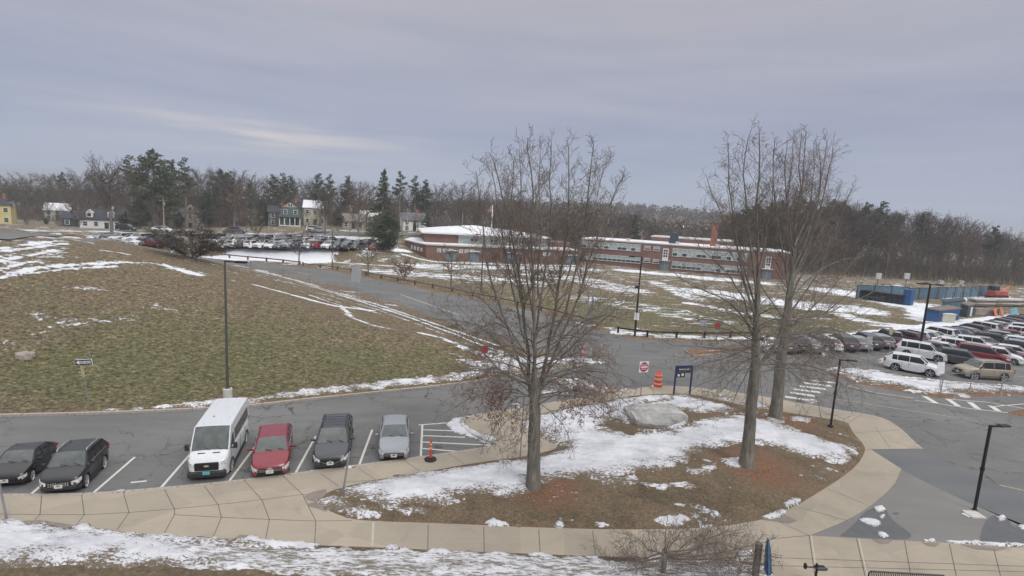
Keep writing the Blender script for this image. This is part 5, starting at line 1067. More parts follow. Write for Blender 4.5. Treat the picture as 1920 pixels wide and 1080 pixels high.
# ---------------------------------------------------------------- houses
def PB(px, py, t0=112.0):    # ground point beyond the hill crest
    d = ray(px, py); t = np.linspace(t0, 420, 900); X = d[0] * t; Y = d[1] * t; Z = 12 + d[2] * t
    h = np.nonzero(Z <= T(X, Y))[0]; i = h[0] if len(h) else 899; return (float(X[i]), float(Y[i]), float(T(X[i:i + 1], Y[i:i + 1])[0]))
def house(px, py, depth, wpx, hpx, label, wallm, roofm, roof='gable', stories=2, face=1, dep=8.5, porch=False, dormers=0, chim=True, rot=0.0, gable_front=False, gm=None):
    x, y, z = (PD(px, py, depth).x, depth, 0); z = T1(x, y); W = wpx * depth / 990; Ht = hpx * depth / 990
    rise = min(Ht * .38, W * .33) if roof != 'cape' else Ht * .48
    He = Ht - rise
    h = empty('house', (x, y, z), math.atan2(-x, y) * .8 + rot); tag(h, label, 'house', None)
    wm = MB(); wm.box((0, 0, He / 2 - .5), (W, dep, He + 1))
    ov = .45; r_ = MB()
    if roof == 'hip':
        i_ = min(W, dep) * .42
        r_.add([(-W / 2 - ov, -dep / 2 - ov, He), (W / 2 + ov, -dep / 2 - ov, He), (W / 2 + ov, dep / 2 + ov, He), (-W / 2 - ov, dep / 2 + ov, He), (-W / 2 + i_, 0, Ht), (W / 2 - i_, 0, Ht)], [(0, 1, 5, 4), (1, 2, 5), (2, 3, 4, 5), (3, 0, 4), (3, 2, 1, 0)])
    elif gable_front:
        wm.add([(-W / 2, -dep / 2, He), (W / 2, -dep / 2, He), (0, -dep / 2, Ht - .1), (-W / 2, dep / 2, He), (W / 2, dep / 2, He), (0, dep / 2, Ht - .1)], [(0, 1, 2), (5, 4, 3)])
        for s in (-1, 1): r_.add([(s * (W / 2 + ov), -dep / 2 - ov, He - .3), (0, -dep / 2 - ov, Ht), (0, dep / 2 + ov, Ht), (s * (W / 2 + ov), dep / 2 + ov, He - .3), (s * (W / 2 + ov), -dep / 2 - ov, He - .12), (0, -dep / 2 - ov, Ht + .2), (0, dep / 2 + ov, Ht + .2), (s * (W / 2 + ov), dep / 2 + ov, He - .12)], [(0, 1, 2, 3), (4, 7, 6, 5), (0, 4, 5, 1), (3, 2, 6, 7), (0, 3, 7, 4)])
    else:
        wm.add([(-W / 2, -dep / 2, He), (-W / 2, dep / 2, He), (-W / 2, 0, Ht - .1), (W / 2, -dep / 2, He), (W / 2, dep / 2, He), (W / 2, 0, Ht - .1)], [(0, 2, 1), (3, 4, 5)])
        for s in (-1, 1): r_.add([(-W / 2 - ov, s * (dep / 2 + ov), He - .25), (W / 2 + ov, s * (dep / 2 + ov), He - .25), (W / 2 + ov, 0, Ht), (-W / 2 - ov, 0, Ht), (-W / 2 - ov, s * (dep / 2 + ov), He - .05), (W / 2 + ov, s * (dep / 2 + ov), He - .05), (W / 2 + ov, 0, Ht + .2), (-W / 2 - ov, 0, Ht + .2)], [(0, 1, 2, 3), (4, 7, 6, 5), (0, 4, 5, 1), (0, 3, 7, 4), (1, 5, 6, 2)])
    wm.build('wall', MATS[wallm], h); rf_ = r_.build('roof', MATS[roofm], h)
    if gm: mb = MB(); mb.add([(-W / 2 + .2, -dep / 2 - .02, He + .1), (W / 2 - .2, -dep / 2 - .02, He + .1), (0, -dep / 2 - .02, Ht - .4)], [(0, 1, 2)]); mb.build('gable_panel', MATS[gm], h)
    nf = stories if roof != 'cape' else 1; cols_ = max(2, round(W / 2.6))
    for f_ in range(nf):
        for k in range(cols_):
            xx = -W / 2 + (k + .5) * W / cols_; zz = (f_ + .52) * He / nf
            if f_ == 0 and k == cols_ // 2:
                mb = MB(); mb.box((xx, -dep / 2 - .03, 1.05), (1.1, .1, 2.1)); mb.build('door', MATS['window_glass'], h); continue
            mb = MB(); mb.box((xx, -dep / 2 - .03, zz), (1.25, .1, 1.5)); o = mb.build('window', MATS['white_trim'], h)
            mb = MB(); mb.box((xx, -dep / 2 - .10, zz + .33), (.95, .04, .55)); mb.box((xx, -dep / 2 - .10, zz - .33), (.95, .04, .55)); mb.build('pane', MATS['window_glass'], o)
    if gable_front:
        mb = MB(); mb.box((0, -dep / 2 - .05, He + (Ht - He) * .35), (1.5, .12, 1.3)); o = mb.build('window', MATS['white_trim'], h); mb = MB(); mb.box((-.35, -dep / 2 - .13, He + (Ht - He) * .35), (.5, .03, 1.0)); mb.box((.35, -dep / 2 - .13, He + (Ht - He) * .35), (.5, .03, 1.0)); mb.build('pane', MATS['window_glass'], o)
    for k in range(dormers):
        xx = W * (-.27 + .5 * k) if dormers > 1 else 0; zz = He + (Ht - He) * .38
        mb = MB(); mb.box((xx, -dep / 2 + 1.2, zz + .2), (1.7, 2.4, 1.5)); mb.add([(xx - 1, -dep / 2 - .1, zz + .9), (xx + 1, -dep / 2 - .1, zz + .9), (xx, -dep / 2 - .1, zz + 1.9), (xx, -dep / 2 + 2.6, zz + 1.9), (xx - 1, -dep / 2 + 2.6, zz + .9), (xx + 1, -dep / 2 + 2.6, zz + .9)], [(0, 1, 2), (0, 2, 3, 4), (1, 5, 3, 2)]); o = mb.build('dormer', MATS[wallm], h)
        mb = MB(); mb.box((xx, -dep / 2 - .03, zz + .25), (.9, .06, 1.0)); mb.build('window', MATS['window_glass'], o)
    if porch:
        mb = MB(); mb.box((0, -dep / 2 - 1.3, .35), (W * 1.02, 2.6, .3)); mb.build('porch_floor', MATS['white_trim'], h)
        mb = MB(); mb.box((0, -dep / 2 - 1.3, He / nf - .1), (W * 1.05, 2.8, .28)); mb.build('porch_roof', MATS[roofm], h)
        for k in range(5): mb = MB(); mb.box((-W / 2 + k * W / 4, -dep / 2 - 2.4, He / nf / 2), (.25, .25, He / nf - .4)); mb.build('porch_post', MATS['white_trim'], h)
    if chim: mb = MB(); mb.box((W * .22, .3, Ht + .3), (.8, .8, 1.8)); mb.build('chimney', MATS['siding_white' if roof == 'cape' else 'chimney_brick'], rf_)
    return h
house(0, 433, 165, 42, 50, 'yellow two storey house with grey hip roof at the left edge', 'siding_yellow', 'roof_dark', 'hip', dep=9)
house(112, 412, 205, 36, 30, 'white house with snowy roof above the yellow house', 'siding_cream', 'snowy_roof', 'gable')
house(147, 405, 228, 34, 34, 'grey gabled house high among the bare trees on the left', 'siding_grey', 'roof_grey', 'gable', gable_front=True)
house(195, 431, 172, 62, 34, 'white cape house with dark roof and two dormers', 'siding_white', 'roof_dark', 'cape', dormers=2, dep=9)
hh_ = house(141, 430, 176, 30, 24, 'dark brown low house next to the white cape house', 'siding_dark', 'roof_dark', 'gable', stories=1)
house(360, 412, 200, 42, 42, 'tan house with hip roof half hidden behind bare trees', 'siding_tan', 'roof_grey', 'hip', dormers=1, dep=10)
house(547, 424, 180, 34, 46, 'green grey house with a peach front gable and white porch', 'siding_green', 'roof_dark', 'gable', gable_front=True, porch=True, gm='siding_peach', dep=10)
house(522, 421, 188, 30, 36, 'low side range of the green grey house', 'siding_green', 'roof_dark', 'gable', chim=True, dep=8)
house(592, 424, 200, 38, 44, 'cream house behind bushes right of the peach gabled house', 'siding_cream', 'snowy_roof', 'gable', dep=9)
house(664, 428, 178, 38, 26, 'tan cape cottage beside the wooden utility pole', 'siding_tan', 'roof_brown', 'cape', chim=False)
house(700, 408, 215, 44, 26, 'white house with snowy roof behind the big spruce', 'siding_white', 'snowy_roof', 'gable')
house(772, 430, 176, 42, 32, 'white two storey house left of the gymnasium roof', 'siding_white', 'roof_grey', 'gable', rot=.25)
house(480, 412, 215, 26, 30, 'pale house seen between bare trees left of the peach gable', 'siding_white', 'roof_grey', 'gable')
house(1108, 449, 175, 16, 18, 'small white gabled house just above the school roof', 'siding_white', 'roof_grey', 'gable', stories=1, gable_front=True, chim=False)
for i_, (px_, py_) in enumerate([(1283, 421), (1296, 416)]): house(px_, py_, 420, 13, 13, ['lower white house on the far wooded hillside', 'upper white house on the far wooded hillside'][i_], 'siding_white', 'snowy_roof', 'gable', chim=False)

# ---------------------------------------------------------------- poles, lamps, signs
def leanpole(name, px, py, ptx, pty, z=None):
    pass
def lamp_short(px, py, hgt, label, arm_dir):
    x, y = P(px, py, T1(*P(px, py)) if True else 0); z = max(T1(x, y), .0)
    o = empty('street_lamp', (x, y, z), math.atan2(arm_dir[1], arm_dir[0])); tag(o, label, 'street lamp')
    mb = MB(); mb.lathe((0, 0, 0), [(.15, 0), (.15, .08), (.08, .14)], 12); mb.build('base', MATS['black_metal'], o)
    mb = MB(); mb.box((0, 0, hgt / 2), (.088, .088, hgt)); mb.box((0, 0, hgt * .5), (.12, .12, .14)); mb.build('pole', MATS['black_metal'], o)
    mb = MB(); mb.box((.28, 0, hgt - .05), (.4, .07, .07)); mb.rbox((.68, 0, hgt - .03), (.5, .26, .09), .03); hd = mb.build('lamp_head', MATS['black_metal'], o)
    mb = MB(); mb.box((.7, 0, hgt - .085), (.36, .2, .02)); mb.build('lamp_glass', MATS['lamp_glass'], hd)
    return o
lamp_short(1826, 963, 4.05, 'short black street lamp standing on the grey asphalt apron', (1, .15))
lamp_short(1557, 800, 4.2, 'short black street lamp at the back edge of the lawn island', (1, -.1))
mb = MB(); x, y = P(1826, 966, .1); mb.box((x, y, .12), (.62, .55, .08)); mb.box((x - .35, y - .05, .11), (.3, .3, .04), rz=.4); tag(mb.build('lamp_footing', MATS['concrete_trim']), 'pale concrete footing under the lamp on the grey apron', 'footing')
def lamp_tall(px, py, top_px, label, arms=((1, 0),), sign=None, basem=None, r=.085, mat='bronze_metal', box=False, ztop=None, base_h=.0):
    x, y, z = PT(px, py); d = math.hypot(x, y); hgt = None
    # height so that the tip reaches the given pixel row
    lo, hi = 2, 20
    for _ in range(30):
        mid = (lo + hi) / 2
        if proj(x, y, z + mid)[1] > top_px: lo = mid
        else: hi = mid
    hgt = lo
    o = empty('lamp_post', (x, y, z)); tag(o, label, 'lamp post')
    if base_h: mb = MB(); mb.lathe((0, 0, -.1), [(.26, 0), (.26, base_h + .1), (.22, base_h + .14)], 14); mb.build('base', MATS['concrete_trim'], o)
    mb = MB(); mb.lathe((0, 0, base_h), [(.17, 0), (.17, .06), (r * 1.3, .1), (r * 1.25, .9), (r * .8, hgt - base_h)], 10); mb.build('pole', MATS[mat], o)
    for (ax, ay) in arms:
        a = math.atan2(ay, ax); mb = MB(); c_, s_ = math.cos(a), math.sin(a)
        mb.box((c_ * .35, s_ * .35, hgt - .06), (.7, .07, .07), rz=a); mb.rbox((c_ * .95, s_ * .95, hgt - .05), (.62, .36, .13), .03, rz=a); hd = mb.build('lamp_head', MATS['black_metal'], o)
        mb = MB(); mb.box((c_ * .98, s_ * .98, hgt - .125), (.42, .28, .02), rz=a); mb.build('lamp_glass', MATS['lamp_glass'], hd)
    if sign: mb = MB(); mb.box((0, -.13, sign[0]), (sign[1], .03, sign[2])); mb.build('notice', MATS['sign_white'], o)
    if box: mb = MB(); mb.rbox((-.22, -.05, hgt * .62), (.34, .25, .3), .03); mb.build('floodlight', MATS['black_metal'], o)
    return o
lamp_tall(427, 744, 488, 'tall dark lamp post on a concrete base at the foot of the hill', arms=((1, 0),), base_h=.5, r=.065)
lamp_tall(1190, 630, 481, 'tall black lamp post with white notice behind the dark guard rail', arms=((-.9, .3),), sign=(2.1, .5, .75), box=True, mat='black_metal')
lamp_tall(1722, 668, 532, 'tall black lamp post with twin heads in the right car park', arms=((1, 0), (-1, 0), (0.3, 1)), mat='black_metal', r=.10)
lamp_tall(902, 549, 440, 'slim lamp post on the field left of the large oak', arms=((-.9, .2),), mat='bronze_metal')
lamp_tall(623, 504, 430, 'lamp post with white notice behind the rail near the snowy rink', arms=((1, 0),), sign=(2.2, .55, .8))
def upole(px, py, topy, label, arms=True, mat='pole_wood', r=.16, Y=None, name='utility_pole', cat='utility pole'):
    if Y: q = PD(px, py, Y); x, y = q.x, q.y; z = T1(x, y)
    else: x, y, z = PB(px, py)
    lo, hi = 2, 30
    for _ in range(30):
        mid = (lo + hi) / 2
        if proj(x, y, z + mid)[1] > topy: lo = mid
        else: hi = mid
    o = empty(name, (x, y, z)); tag(o, label, cat)
    mb = MB(); mb.lathe((0, 0, -.3), [(r, 0), (r * .7, lo + .3)], 8); mb.build('pole', MATS[mat], o)
    if arms: mb = MB(); mb.box((0, -.12, lo - .6), (2.2, .1, .13)); mb.build('cross_arm', MATS[mat], o); mb = MB(); mb.lathe((.45, -.25, lo - 2.0), [(.22, 0), (.24, .1), (.24, .8), (.1, .95)], 10); mb.build('transformer', MATS['galvanised'], o)
    return (x, y, z + lo)
u1 = upole(308, 436, 372, 'wooden utility pole above the bush on the hill', Y=150)
u2 = upole(656, 438, 383, 'wooden utility pole beside the tan cape cottage')
u3 = upole(763, 444, 390, 'wooden utility pole left of the gymnasium')
u0 = upole(29, 434, 376, 'dark utility pole beside the yellow house', Y=152)
upole(866, 440, 398, 'slim pole rising behind the gymnasium roof', arms=False, Y=165)
upole(504, 438, 415, 'short street pole in front of the green lawn', arms=False, r=.12)
upole(577, 452, 424, 'slim dark post between the far car park and the street', arms=False, r=.14, mat='bronze_metal')
fx, fy, fz = upole(921, 440, 384, 'white flagpole rising behind the gymnasium roof', arms=False, mat='sign_white', r=.2, Y=158, name='flagpole', cat='flagpole')
mb = MB(); vs_ = []; NF = 5
for k in range(NF + 1):
    for j in range(2): vs_.append((fx - .1 - k * .28, fy + .12 * math.sin(k * 1.1), fz - .4 - j * 1.2 - k * .22))
mb.add(vs_, [(2 * k, 2 * k + 1, 2 * k + 3, 2 * k + 2) for k in range(NF)]); tag(mb.build('flag', MATS['flag_red']), 'small drooping red and white flag on the white flagpole', 'flag')
upole(1889, 460, 424, 'thin pole on the skyline at the right edge', arms=True, Y=260)
for k_, (a_, b_) in enumerate(((u0, u1), (u1, u2), (u2, u3))):
    mb = MB()
    for o_ in (-.8, .8):
        pts = [(a_[0] + (b_[0] - a_[0]) * t + 0, a_[1] + (b_[1] - a_[1]) * t + o_ * .3, a_[2] - .5 + (b_[2] - a_[2]) * t - 1.2 * 4 * t * (1 - t) + o_ * .15) for t in [k / 8 for k in range(9)]]; mb.tube(pts, .018, 3)
    tag(mb.build('power_line', MATS['black_metal']), ['pair of power lines left of the bush on the hill', 'pair of power lines spanning the middle houses', 'pair of power lines ending left of the gymnasium'][k_], 'power line')
def text_mesh(body, size, mat, parent, loc, rot, ex=.003, align='CENTER', sx=1.0):
    c_ = bpy.data.curves.new('lettering', 'FONT'); c_.body = body; c_.size = size; c_.extrude = ex; c_.align_x = align; c_.align_y = 'CENTER'; c_.offset = size * .012
    t = bpy.data.objects.new('lettering', c_); col.objects.link(t); dg = bpy.context.evaluated_depsgraph_get(); me = bpy.data.meshes.new_from_object(t.evaluated_get(dg)); bpy.data.objects.remove(t); bpy.data.curves.remove(c_)
    me.materials.clear(); me.materials.append(MATS[mat]); o = bpy.data.objects.new('lettering', me); o.location = loc; o.rotation_euler = rot; o.scale = (sx, 1, 1); return link(o, parent)
def signpost(px, py, topy, topx, label, cat, name, mat='galvanised', r=.03, rz=0.0, z=None):
    x, y = P(px, py, ZC if z is None else z); z = max(T1(x, y), ZC if z is None else z)
    best = None
    for hh in np.linspace(.8, 5, 85):       # height from pixel row
        q = proj(x, y, z + hh)
        if best is None or abs(q[1] - topy) < best[0]: best = (abs(q[1] - topy), hh, q[0])
    hh = best[1]; d = math.hypot(x, y); lean = (topx - best[2]) * d / 990 / hh
    o = empty(name, (x, y, z)); o.rotation_euler = (0, math.atan(lean), 0); tag(o, label, cat)
    mb = MB(); mb.box((0, 0, hh / 2), (r * 2, r, hh)); mb.build('post', MATS[mat], o)
    return o, hh
def grp(o, rz, z): g_ = empty('sign_panel', (0, 0, z), rz); return g_
# one way sign, facing the camera
o, hh = signpost(168, 769, 676, 154, 'leaning one way sign with an arrow pointing left on the hill foot', 'sign', 'one_way_sign', z=0)
mb = MB(); mb.rbox((.18, -.06, hh - .10), (.93, .03, .33), .01); pn = mb.build('sign_panel', MATS['sign_white'], o)
mb = MB(); mb.box((.18, -.079, hh - .10), (.89, .006, .29)); bk = mb.build('sign_face', MATS['sign_black'], pn)
mb = MB(); mb.add([(-.23, -.086, hh - .10), (-.06, -.086, hh + .02), (-.06, -.086, hh - .03), (.58, -.086, hh - .03), (.58, -.086, hh - .17), (-.06, -.086, hh - .17), (-.06, -.086, hh - .22)], [(0, 6, 1), (2, 5, 4, 3)]); mb.build('arrow', MATS['sign_white'], pn)
text_mesh('ONE WAY', .135, 'sign_black', pn, (.25, -.092, hh - .10), (R(90), 0, 0))
mb = MB(); mb.box((.0, -.03, hh - .62), (.14, .05, .62)); mb.build('wood_splint', MATS['wood_sign'], o)
# do not enter
o, hh = signpost(1201, 742, 679, 1208, 'do not enter sign on the kerb tip beside the orange barrel', 'sign', 'do_not_enter_sign')
pn = MB(); pn.rbox((0, -.05, hh - .32), (.72, .025, .76), .01, rz=.35); pn = pn.build('sign_panel', MATS['sign_white'], o)
c35, s35 = math.cos(.35), math.sin(.35)
def rp(x, y, z): return (x * c35 - (y) * s35, x * s35 + y * c35 - .05, z)
mb = MB(); N = 28; mb.add([rp(.34 * math.cos(2 * math.pi * k / N), -.018, hh - .32 + .34 * math.sin(2 * math.pi * k / N)) for k in range(N)], [tuple(range(N))]); mb.build('red_disc', MATS['sign_red'], pn)
mb = MB(); mb.add([rp(-.27, -.024, hh - .36), rp(.27, -.024, hh - .36), rp(.27, -.024, hh - .27), rp(-.27, -.024, hh - .27)], [(0, 1, 2, 3)]); mb.build('white_bar', MATS['sign_white'], pn)
text_mesh('DO NOT', .13, 'sign_white', pn, rp(0, -.026, hh - .17), (R(90), 0, .35)); text_mesh('ENTER', .13, 'sign_white', pn, rp(0, -.026, hh - .47), (R(90), 0, .35))
# orange traffic barrel
x, y = P(1233, 724, ZC); o = empty('traffic_barrel', (x, y, .004)); tag(o, 'orange and pale striped traffic barrel by the do not enter sign', 'traffic barrel')
mb = MB(); mb.lathe((0, 0, 0), [(.42, 0), (.42, .07), (.30, .09)], 18); mb.build('base', MATS['sign_white'], o)
mb = MB(); mb.lathe((0, 0, .08), [(.30, 0), (.30, .2), (.285, .22), (.28, .5), (.265, .52), (.26, .8), (.24, .83), (.235, 1.02), (.10, 1.08)], 20); mb.box((0, 0, 1.2), (.2, .05, .1)); mb.build('drum', MATS['orange_plastic'], o)
mb = MB()
for z0, z1, r0, r1 in ((.26, .42, .295, .292), (.62, .78, .281, .276), (.93, 1.04, .262, .258)): mb.lathe((0, 0, 0), [(r0, z0), (r1, z1)], 20)
mb.build('reflective_band', MATS['orange_reflective'], o)
# dark wayfinding sign
xa, ya = P(1263, 740, ZC + .1); xb, yb = P(1293, 739, ZC + .1); za = T1(xa, ya)
o = empty('wayfinding_sign', (xa, ya, za), math.atan2(yb - ya, xb - xa)); tag(o, 'dark blue wayfinding sign on two posts at the back of the island', 'sign'); wl_ = math.hypot(xb - xa, yb - ya)
hh = 2.05
for xx in (0, wl_): mb = MB(); mb.box((xx, 0, hh / 2), (.09, .09, hh)); mb.build('post', MATS['sign_blue'], o)
mb = MB(); mb.box((wl_ / 2, -.02, hh - .24), (wl_ + .05, .08, .52)); pn = mb.build('sign_panel', MATS['sign_blue'], o)
mb = MB(); mb.box((wl_ * .30, -.02, hh - .66), (wl_ * .52, .07, .30)); mb.build('sign_panel', MATS['sign_blue'], o)
mb = MB(); mb.tube([(wl_ * .16, -.06, hh - .66), (wl_ * .16, -.075, hh - .66)], .09, 12); mb.build('white_mark', MATS['sign_white'], o); mb = MB(); mb.tube([(wl_ * .40, -.06, hh - .62), (wl_ * .40, -.075, hh - .62)], .11, 12); mb.build('yellow_mark', MATS['sign_yellow'], o)
mb = MB(); random.seed(3)
xx = .22
while xx < wl_ - .2: w_ = random.uniform(.04, .12); mb.box((xx, -.066, hh - .24), (w_, .01, .07)); xx += w_ + .035
mb.build('lettering', MATS['sign_white'], pn)
# plain posts
for (px, py, tx, ty, lab, r, m_) in [(643, 927, 656, 846, 'leaning grey sign post at the left tip of the lawn island', .035, 'galvanised'), (13, 976, -2, 893, 'grey sign post at the bottom left corner of the pavement', .035, 'galvanised'), (975, 860, 983, 742, 'slim grey post behind the large oak trunk', .03, 'galvanised'), (1343, 759, 1347, 727, 'short thin post at the back edge of the island', .02, 'weathered_wood')]:
    o, hh = signpost(px, py, ty, tx, lab, 'post', 'sign_post', r=r, mat=m_)
# signs further off
def farsign(px, py, topy, w_, h_, label, mat, shape='rect', letter=None, rz=0, z=0):
    o, hh = signpost(px, py, topy, px + (py - topy) * .07, label, 'sign', 'road_sign', z=z)
    mb = MB()
    if shape == 'oct': mb.add([(w_ / 2 / math.cos(math.pi / 8) * math.cos(math.pi / 8 + k * math.pi / 4), -.04, hh - w_ / 2 + w_ / 2 / math.cos(math.pi / 8) * math.sin(math.pi / 8 + k * math.pi / 4)) for k in range(8)] + [(w_ / 2 / math.cos(math.pi / 8) * math.cos(math.pi / 8 + k * math.pi / 4), -.01, hh - w_ / 2 + w_ / 2 / math.cos(math.pi / 8) * math.sin(math.pi / 8 + k * math.pi / 4)) for k in range(8)], [tuple(range(8)), tuple(range(15, 7, -1))] + [(k, 8 + k, 8 + (k + 1) % 8, (k + 1) % 8) for k in range(8)])
    else: mb.box((0, -.03, hh - h_ / 2), (w_, .03, h_))
    mb.build('sign_panel', MATS[mat], o)
farsign(906, 690, 648, .62, .62, 'red octagonal sign seen through the large oak near the hill tip', 'sign_red', 'oct')
farsign(1762, 733, 679, .55, .95, 'white notice sign on a post in front of the verge fence', 'sign_white')
farsign(1627, 692, 631, .5, .7, 'grey backed sign on a thin post in the right car park', 'sign_back')
farsign(1548, 692, 650, .3, .5, 'thin grey post sign left of the car park entrance', 'sign_back')
farsign(1668, 672, 616, .3, .6, 'leaning pale post sign in front of the black pickup', 'wood_sign')
farsign(1342, 655, 605, .5, .6, 'small red sign near the dark guard rail', 'sign_red'); farsign(1316, 655, 600, .7, .7, 'pale blank sign near the dark guard rail', 'sign_back'); 
farsign(666, 545, 500, 1.4, 2.2, 'large pale signboard standing in the lawn beside the road', 'sign_back')
x, y, z = PT(1091, 669); o = empty('traffic_cone', (x, y, z)); tag(o, 'small orange traffic cone seen through the oak near the hill tip', 'traffic cone'); mb = MB(); mb.box((0, 0, .03), (.45, .45, .05)); mb.build('base', MATS['rubber_black'], o); mb = MB(); mb.lathe((0, 0, .05), [(.19, 0), (.05, .85)], 14); mb.build('cone', MATS['orange_plastic'], o); mb = MB(); mb.lathe((0, 0, .05), [(.135, .35), (.10, .55)], 14); mb.build('reflective_band', MATS['orange_reflective'], o)
# orange marker post on the pavement edge
x, y = P(807, 862, ZC); o = empty('marker_post', (x, y, ZC)); tag(o, 'slim orange marker post on a black rubber base by the hatched area', 'marker post')
mb = MB(); mb.lathe((0, 0, 0), [(.30, 0), (.30, .05), (.14, .10), (.09, .13)], 8); mb.build('base', MATS['rubber_black'], o)
mb = MB(); mb.lathe((0, 0, .1), [(.075, 0), (.055, .2), (.045, .85), (.035, .98)], 12); mb.build('post', MATS['orange_plastic'], o)
mb = MB(); mb.lathe((0, 0, .1), [(.056, .45), (.055, .55)], 12); mb.lathe((0, 0, .1), [(.053, .64), (.052, .74)], 12); mb.build('reflective_band', MATS['orange_reflective'], o)
# boulders
def rock(name, cx, cy, cz, sx, sy, sz, label, seed, flat=.0, mat='boulder_rock'):
    n, mth_ = 44, 24; vs_ = []
    for i in range(mth_ + 1):
        for j in range(n):
            th = math.pi * i / mth_; ph = 2 * math.pi * j / n
            d = Vector((math.sin(th) * math.cos(ph), math.sin(th) * math.sin(ph), math.cos(th)))
            m_ = max(abs(d.x), abs(d.y) * 1.1, abs(d.z) * (1.3 + flat), (abs(d.x + d.y * .6)) * .82, abs(d.z * .8 + d.x * .5) * .95, abs(d.z * .7 - d.y * .75) * 1.02, abs(d.x * .7 - d.y * .8 + d.z * .2) * .98)
            nz = float(fbm(np.array([d.x * 2.2 + seed + d.z]), np.array([d.y * 2.2 + d.z * 1.7]), seed, 4)[0]) - .5
            r_ = .95 / m_ ** .95 * (1 + .22 * nz); vs_.append((cx + d.x * sx * r_, cy + d.y * sy * r_, cz + d.z * sz * r_))
    fs_ = [(i * n + j, (i + 1) * n + j, (i + 1) * n + (j + 1) % n, i * n + (j + 1) % n) for i in range(mth_) for j in range(n)]
    mb = MB(); mb.add(vs_, fs_); return tag(mb.build(name, MATS[mat], smooth=False), label, 'boulder')
rock('boulder', BOULD[0] + .25, BOULD[1] + .3, .4, 1.85, 1.45, .95, 'large pale angular boulder in the mulch on the island', 3)
rock('flat_rock', FLAT[0], FLAT[1], .35, .95, .6, .28, 'smaller flat pale rock right of the large boulder', 8, .6)
x, y, z = PT(48, 668); rock('boulder', x, y, z, .55, .4, .35, 'small tan rock poking out of the grassy hill', 5, mat='tan_stone')
# guard rails
def rail_fence(line, name, label, step, ph, rh, rt, mat, rails, pr=.11, cat='guard rail', postmat=None):
    pts = [Vector((*p, T1(*p))) for p in line]; o = empty(name, pts[0]); tag(o, label, cat); o0 = pts[0]
    tot = 0; cum = [0]
    for a, b in zip(pts[:-1], pts[1:]): tot += (b - a).length; cum.append(tot)
    def at_(s):
        for i in range(len(pts) - 1):
            if s <= cum[i + 1] + 1e-6: t = (s - cum[i]) / (cum[i + 1] - cum[i]); return pts[i].lerp(pts[i + 1], t)
        return pts[-1]
    n = min(99, int(tot / step)); pp = [at_(tot * k / n) for k in range(n + 1)]
    first = None
    for p in pp:
        if first is None: mb = MB(); mb.box((0, 0, ph / 2 - .1), (pr, pr, ph + .2)); first = mb.build('post', MATS[postmat or mat], o); q = first
        else: q = dup(first, o)
        q.location = (p.x - o0.x, p.y - o0.y, T1(p.x, p.y) - o0.z)
    mb = MB()
    for z_ in rails: mb.tube([(p.x - o0.x, p.y - o0.y - pr * .6, T1(p.x, p.y) - o0.z + z_) for p in pp], rt, 4)
    mb.build('rail', MATS[mat], o); return o
off = lambda pts, d: [(p[0], p[1] + d) for p in pts]
rail_fence(off(PP([(360, 480), (395, 483), (500, 492), (560, 499)]), .6), 'guard_rail', 'brown wooden guard rail around the snowy rink beside the road', 4.0, .75, .6, .15, 'rail_wood', [.62], pr=.25)
rail_fence(off(PP([(565, 500), (625, 507), (750, 531), (850, 551), (950, 571), (1050, 595), (1110, 612)]), .7), 'guard_rail', 'low wooden post rail running along the field side of the road', 4.2, .7, .5, .10, 'rail_wood', [.5], pr=.24)
rail_fence(off(PP([(1160, 628), (1200, 635), (1300, 638), (1420, 637)]), .5), 'guard_rail', 'dark guard rail beside the tall lamp post and junction', 3.1, .7, .6, .09, 'black_metal', [.58], pr=.18)
# chain link fences
def chain(line, label, h=1.6, step=3.0, diag=True):
    o = rail_fence(line, 'chain_link_fence', label, step, h, 0, .022, 'galvanised', [h - .03, .12], pr=.05, cat='fence'); o0 = o.location
    mb = MB(); pts = [Vector((*p, T1(*p))) for p in line]
    for a, b in zip(pts[:-1], pts[1:]):
        L_ = (b - a).length; n = max(1, int(L_ / .22))
        for k in range(n):
            for s in (0, 1):
                p = a.lerp(b, (k + s * (h / .22 * .1) % 1) / n); q = a.lerp(b, min(1, (k + 4) / n)); 
                if k + 4 > n: continue
                p0, q0 = (p, q) if s else (q, p); mb.tube([(p0.x - o0.x, p0.y - o0.y, p0.z - o0.z + .1), (q0.x - o0.x, q0.y - o0.y, q0.z - o0.z + h - .05)], .0035, 3, cap=False)
    mb.build('wire_mesh', MATS['galvanised'], o); return o
chain(PP([(1762, 745), (1812, 741), (1865, 739), (1925, 738), (2000, 739)]), 'chain link fence along the brown verge at right', 1.75, 2.6)
chain(PTL([(470, 512), (560, 531), (650, 555), (750, 588), (850, 622), (930, 655)]), 'thin chain link fence between the grassy hill and the road', 1.5, 4.0)
# ---------------------------------------------------------------- far right: ball field fences, sheds, materials
def gpt(px, py): x, y, z = PT(px, py); return Vector((x, y, z))
def wallpx(a, b, hpx, name, label, cat, mat, th=.15, frame=True, postmat='black_metal'):
    A_ = gpt(*a); B_ = gpt(*b); L_ = (B_ - A_).length; h = hpx * A_.y / 990; o = empty(name, A_, math.atan2(B_.y - A_.y, B_.x - A_.x)); tag(o, label, cat)
    mb = MB(); mb.box((L_ / 2, 0, h / 2 + .05), (L_, th, h)); mb.build('screen', MATS[mat], o)
    if frame:
        n = max(2, int(L_ / 3))
        for k in range(n + 1): mb = MB(); mb.box((L_ * k / n, -.1, h / 2 + .1), (.09, .09, h + .2)); mb.build('post', MATS[postmat], o)
        mb = MB(); mb.box((L_ / 2, -.06, h + .08), (L_, .08, .08)); mb.build('rail', MATS[postmat], o)
    return o, L_, h
wallpx((1604, 560), (1700, 563), 25, 'screened_fence', 'blue green screened outfield fence behind the dark dugout', 'fence', 'mesh_screen')
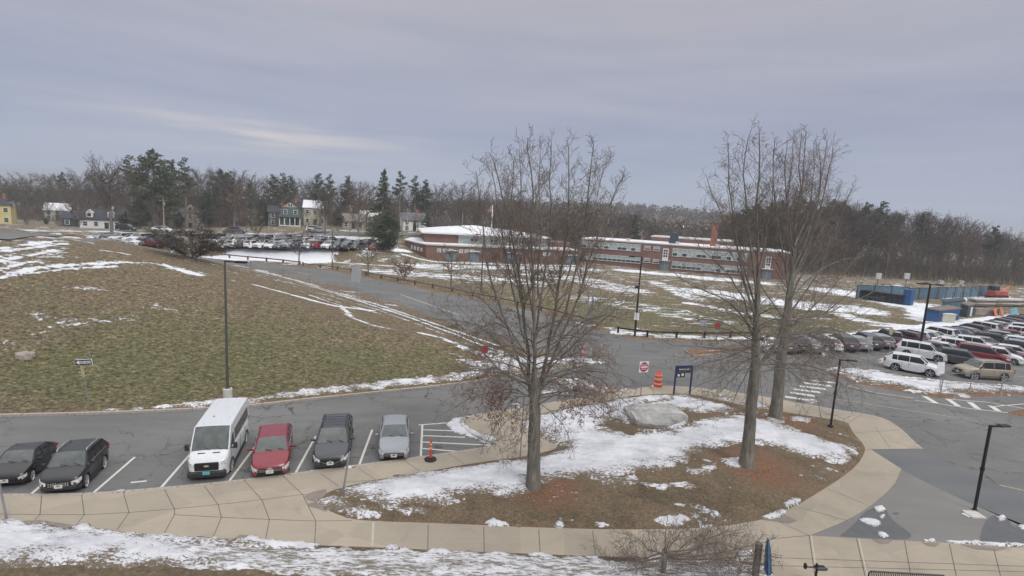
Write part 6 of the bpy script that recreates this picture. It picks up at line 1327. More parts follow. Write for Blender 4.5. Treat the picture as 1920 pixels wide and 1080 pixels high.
wallpx((1702, 562), (1848, 556), 21, 'screened_fence', 'long blue green screened fence behind the blue shed', 'fence', 'mesh_screen')
o, L_, h = wallpx((1616, 560), (1695, 571), 15, 'dugout', 'long dark dugout with a blue end wall on the snowy field', 'dugout', 'dark_bench', th=1.6, frame=False)
mb = MB(); mb.box((L_ + .4, .3, h * .9), (1.1, 2.0, h * 1.9)); mb.build('end_wall', MATS['siding_blue'], o); mb = MB(); mb.box((L_ / 2, 0, h + .15), (L_ + .4, 2.0, .12)); mb.build('roof', MATS['black_metal'], o)
for k in range(9): mb = MB(); mb.box((L_ * k / 8, -.85, h / 2), (.1, .08, h)); mb.build('post', MATS['black_metal'], o)
def shed(fl, fm, fr, hpx, label, wm_, rm_, mono=True, door=False, hh_=None):
    A_, B_, C_ = gpt(*fl), gpt(*fm), gpt(*fr); h = hpx * B_.y / 990; D_p = A_ + (C_ - B_)
    o = empty('shed', B_, 0); tag(o, label, 'shed'); q = [p - B_ for p in (B_, C_, D_p, A_)]
    zt = [h, h, h * 1.18, h * 1.12]
    mb = MB(); mb.add([(p.x, p.y, -.2) for p in q] + [(p.x, p.y, z_) for p, z_ in zip(q, zt)], [(0, 1, 5, 4), (1, 2, 6, 5), (2, 3, 7, 6), (3, 0, 4, 7), (4, 5, 6, 7)]); mb.build('wall', MATS[wm_], o)
    c_ = (q[0] + q[2]) / 2; ov = 1.1
    r_ = [c_ + (p - c_) * ov for p in q]; mb = MB(); mb.add([(p.x, p.y, z_ + .02) for p, z_ in zip(r_, zt)] + [(p.x, p.y, z_ + .2) for p, z_ in zip(r_, zt)], [(3, 2, 1, 0), (4, 5, 6, 7), (0, 1, 5, 4), (1, 2, 6, 5), (2, 3, 7, 6), (3, 0, 4, 7)]); mb.build('roof', MATS[rm_], o)
    if door: m_ = (q[0] + q[1]) / 2; mb = MB(); mb.box((m_.x, m_.y - .06, h * .45), (.9, .08, h * .85), rz=math.atan2(q[1].y, q[1].x)); mb.build('door', MATS['white_trim'], o)
    return o
shed((1735, 602), (1759, 604), (1797, 600), 21, 'bright blue shed with a flat grey roof beside the car park', 'siding_blue', 'roof_brown')
shed((1798, 593), (1812, 595), (1825, 592), 21, 'narrow dark green shed with a white door right of the blue shed', 'siding_dark', 'roof_brown', door=True)
shed((1764, 583), (1770, 586), (1806, 582), 18, 'dark blue storage container behind the blue shed', 'mesh_screen', 'siding_dark')
p = gpt(1772, 603); mb = MB(); mb.rbox((p.x, p.y - .2, p.z + .55), (1.9, .8, 1.1), .06); o = mb.build('storage_bin', MATS['siding_cream']); tag(o, 'cream storage bin against the front of the blue shed', 'bin'); 
mb = MB(); mb.box((0, 0, 0), (2.0, .9, .1)); l_ = mb.build('lid', MATS['white_trim'], o); l_.location = (p.x, p.y - .2, p.z + 1.16)
wallpx((1826, 590), (1868, 592), 12, 'block_wall', 'tan block wall between the green shed and the orange sheets', 'wall', 'tan_stone', th=.5, frame=False)
wallpx((1640, 541), (1668, 542), 8, 'scoreboard', 'pale weathered scoreboard behind the screened fence', 'scoreboard', 'concrete_trim', frame=True)
for (a, b, hp, nm, lab, mt) in [((1868, 594), (1880, 593), 15, 'stacked_sheet', 'salmon orange sheet leaning beside the tan wall', 'tarp_orange'), ((1881, 594), (1890, 592), 16, 'stacked_sheet', 'redder orange sheet leaning next to the salmon sheet', 'machine_orange'), ((1898, 592), (1920, 590), 13, 'stacked_sheet', 'teal sheet leaning above the far row of cars', 'tarp_teal')]:
    A_ = gpt(*a); B_ = gpt(*b); L_ = (B_ - A_).length; h = hp * A_.y / 990; o = empty(nm, A_, math.atan2(B_.y - A_.y, B_.x - A_.x)); tag(o, lab, 'sheet')
    mb = MB()
    for k in range(3): mb.box((L_ * (k + .5) / 3, .3 + .25 * k, h * .45), (L_ / 2.6, .08, h), rx=-.35 + .05 * k, rz=.08 * k)
    mb.build('panel', MATS[mt], o); mb = MB(); mb.box((L_ / 2, .9, h * .4), (.1, .1, h * .8)); mb.build('prop', MATS['black_metal'], o)
A_ = gpt(1868, 560); o = empty('red_digger', A_, .1); tag(o, 'red and orange construction machine behind the screened fence', 'machine'); mb = MB(); mb.rbox((0, 0, 1.1), (3.2, 1.8, 1.2), .15); mb.build('body', MATS['machine_red'], o); mb = MB(); mb.rbox((-.9, 0, 2.1), (1.2, 1.5, 1.1), .1); mb.build('cab', MATS['window_glass'], o); mb = MB(); mb.tube([(1, 0, 1.6), (2.4, 0, 2.6), (3.6, 0, 1.4)], .14, 6); mb.build('arm', MATS['machine_orange'], o)
for s in (-1, 1): mb = MB(); mb.rbox((0, s * .9, .4), (3.4, .45, .75), .2); mb.build('track', MATS['rubber_black'], o)
for i_, (px_, w_) in enumerate(((1838, 2.2), (1880, 2.8), (1903, 2.0))):
    A_ = gpt(px_, 574); o = empty('lumber_pile', A_, .2); tag(o, ['white topped lumber pile behind the tan wall', 'pale pipe stack above the orange sheets', 'pale lumber pile at the right edge above the teal sheet'][i_], 'lumber pile')
    for k in range(4): mb = MB(); mb.box((0, 0, .3 + k * .32), (w_ * 2, 1.6, .26), rz=.05 * (-1) ** k); mb.build('layer', MATS['concrete_trim' if k % 2 else 'weathered_wood'], o)
# batting cage hoops
A_ = gpt(1822, 571); o = empty('batting_cage', A_, 0); tag(o, 'arched batting cage frame behind the blue shed', 'batting cage')
for k in range(5):
    mb = MB(); mb.tube([(-2.4 + .0, k * 1.6, 0), (-2.3, k * 1.6, 2.0), (-1.2, k * 1.6, 3.4), (0, k * 1.6, 3.8), (1.2, k * 1.6, 3.4), (2.3, k * 1.6, 2.0), (2.4, k * 1.6, 0)], .07, 5); mb.build('hoop', MATS['weathered_wood'], o)
for k_, (px_, py_, t_) in enumerate([(1694, 560, 517), (1641, 560, 517), (1760, 556, 530), (1798, 556, 531)]):
    A_ = gpt(px_, py_); h = (py_ - t_) * A_.y / 990; o = empty('field_light', A_); tag(o, ['box topped pole behind the dugout end wall', 'box topped pole at the left of the scoreboard', 'box topped pole above the blue shed', 'box topped pole above the green shed'][k_], 'pole'); mb = MB(); mb.box((0, 0, h / 2), (.12, .12, h)); mb.build('pole', MATS['weathered_wood'], o); mb = MB(); mb.box((0, 0, h), (.9, .3, 1.1)); mb.build('box', MATS['concrete_trim'], o)
# soccer goal on the snowy field
A_ = gpt(1100, 604); o = empty('volleyball_posts', A_); tag(o, 'grey posts standing on the field edge behind the large oak', 'posts')
for k in (0, 1): mb = MB(); mb.box((k * .5, 0, 2.0), (.16, .16, 4.0)); mb.build('post', MATS['galvanised'], o)

# ---------------------------------------------------------------- bottom edge things
x, y = P(1415, 1085, ZC); mb = MB(); mb.rbox((0, 0, .65), (.2, .2, 1.4), .04); o = mb.build('timber_post', MATS['weathered_wood'], loc=(x, y, ZC)); tag(o, 'thick weathered timber post among the twigs at the bottom', 'post')
x, y = P(1440, 1095, ZC); o = empty('folded_parasol', (x, y, ZC)); o.rotation_euler = (0, R(-7), 0); tag(o, 'folded blue parasol leaning beside the timber post', 'parasol'); mb = MB(); mb.tube([(0, 0, 0), (0, 0, 1.7)], .025, 6); mb.build('pole', MATS['galvanised'], o)
mb = MB(); prof = [(.04, .35), (.10, .45), (.09, .9), (.07, 1.3), (.03, 1.62), (.012, 1.68)]; b0 = 0; N = 16
for r_, z_ in prof:
    for j in range(N): a = 2 * math.pi * j / N; rr = r_ * (1 + .3 * math.sin(a * 6)); mb.v.append((rr * math.cos(a), rr * math.sin(a), z_))
for i in range(len(prof) - 1):
    for j in range(N): mb.f.append((i * N + j, i * N + (j + 1) % N, (i + 1) * N + (j + 1) % N, (i + 1) * N + j)); mb.m.append(0)
mb.build('canopy', MATS['blue_cloth'], o)
# black slatted bench seen from above
xa, ya = P(1630, 1071, ZC + .85); xb, yb = P(1770, 1079, ZC + .85); Lb = math.hypot(xb - xa, yb - ya)
o = empty('slatted_bench', (xa, ya, ZC), math.atan2(yb - ya, xb - xa)); tag(o, 'black metal slatted bench back at the bottom edge', 'bench')
mb = MB(); mb.tube([(0, 0, .5), (.0, 0, .80), (.06, 0, .85), (Lb, 0, .85), (Lb, 0, .5)], .025, 6); mb.tube([(0, -.05, .46), (Lb, -.05, .46)], .02, 6); mb.build('back_frame', MATS['black_metal'], o)
mb = MB()
for k in range(1, 40): mb.box((Lb * k / 40, -.02, .65), (.022, .012, .38))
mb.build('backrest', MATS['black_metal'], o); mb = MB()
for k in range(40): mb.box((Lb * (k + .5) / 40, -.28, .45), (.03, .42, .012))
mb.build('seat', MATS['black_metal'], o)
for xx in (.08, Lb - .08):
    for yy in (-.02, -.46): mb = MB(); mb.tube([(xx, yy, 0), (xx, yy, .46)], .025, 6); mb.build('leg', MATS['black_metal'], o)
# black bollard light head at the bottom
x, y = P(1527, 1098, ZC); zt = 0; o = empty('floodlight', (x, y, ZC), .0); tag(o, 'black floodlight with side knob on a short post at the bottom edge', 'floodlight')
mb = MB(); mb.tube([(0, 0, 0), (0, 0, .62)], .04, 8); mb.build('post', MATS['black_metal'], o)
mb = MB(); mb.rbox((.12, 0, .66), (.42, .22, .13), .05); mb.tube([(-.1, 0, .67), (-.38, 0, .67)], .025, 6); mb.rbox((-.4, 0, .70), (.09, .12, .2), .03); mb.lathe((-.02, 0, .72), [(.05, 0), (.045, .08), (.02, .1)], 8); mb.build('lamp_head', MATS['black_metal'], o)
mb = MB(); mb.rbox((.27, -.04, .735), (.10, .05, .012), .004); mb.build('lamp_glass', MATS['galvanised'], o)
# ---------------------------------------------------------------- trees
def tubes_np(tubes, n):
    """tubes: list of (points Kx3, radii K) all with the same K -> verts, quads"""
    Pn = np.array([t[0] for t in tubes], float); Rn = np.array([t[1] for t in tubes], float); m_, K, _ = Pn.shape
    tn = np.gradient(Pn, axis=1); tn /= np.linalg.norm(tn, axis=2, keepdims=True) + 1e-9
    ref = np.where(np.abs(tn[:, :1, 2:3]) > .8, np.array([[[1., 0, 0]]]), np.array([[[0, 0, 1.]]])); ref = np.broadcast_to(ref, tn.shape)
    uu = np.cross(tn, ref); uu /= np.linalg.norm(uu, axis=2, keepdims=True) + 1e-9; ww = np.cross(tn, uu)
    a = np.arange(n) * 2 * math.pi / n
    V = Pn[:, :, None, :] + Rn[:, :, None, None] * (np.cos(a)[None, None, :, None] * uu[:, :, None, :] + np.sin(a)[None, None, :, None] * ww[:, :, None, :])
    base = (np.arange(m_) * K * n)[:, None, None]; i = np.arange(K - 1)[None, :, None]; j = np.arange(n)[None, None, :]
    q = np.stack([base + i * n + j, base + i * n + (j + 1) % n, base + (i + 1) * n + (j + 1) % n, base + (i + 1) * n + j], -1).reshape(-1, 4)
    return V.reshape(-1, 3), q
def build_tubes(name, groups, mat, parent=None):
    """groups: list of (tubes, sides)"""
    Vs, Fs, o_ = [], [], 0
    for tubes, n in groups:
        byK = {}
        for t in tubes: byK.setdefault(len(t[1]), []).append(t)
        for K, ts in byK.items():
            V, F = tubes_np(ts, n); Vs.append(V); Fs.append(F + o_); o_ += len(V)
    return npmesh(name, np.concatenate(Vs), np.concatenate(Fs), mat, parent)
RN = random.Random(5)
def vrand(s): return np.array([RN.gauss(0, s), RN.gauss(0, s), RN.gauss(0, s)])
def grow(p, d, length, r, level, out, up, droop=0.0, spread=.75, maxlev=3, dens=1.0, minr=.0055):
    """a branch as a bent polyline with side shoots; out[level] collects tubes"""
    K = 6 if level == 0 else (5 if level == 1 else 4)
    pts = [p]; dirs = []; dd = d / (np.linalg.norm(d) + 1e-9)
    for k in range(K - 1):
        dd = dd + vrand(.10 + .06 * level) + np.array([0, 0, up * .05 - droop * .05]); dd /= np.linalg.norm(dd); dirs.append(dd); pts.append(pts[-1] + dd * length / (K - 1))
    rad = [max(minr, r * (1 - .8 * k / (K - 1))) for k in range(K)]
    out[min(level, len(out) - 1)].append((pts, rad))
    if level < maxlev:
        nchild = max(2, int(dens * length / (.40, .20, .15, .1)[min(level, 3)]))
        for c_ in range(nchild):
            t = .18 + .8 * (c_ + RN.random() * .8) / nchild; t = min(t, .98); k = min(int(t * (K - 1)), K - 2); f = t * (K - 1) - k
            q = pts[k] * (1 - f) + pts[k + 1] * f; ax = dirs[k]; side = np.cross(ax, vrand(1)); side /= np.linalg.norm(side) + 1e-9
            nd = ax * (1 - spread * .45) + side * spread + np.array([0, 0, up * .14])
            cl = length * RN.uniform(.28, .52) * (1.15 - .6 * t); cl = max(cl, .22)
            grow(q, nd, cl, max(minr, r * (1 - .75 * t) * .55), level + 1, out, up, droop, spread, maxlev, dens, minr)
def limb(pts3, r0, r1, out, up, dens=1.0, droop=0, seg=3, maxlev=3, spread=.75, start=.15):
    pts = [np.array(p, float) for p in smoothline([tuple(p) for p in pts3], 1)]
    for k in range(1, len(pts) - 1): pts[k] = pts[k] + vrand(.035)
    n = len(pts); rad = [r0 + (r1 - r0) * (k / (n - 1)) ** .8 for k in range(n)]; out[0].append((pts, rad))
    cum = np.cumsum([0] + [np.linalg.norm(b - a) for a, b in zip(pts[:-1], pts[1:])]); tot = cum[-1]
    nc = int(dens * tot / .34)
    for c_ in range(nc):
        s = tot * (start + (1 - start) * (c_ + RN.random()) / nc); k = min(np.searchsorted(cum, s) - 1, n - 2); k = max(k, 0); f = (s - cum[k]) / (cum[k + 1] - cum[k] + 1e-9)
        q = pts[k] * (1 - f) + pts[k + 1] * f; ax = pts[k + 1] - pts[k]; ax /= np.linalg.norm(ax); side = np.cross(ax, vrand(1)); side /= np.linalg.norm(side) + 1e-9
        rl = r0 + (r1 - r0) * (s / tot) ** .8; t = s / tot
        L_ = (tot * .32 * (1 - t) + .6) * RN.uniform(.55, 1.2); L_ = min(L_, 2.6)
        grow(q, ax * (1 - spread * .35) + side * spread + np.array([0, 0, up * .18 - droop * .3]), L_, max(.006, rl * .42), 1, out, up, droop, spread, maxlev, 1.0)
def leaves(out, name, parent, centre, rad, count, size=.045):
    tips = [t for lv in out[1:] for t in lv]; V = []; Fq_ = []
    for _ in range(count * 60):
        if len(Fq_) >= count: break
        t = RN.choice(tips); p = np.array(t[0][RN.randrange(1, len(t[0]))]); d = (p - centre) / rad
        if d @ d > RN.random() ** 1.0 * 1.0: continue
        a = vrand(1); a /= np.linalg.norm(a); b = np.cross(a, vrand(1)); b /= np.linalg.norm(b); s = size * RN.uniform(.6, 1.4); p = p + vrand(.03) - np.array([0, 0, s * .5]); k = len(V)
        V += [p - a * s, p - b * s * .5, p + a * s, p + b * s * .55 + np.cross(a, b) * s * .3]; Fq_.append((k, k + 1, k + 2, k + 3))
    if not Fq_: return None
    return npmesh(name, np.array(V), np.array(Fq_), MATS['dead_leaf'], parent, smooth=False)
def px3(Y0, pts, dy):       # limb outline at the tree's own depth; dy gives the limb its run towards or away from the viewer
    n = len(pts); return [tuple(PD(a, b, Y0 + dy * (k / (n - 1)) ** 1.1)) for k, (a, b) in enumerate(pts)]
def trunk_mesh(name, pts3, rads, parent, roots=True):
    pts = smoothline([(*p, r) for p, r in zip([tuple(q) for q in pts3], rads)], 2); mb = MB(); n = 16; prev = None
    for i, (x, y, z, r) in enumerate(pts):
        for j in range(n):
            a = 2 * math.pi * j / n; fl = 0
            if roots and i < 3: fl = (.22, .10, .03)[i] * (.6 + .5 * math.cos(a * 5 + 1)) 
            rr = r * (1 + fl + .06 * math.sin(a * 3 + z * 1.7) + .04 * math.sin(a * 7 + z * 4)); mb.v.append((x + rr * math.cos(a), y + rr * math.sin(a), z))
    for i in range(len(pts) - 1):
        for j in range(n): mb.f.append((i * n + j, i * n + (j + 1) % n, (i + 1) * n + (j + 1) % n, (i + 1) * n + j)); mb.m.append(0)
    return mb.build(name, MATS['bark'], parent, smooth=True)
def bigtree(base_px, trunk_px, trunk_r, limbs, label, leafspec=None, dens=1.0, ring=None):
    bx, by = P(*base_px, .38); z0 = T1(bx, by); Y0 = by
    o = empty('bare_oak_tree', (0, 0, 0)); tag(o, label, 'tree')
    tp = [tuple(PD(a, b, Y0)) for a, b in trunk_px]; tp[0] = (tp[0][0], tp[0][1], z0 - .15)
    trunk_mesh('trunk', tp, trunk_r, o)
    out = [[], [], [], []]
    for (pts, r0, r1, dy, up, droop, d_) in limbs:
        limb(px3(Y0, pts, dy), r0 * .8, r1, out, up, dens * d_, droop, start=.34 if up > .8 else .15)
    if ring:
        (y0, y1, nr, ln, cx_) = ring
        for k in range(nr):
            s_ = np.array(PD(cx_ + RN.uniform(-5, 5), y0 + (y1 - y0) * (k + .5) / nr, Y0)); az = k * 2.4 + RN.uniform(-.3, .3); q_ = (k + .5) / nr; le = ln * RN.uniform(.75, 1.15) * (.8 + .35 * q_); hd_ = np.array([math.cos(az), math.sin(az), 0]); rs = .45 - .55 * q_
            pts = [s_, s_ + hd_ * le * .3 + np.array([0, 0, le * (.10 + .22 * rs)]), s_ + hd_ * le * .62 + np.array([0, 0, le * (.10 + .40 * rs)]), s_ + hd_ * le * .85 + np.array([0, 0, le * (.02 + .42 * rs)]), s_ + hd_ * le + np.array([0, 0, le * (-.06 + .40 * rs)])]
            limb([tuple(p) for p in pts], .034, .006, out, .1, dens * .85, .75, spread=.8, start=.2)
    build_tubes('limbs', [(out[0], 7)], MATS['bark'], o); build_tubes('twigs', [(out[1], 4), (out[2], 3), (out[3], 3)], MATS['twig_bark'], o)
    if leafspec:
        for k, (cp, rd, cnt) in enumerate(leafspec):
            c_ = np.array(PD(*cp, Y0)); leaves(out, 'dead_leaves', o, c_, np.array(rd), cnt)
    return o, sum(len(q) for q in out)
U = (1.2, 0, 1.0); DL = (-.1, 1.0, 1.1)
def L(pts, r0, r1, dy, kind='u', d_=1.0):
    up, dr = {'u': (1.0, 0.0), 'm': (.45, .1), 'd': (.05, .9)}[kind]; return (pts, r0, r1, dy, up, dr, d_)
bigtree((999, 915), [(999, 918), (1000, 880), (1002, 820), (1003, 770), (1002, 740), (1001, 700)], [.36, .285, .25, .24, .20, .12], [
    L([(1000, 760), (992, 690), (985, 610), (975, 520), (958, 430), (935, 345), (917, 285)], .12, .012, 1.0),
    L([(1003, 755), (1004, 680), (1003, 600), (1000, 500), (996, 420), (1000, 340), (990, 258)], .13, .012, -.8),
    L([(1005, 760), (1020, 690), (1035, 610), (1050, 520), (1063, 440), (1068, 360), (1064, 262)], .13, .012, .9),
    L([(1018, 720), (1048, 640), (1085, 560), (1108, 480), (1135, 400), (1160, 345), (1172, 330)], .09, .010, 1.6),
    L([(992, 720), (968, 660), (942, 590), (915, 510), (905, 430), (900, 370), (893, 322)], .08, .010, -1.4),
    L([(985, 640), (965, 560), (945, 470), (935, 400), (925, 330), (920, 300)], .06, .010, 2.0),
    L([(1003, 640), (1015, 560), (1028, 470), (1034, 400), (1030, 320), (1033, 272)], .07, .010, -1.6),
    L([(1035, 640), (1068, 560), (1085, 470), (1098, 400), (1108, 320), (1113, 262)], .075, .010, -1.3),
    L([(985, 600), (965, 520), (952, 440), (958, 360), (965, 292)], .05, .010, -2.2),
    L([(1055, 540), (1085, 450), (1112, 390), (1128, 330), (1142, 300)], .045, .009, 1.2), L([(1010, 560), (1012, 470), (1015, 380), (1015, 270)], .05, .009, 2.4), L([(1000, 600), (985, 500), (975, 400), (978, 330), (972, 280)], .05, .009, .3),
    L([(1000, 745), (960, 728), (915, 735), (870, 752), (820, 780)], .055, .008, -1.0, 'd', 1.3), L([(998, 725), (945, 700), (900, 655), (862, 610), (815, 575)], .06, .008, 1.0, 'm', 1.2), L([(996, 715), (940, 690), (880, 695), (835, 712)], .045, .008, -2.0, 'd', 1.3),
    L([(1000, 740), (965, 745), (935, 785), (905, 835)], .045, .008, -1.8, 'd', 1.5), L([(1002, 748), (985, 790), (975, 830), (940, 850)], .03, .007, -1.5, 'd', 1.5), L([(990, 690), (930, 640), (890, 605), (840, 600), (790, 590)], .05, .008, 2.0, 'm', 1.2),
    L([(985, 660), (940, 600), (905, 560), (870, 545), (835, 520)], .05, .008, -1.0, 'm', 1.0),
    L([(1010, 742), (1055, 730), (1105, 745), (1150, 785)], .05, .008, -1.2, 'd', 1.3), L([(1012, 728), (1065, 700), (1120, 692), (1165, 705), (1200, 722)], .05, .008, 1.0, 'd', 1.2), L([(1018, 705), (1070, 650), (1125, 605), (1190, 555)], .055, .008, -.8, 'm', 1.1),
    L([(1022, 690), (1080, 625), (1130, 585), (1195, 530)], .05, .008, 1.6, 'm', 1.1), L([(1012, 735), (1050, 690), (1110, 700), (1160, 745), (1185, 760)], .045, .008, 2.2, 'd', 1.2), L([(1006, 750), (1030, 770), (1062, 800), (1075, 850)], .03, .007, -1.8, 'd', 1.5), L([(1028, 660), (1090, 600), (1150, 590), (1195, 600)], .045, .008, -2.0, 'm', 1.1)],
    'large bare oak with brown leaves at its fork, nearest the parked cars', [((985, 755), (3.4, 2.4, 1.4), 1500), ((1005, 735), (1.2, 1.0, .8), 900), ((930, 715), (2.4, 2.0, 1.2), 500), ((1100, 740), (2.2, 2.0, 1.2), 350), ((920, 820), (2.2, 1.6, 1.4), 260), ((1000, 640), (3.2, 2.6, 2.2), 500)], ring=(620, 765, 30, 3.7, 1001))
bigtree((1402, 876), [(1399, 880), (1401, 850), (1406, 800), (1411, 740), (1416, 690), (1418, 640), (1419, 590), (1421, 520)], [.40, .30, .26, .25, .22, .18, .15, .10], [
    L([(1419, 640), (1420, 560), (1421, 470), (1418, 400), (1424, 310), (1423, 238)], .15, .012, .6), L([(1413, 705), (1438, 668), (1462, 632), (1476, 575), (1484, 500), (1492, 420), (1500, 330), (1503, 250)], .16, .012, 1.8),
    L([(1417, 600), (1400, 540), (1385, 470), (1372, 400), (1365, 320), (1366, 268)], .08, .010, -1.2), L([(1418, 580), (1395, 500), (1365, 430), (1340, 370), (1325, 330)], .07, .009, 1.5), L([(1419, 560), (1408, 470), (1396, 390), (1398, 300), (1408, 245)], .07, .010, -2.0),
    L([(1415, 640), (1395, 590), (1360, 560), (1310, 543), (1270, 518), (1240, 488)], .07, .009, .8, 'm'), L([(1416, 620), (1400, 570), (1375, 530), (1340, 490), (1305, 455), (1290, 420)], .07, .009, -1.0, 'm'), L([(1418, 600), (1408, 560), (1390, 520), (1375, 480), (1350, 440), (1332, 400)], .06, .009, -.5, 'm'),
    L([(1414, 660), (1370, 655), (1320, 652), (1270, 648), (1235, 640)], .05, .008, -1.0, 'd', .8), L([(1414, 668), (1380, 690), (1330, 715), (1280, 740)], .04, .008, .9, 'd', .8), L([(1413, 675), (1385, 700), (1350, 735), (1310, 765)], .035, .007, -1.5, 'd', .8), L([(1414, 672), (1390, 720), (1370, 760), (1345, 790)], .035, .007, 1.2, 'd', .8), L([(1416, 640), (1370, 620), (1310, 610), (1250, 600)], .05, .008, 2.0, 'd', .8), L([(1414, 650), (1360, 670), (1300, 690), (1265, 700)], .04, .007, 2.4, 'd', .8),
    L([(1440, 668), (1480, 632), (1530, 600), (1580, 560), (1625, 525)], .07, .009, -.6, 'm'), L([(1430, 640), (1480, 600), (1540, 590), (1600, 565), (1640, 545)], .06, .008, 1.2, 'm'), L([(1478, 570), (1500, 520), (1540, 470), (1575, 430), (1600, 395)], .06, .009, -1.0), L([(1484, 520), (1510, 450), (1535, 380), (1545, 310), (1552, 262)], .06, .009, .8),
    L([(1480, 560), (1520, 520), (1570, 490), (1620, 480)], .05, .008, 2.0, 'm'), L([(1440, 670), (1500, 685), (1560, 695), (1620, 705)], .045, .007, -1.2, 'd', .8), L([(1422, 690), (1432, 740), (1430, 780)], .025, .006, -1.0, 'd', .7), L([(1421, 520), (1440, 440), (1450, 360), (1450, 280)], .06, .010, -1.0), L([(1488, 480), (1478, 400), (1470, 330), (1476, 262)], .05, .009, -1.5), L([(1490, 460), (1518, 400), (1528, 330), (1526, 270)], .05, .009, 2.0)],
    'tallest bare oak with a forked grey trunk on the right of the island', None, .85, ring=(580, 705, 22, 3.9, 1416))
bigtree((1454, 786), [(1453, 790), (1455, 765), (1460, 720), (1465, 670), (1472, 620), (1480, 560), (1486, 500)], [.42, .34, .31, .29, .25, .2, .13], [
    L([(1484, 540), (1492, 450), (1503, 360), (1512, 245)], .14, .014, .5), L([(1480, 570), (1470, 480), (1455, 400), (1447, 320), (1452, 262)], .10, .012, -1.2), L([(1484, 530), (1520, 450), (1545, 370), (1560, 300), (1563, 268)], .09, .011, 1.5), L([(1486, 500), (1475, 420), (1480, 340), (1490, 250)], .08, .011, 2.0),
    L([(1478, 590), (1530, 520), (1565, 440), (1590, 370), (1598, 345)], .08, .010, -1.0), L([(1475, 620), (1540, 560), (1590, 500), (1630, 460)], .07, .009, 1.2, 'm'), L([(1472, 640), (1530, 620), (1600, 600), (1650, 570)], .06, .009, -.8, 'm'), L([(1470, 660), (1530, 655), (1590, 665), (1640, 680)], .05, .008, 1.5, 'd', .9), L([(1468, 680), (1520, 695), (1580, 710), (1600, 780)], .045, .008, -1.4, 'd', .8), L([(1467, 685), (1510, 720), (1535, 760), (1545, 810)], .04, .008, 1.0, 'd', .8),
    L([(1476, 610), (1430, 540), (1390, 470), (1370, 400), (1362, 350)], .07, .009, 1.8), L([(1490, 470), (1530, 400), (1540, 330), (1536, 280)], .06, .010, -1.8), L([(1482, 540), (1510, 480), (1550, 420), (1580, 340)], .06, .010, 2.4)],
    'third bare oak with reddish brown leaves, standing behind the forked oak', [((1482, 672), (1.6, 1.4, 1.2), 650), ((1475, 700), (1.2, 1.2, 1.0), 420), ((1500, 650), (2.2, 1.6, 1.2), 300)], .8, ring=(600, 700, 18, 4.6, 1470))
# small ornamental tree at the bottom
def lowtree():
    bx, by = 5.6, 16.4; o = empty('ornamental_tree', (0, 0, 0)); tag(o, 'small bare spreading tree at the bottom edge beside the timber post', 'tree'); out = [[], [], [], []]; z0 = .2
    Y0 = by
    mb = MB(); mb.tube([(bx, by, z0 - .3), (bx + .05, by, z0 + .4), (bx, by, z0 + .9)], [.11, .09, .07], 8); mb.build('trunk', MATS['bark'], o, smooth=True)
    for (ex, ey, dy) in [(1160, 1045, .5), (1180, 1000, -.4), (1215, 985, .6), (1250, 985, -.3), (1290, 978, .3), (1330, 985, .8), (1370, 985, -.5), (1400, 990, .4), (1440, 1010, .1), (1445, 1035, .7), (1140, 1075, -.3), (1120, 1040, .8), (1350, 1010, -1.0), (1260, 1010, -1.1), (1410, 1050, -.8), (1200, 1050, -1.0)]:
        e_ = np.array(PD(ex, ey + 6, Y0 + dy)); s_ = np.array([bx, by, z0 + RN.uniform(.5, .9)]); m1 = s_ * .62 + e_ * .38 + np.array([0, 0, -.12]) + vrand(.06); m2 = s_ * .3 + e_ * .7 + vrand(.06)
        limb([tuple(s_), tuple(m1), tuple(m2), tuple(e_)], .035, .006, out, .35, 2.3, 0, spread=.85, start=.22)
    build_tubes('limbs', [(out[0], 6)], MATS['twig_bark'], o); build_tubes('twigs', [(out[1], 4), (out[2], 3), (out[3], 3)], MATS['twig_bark'], o)
lowtree()
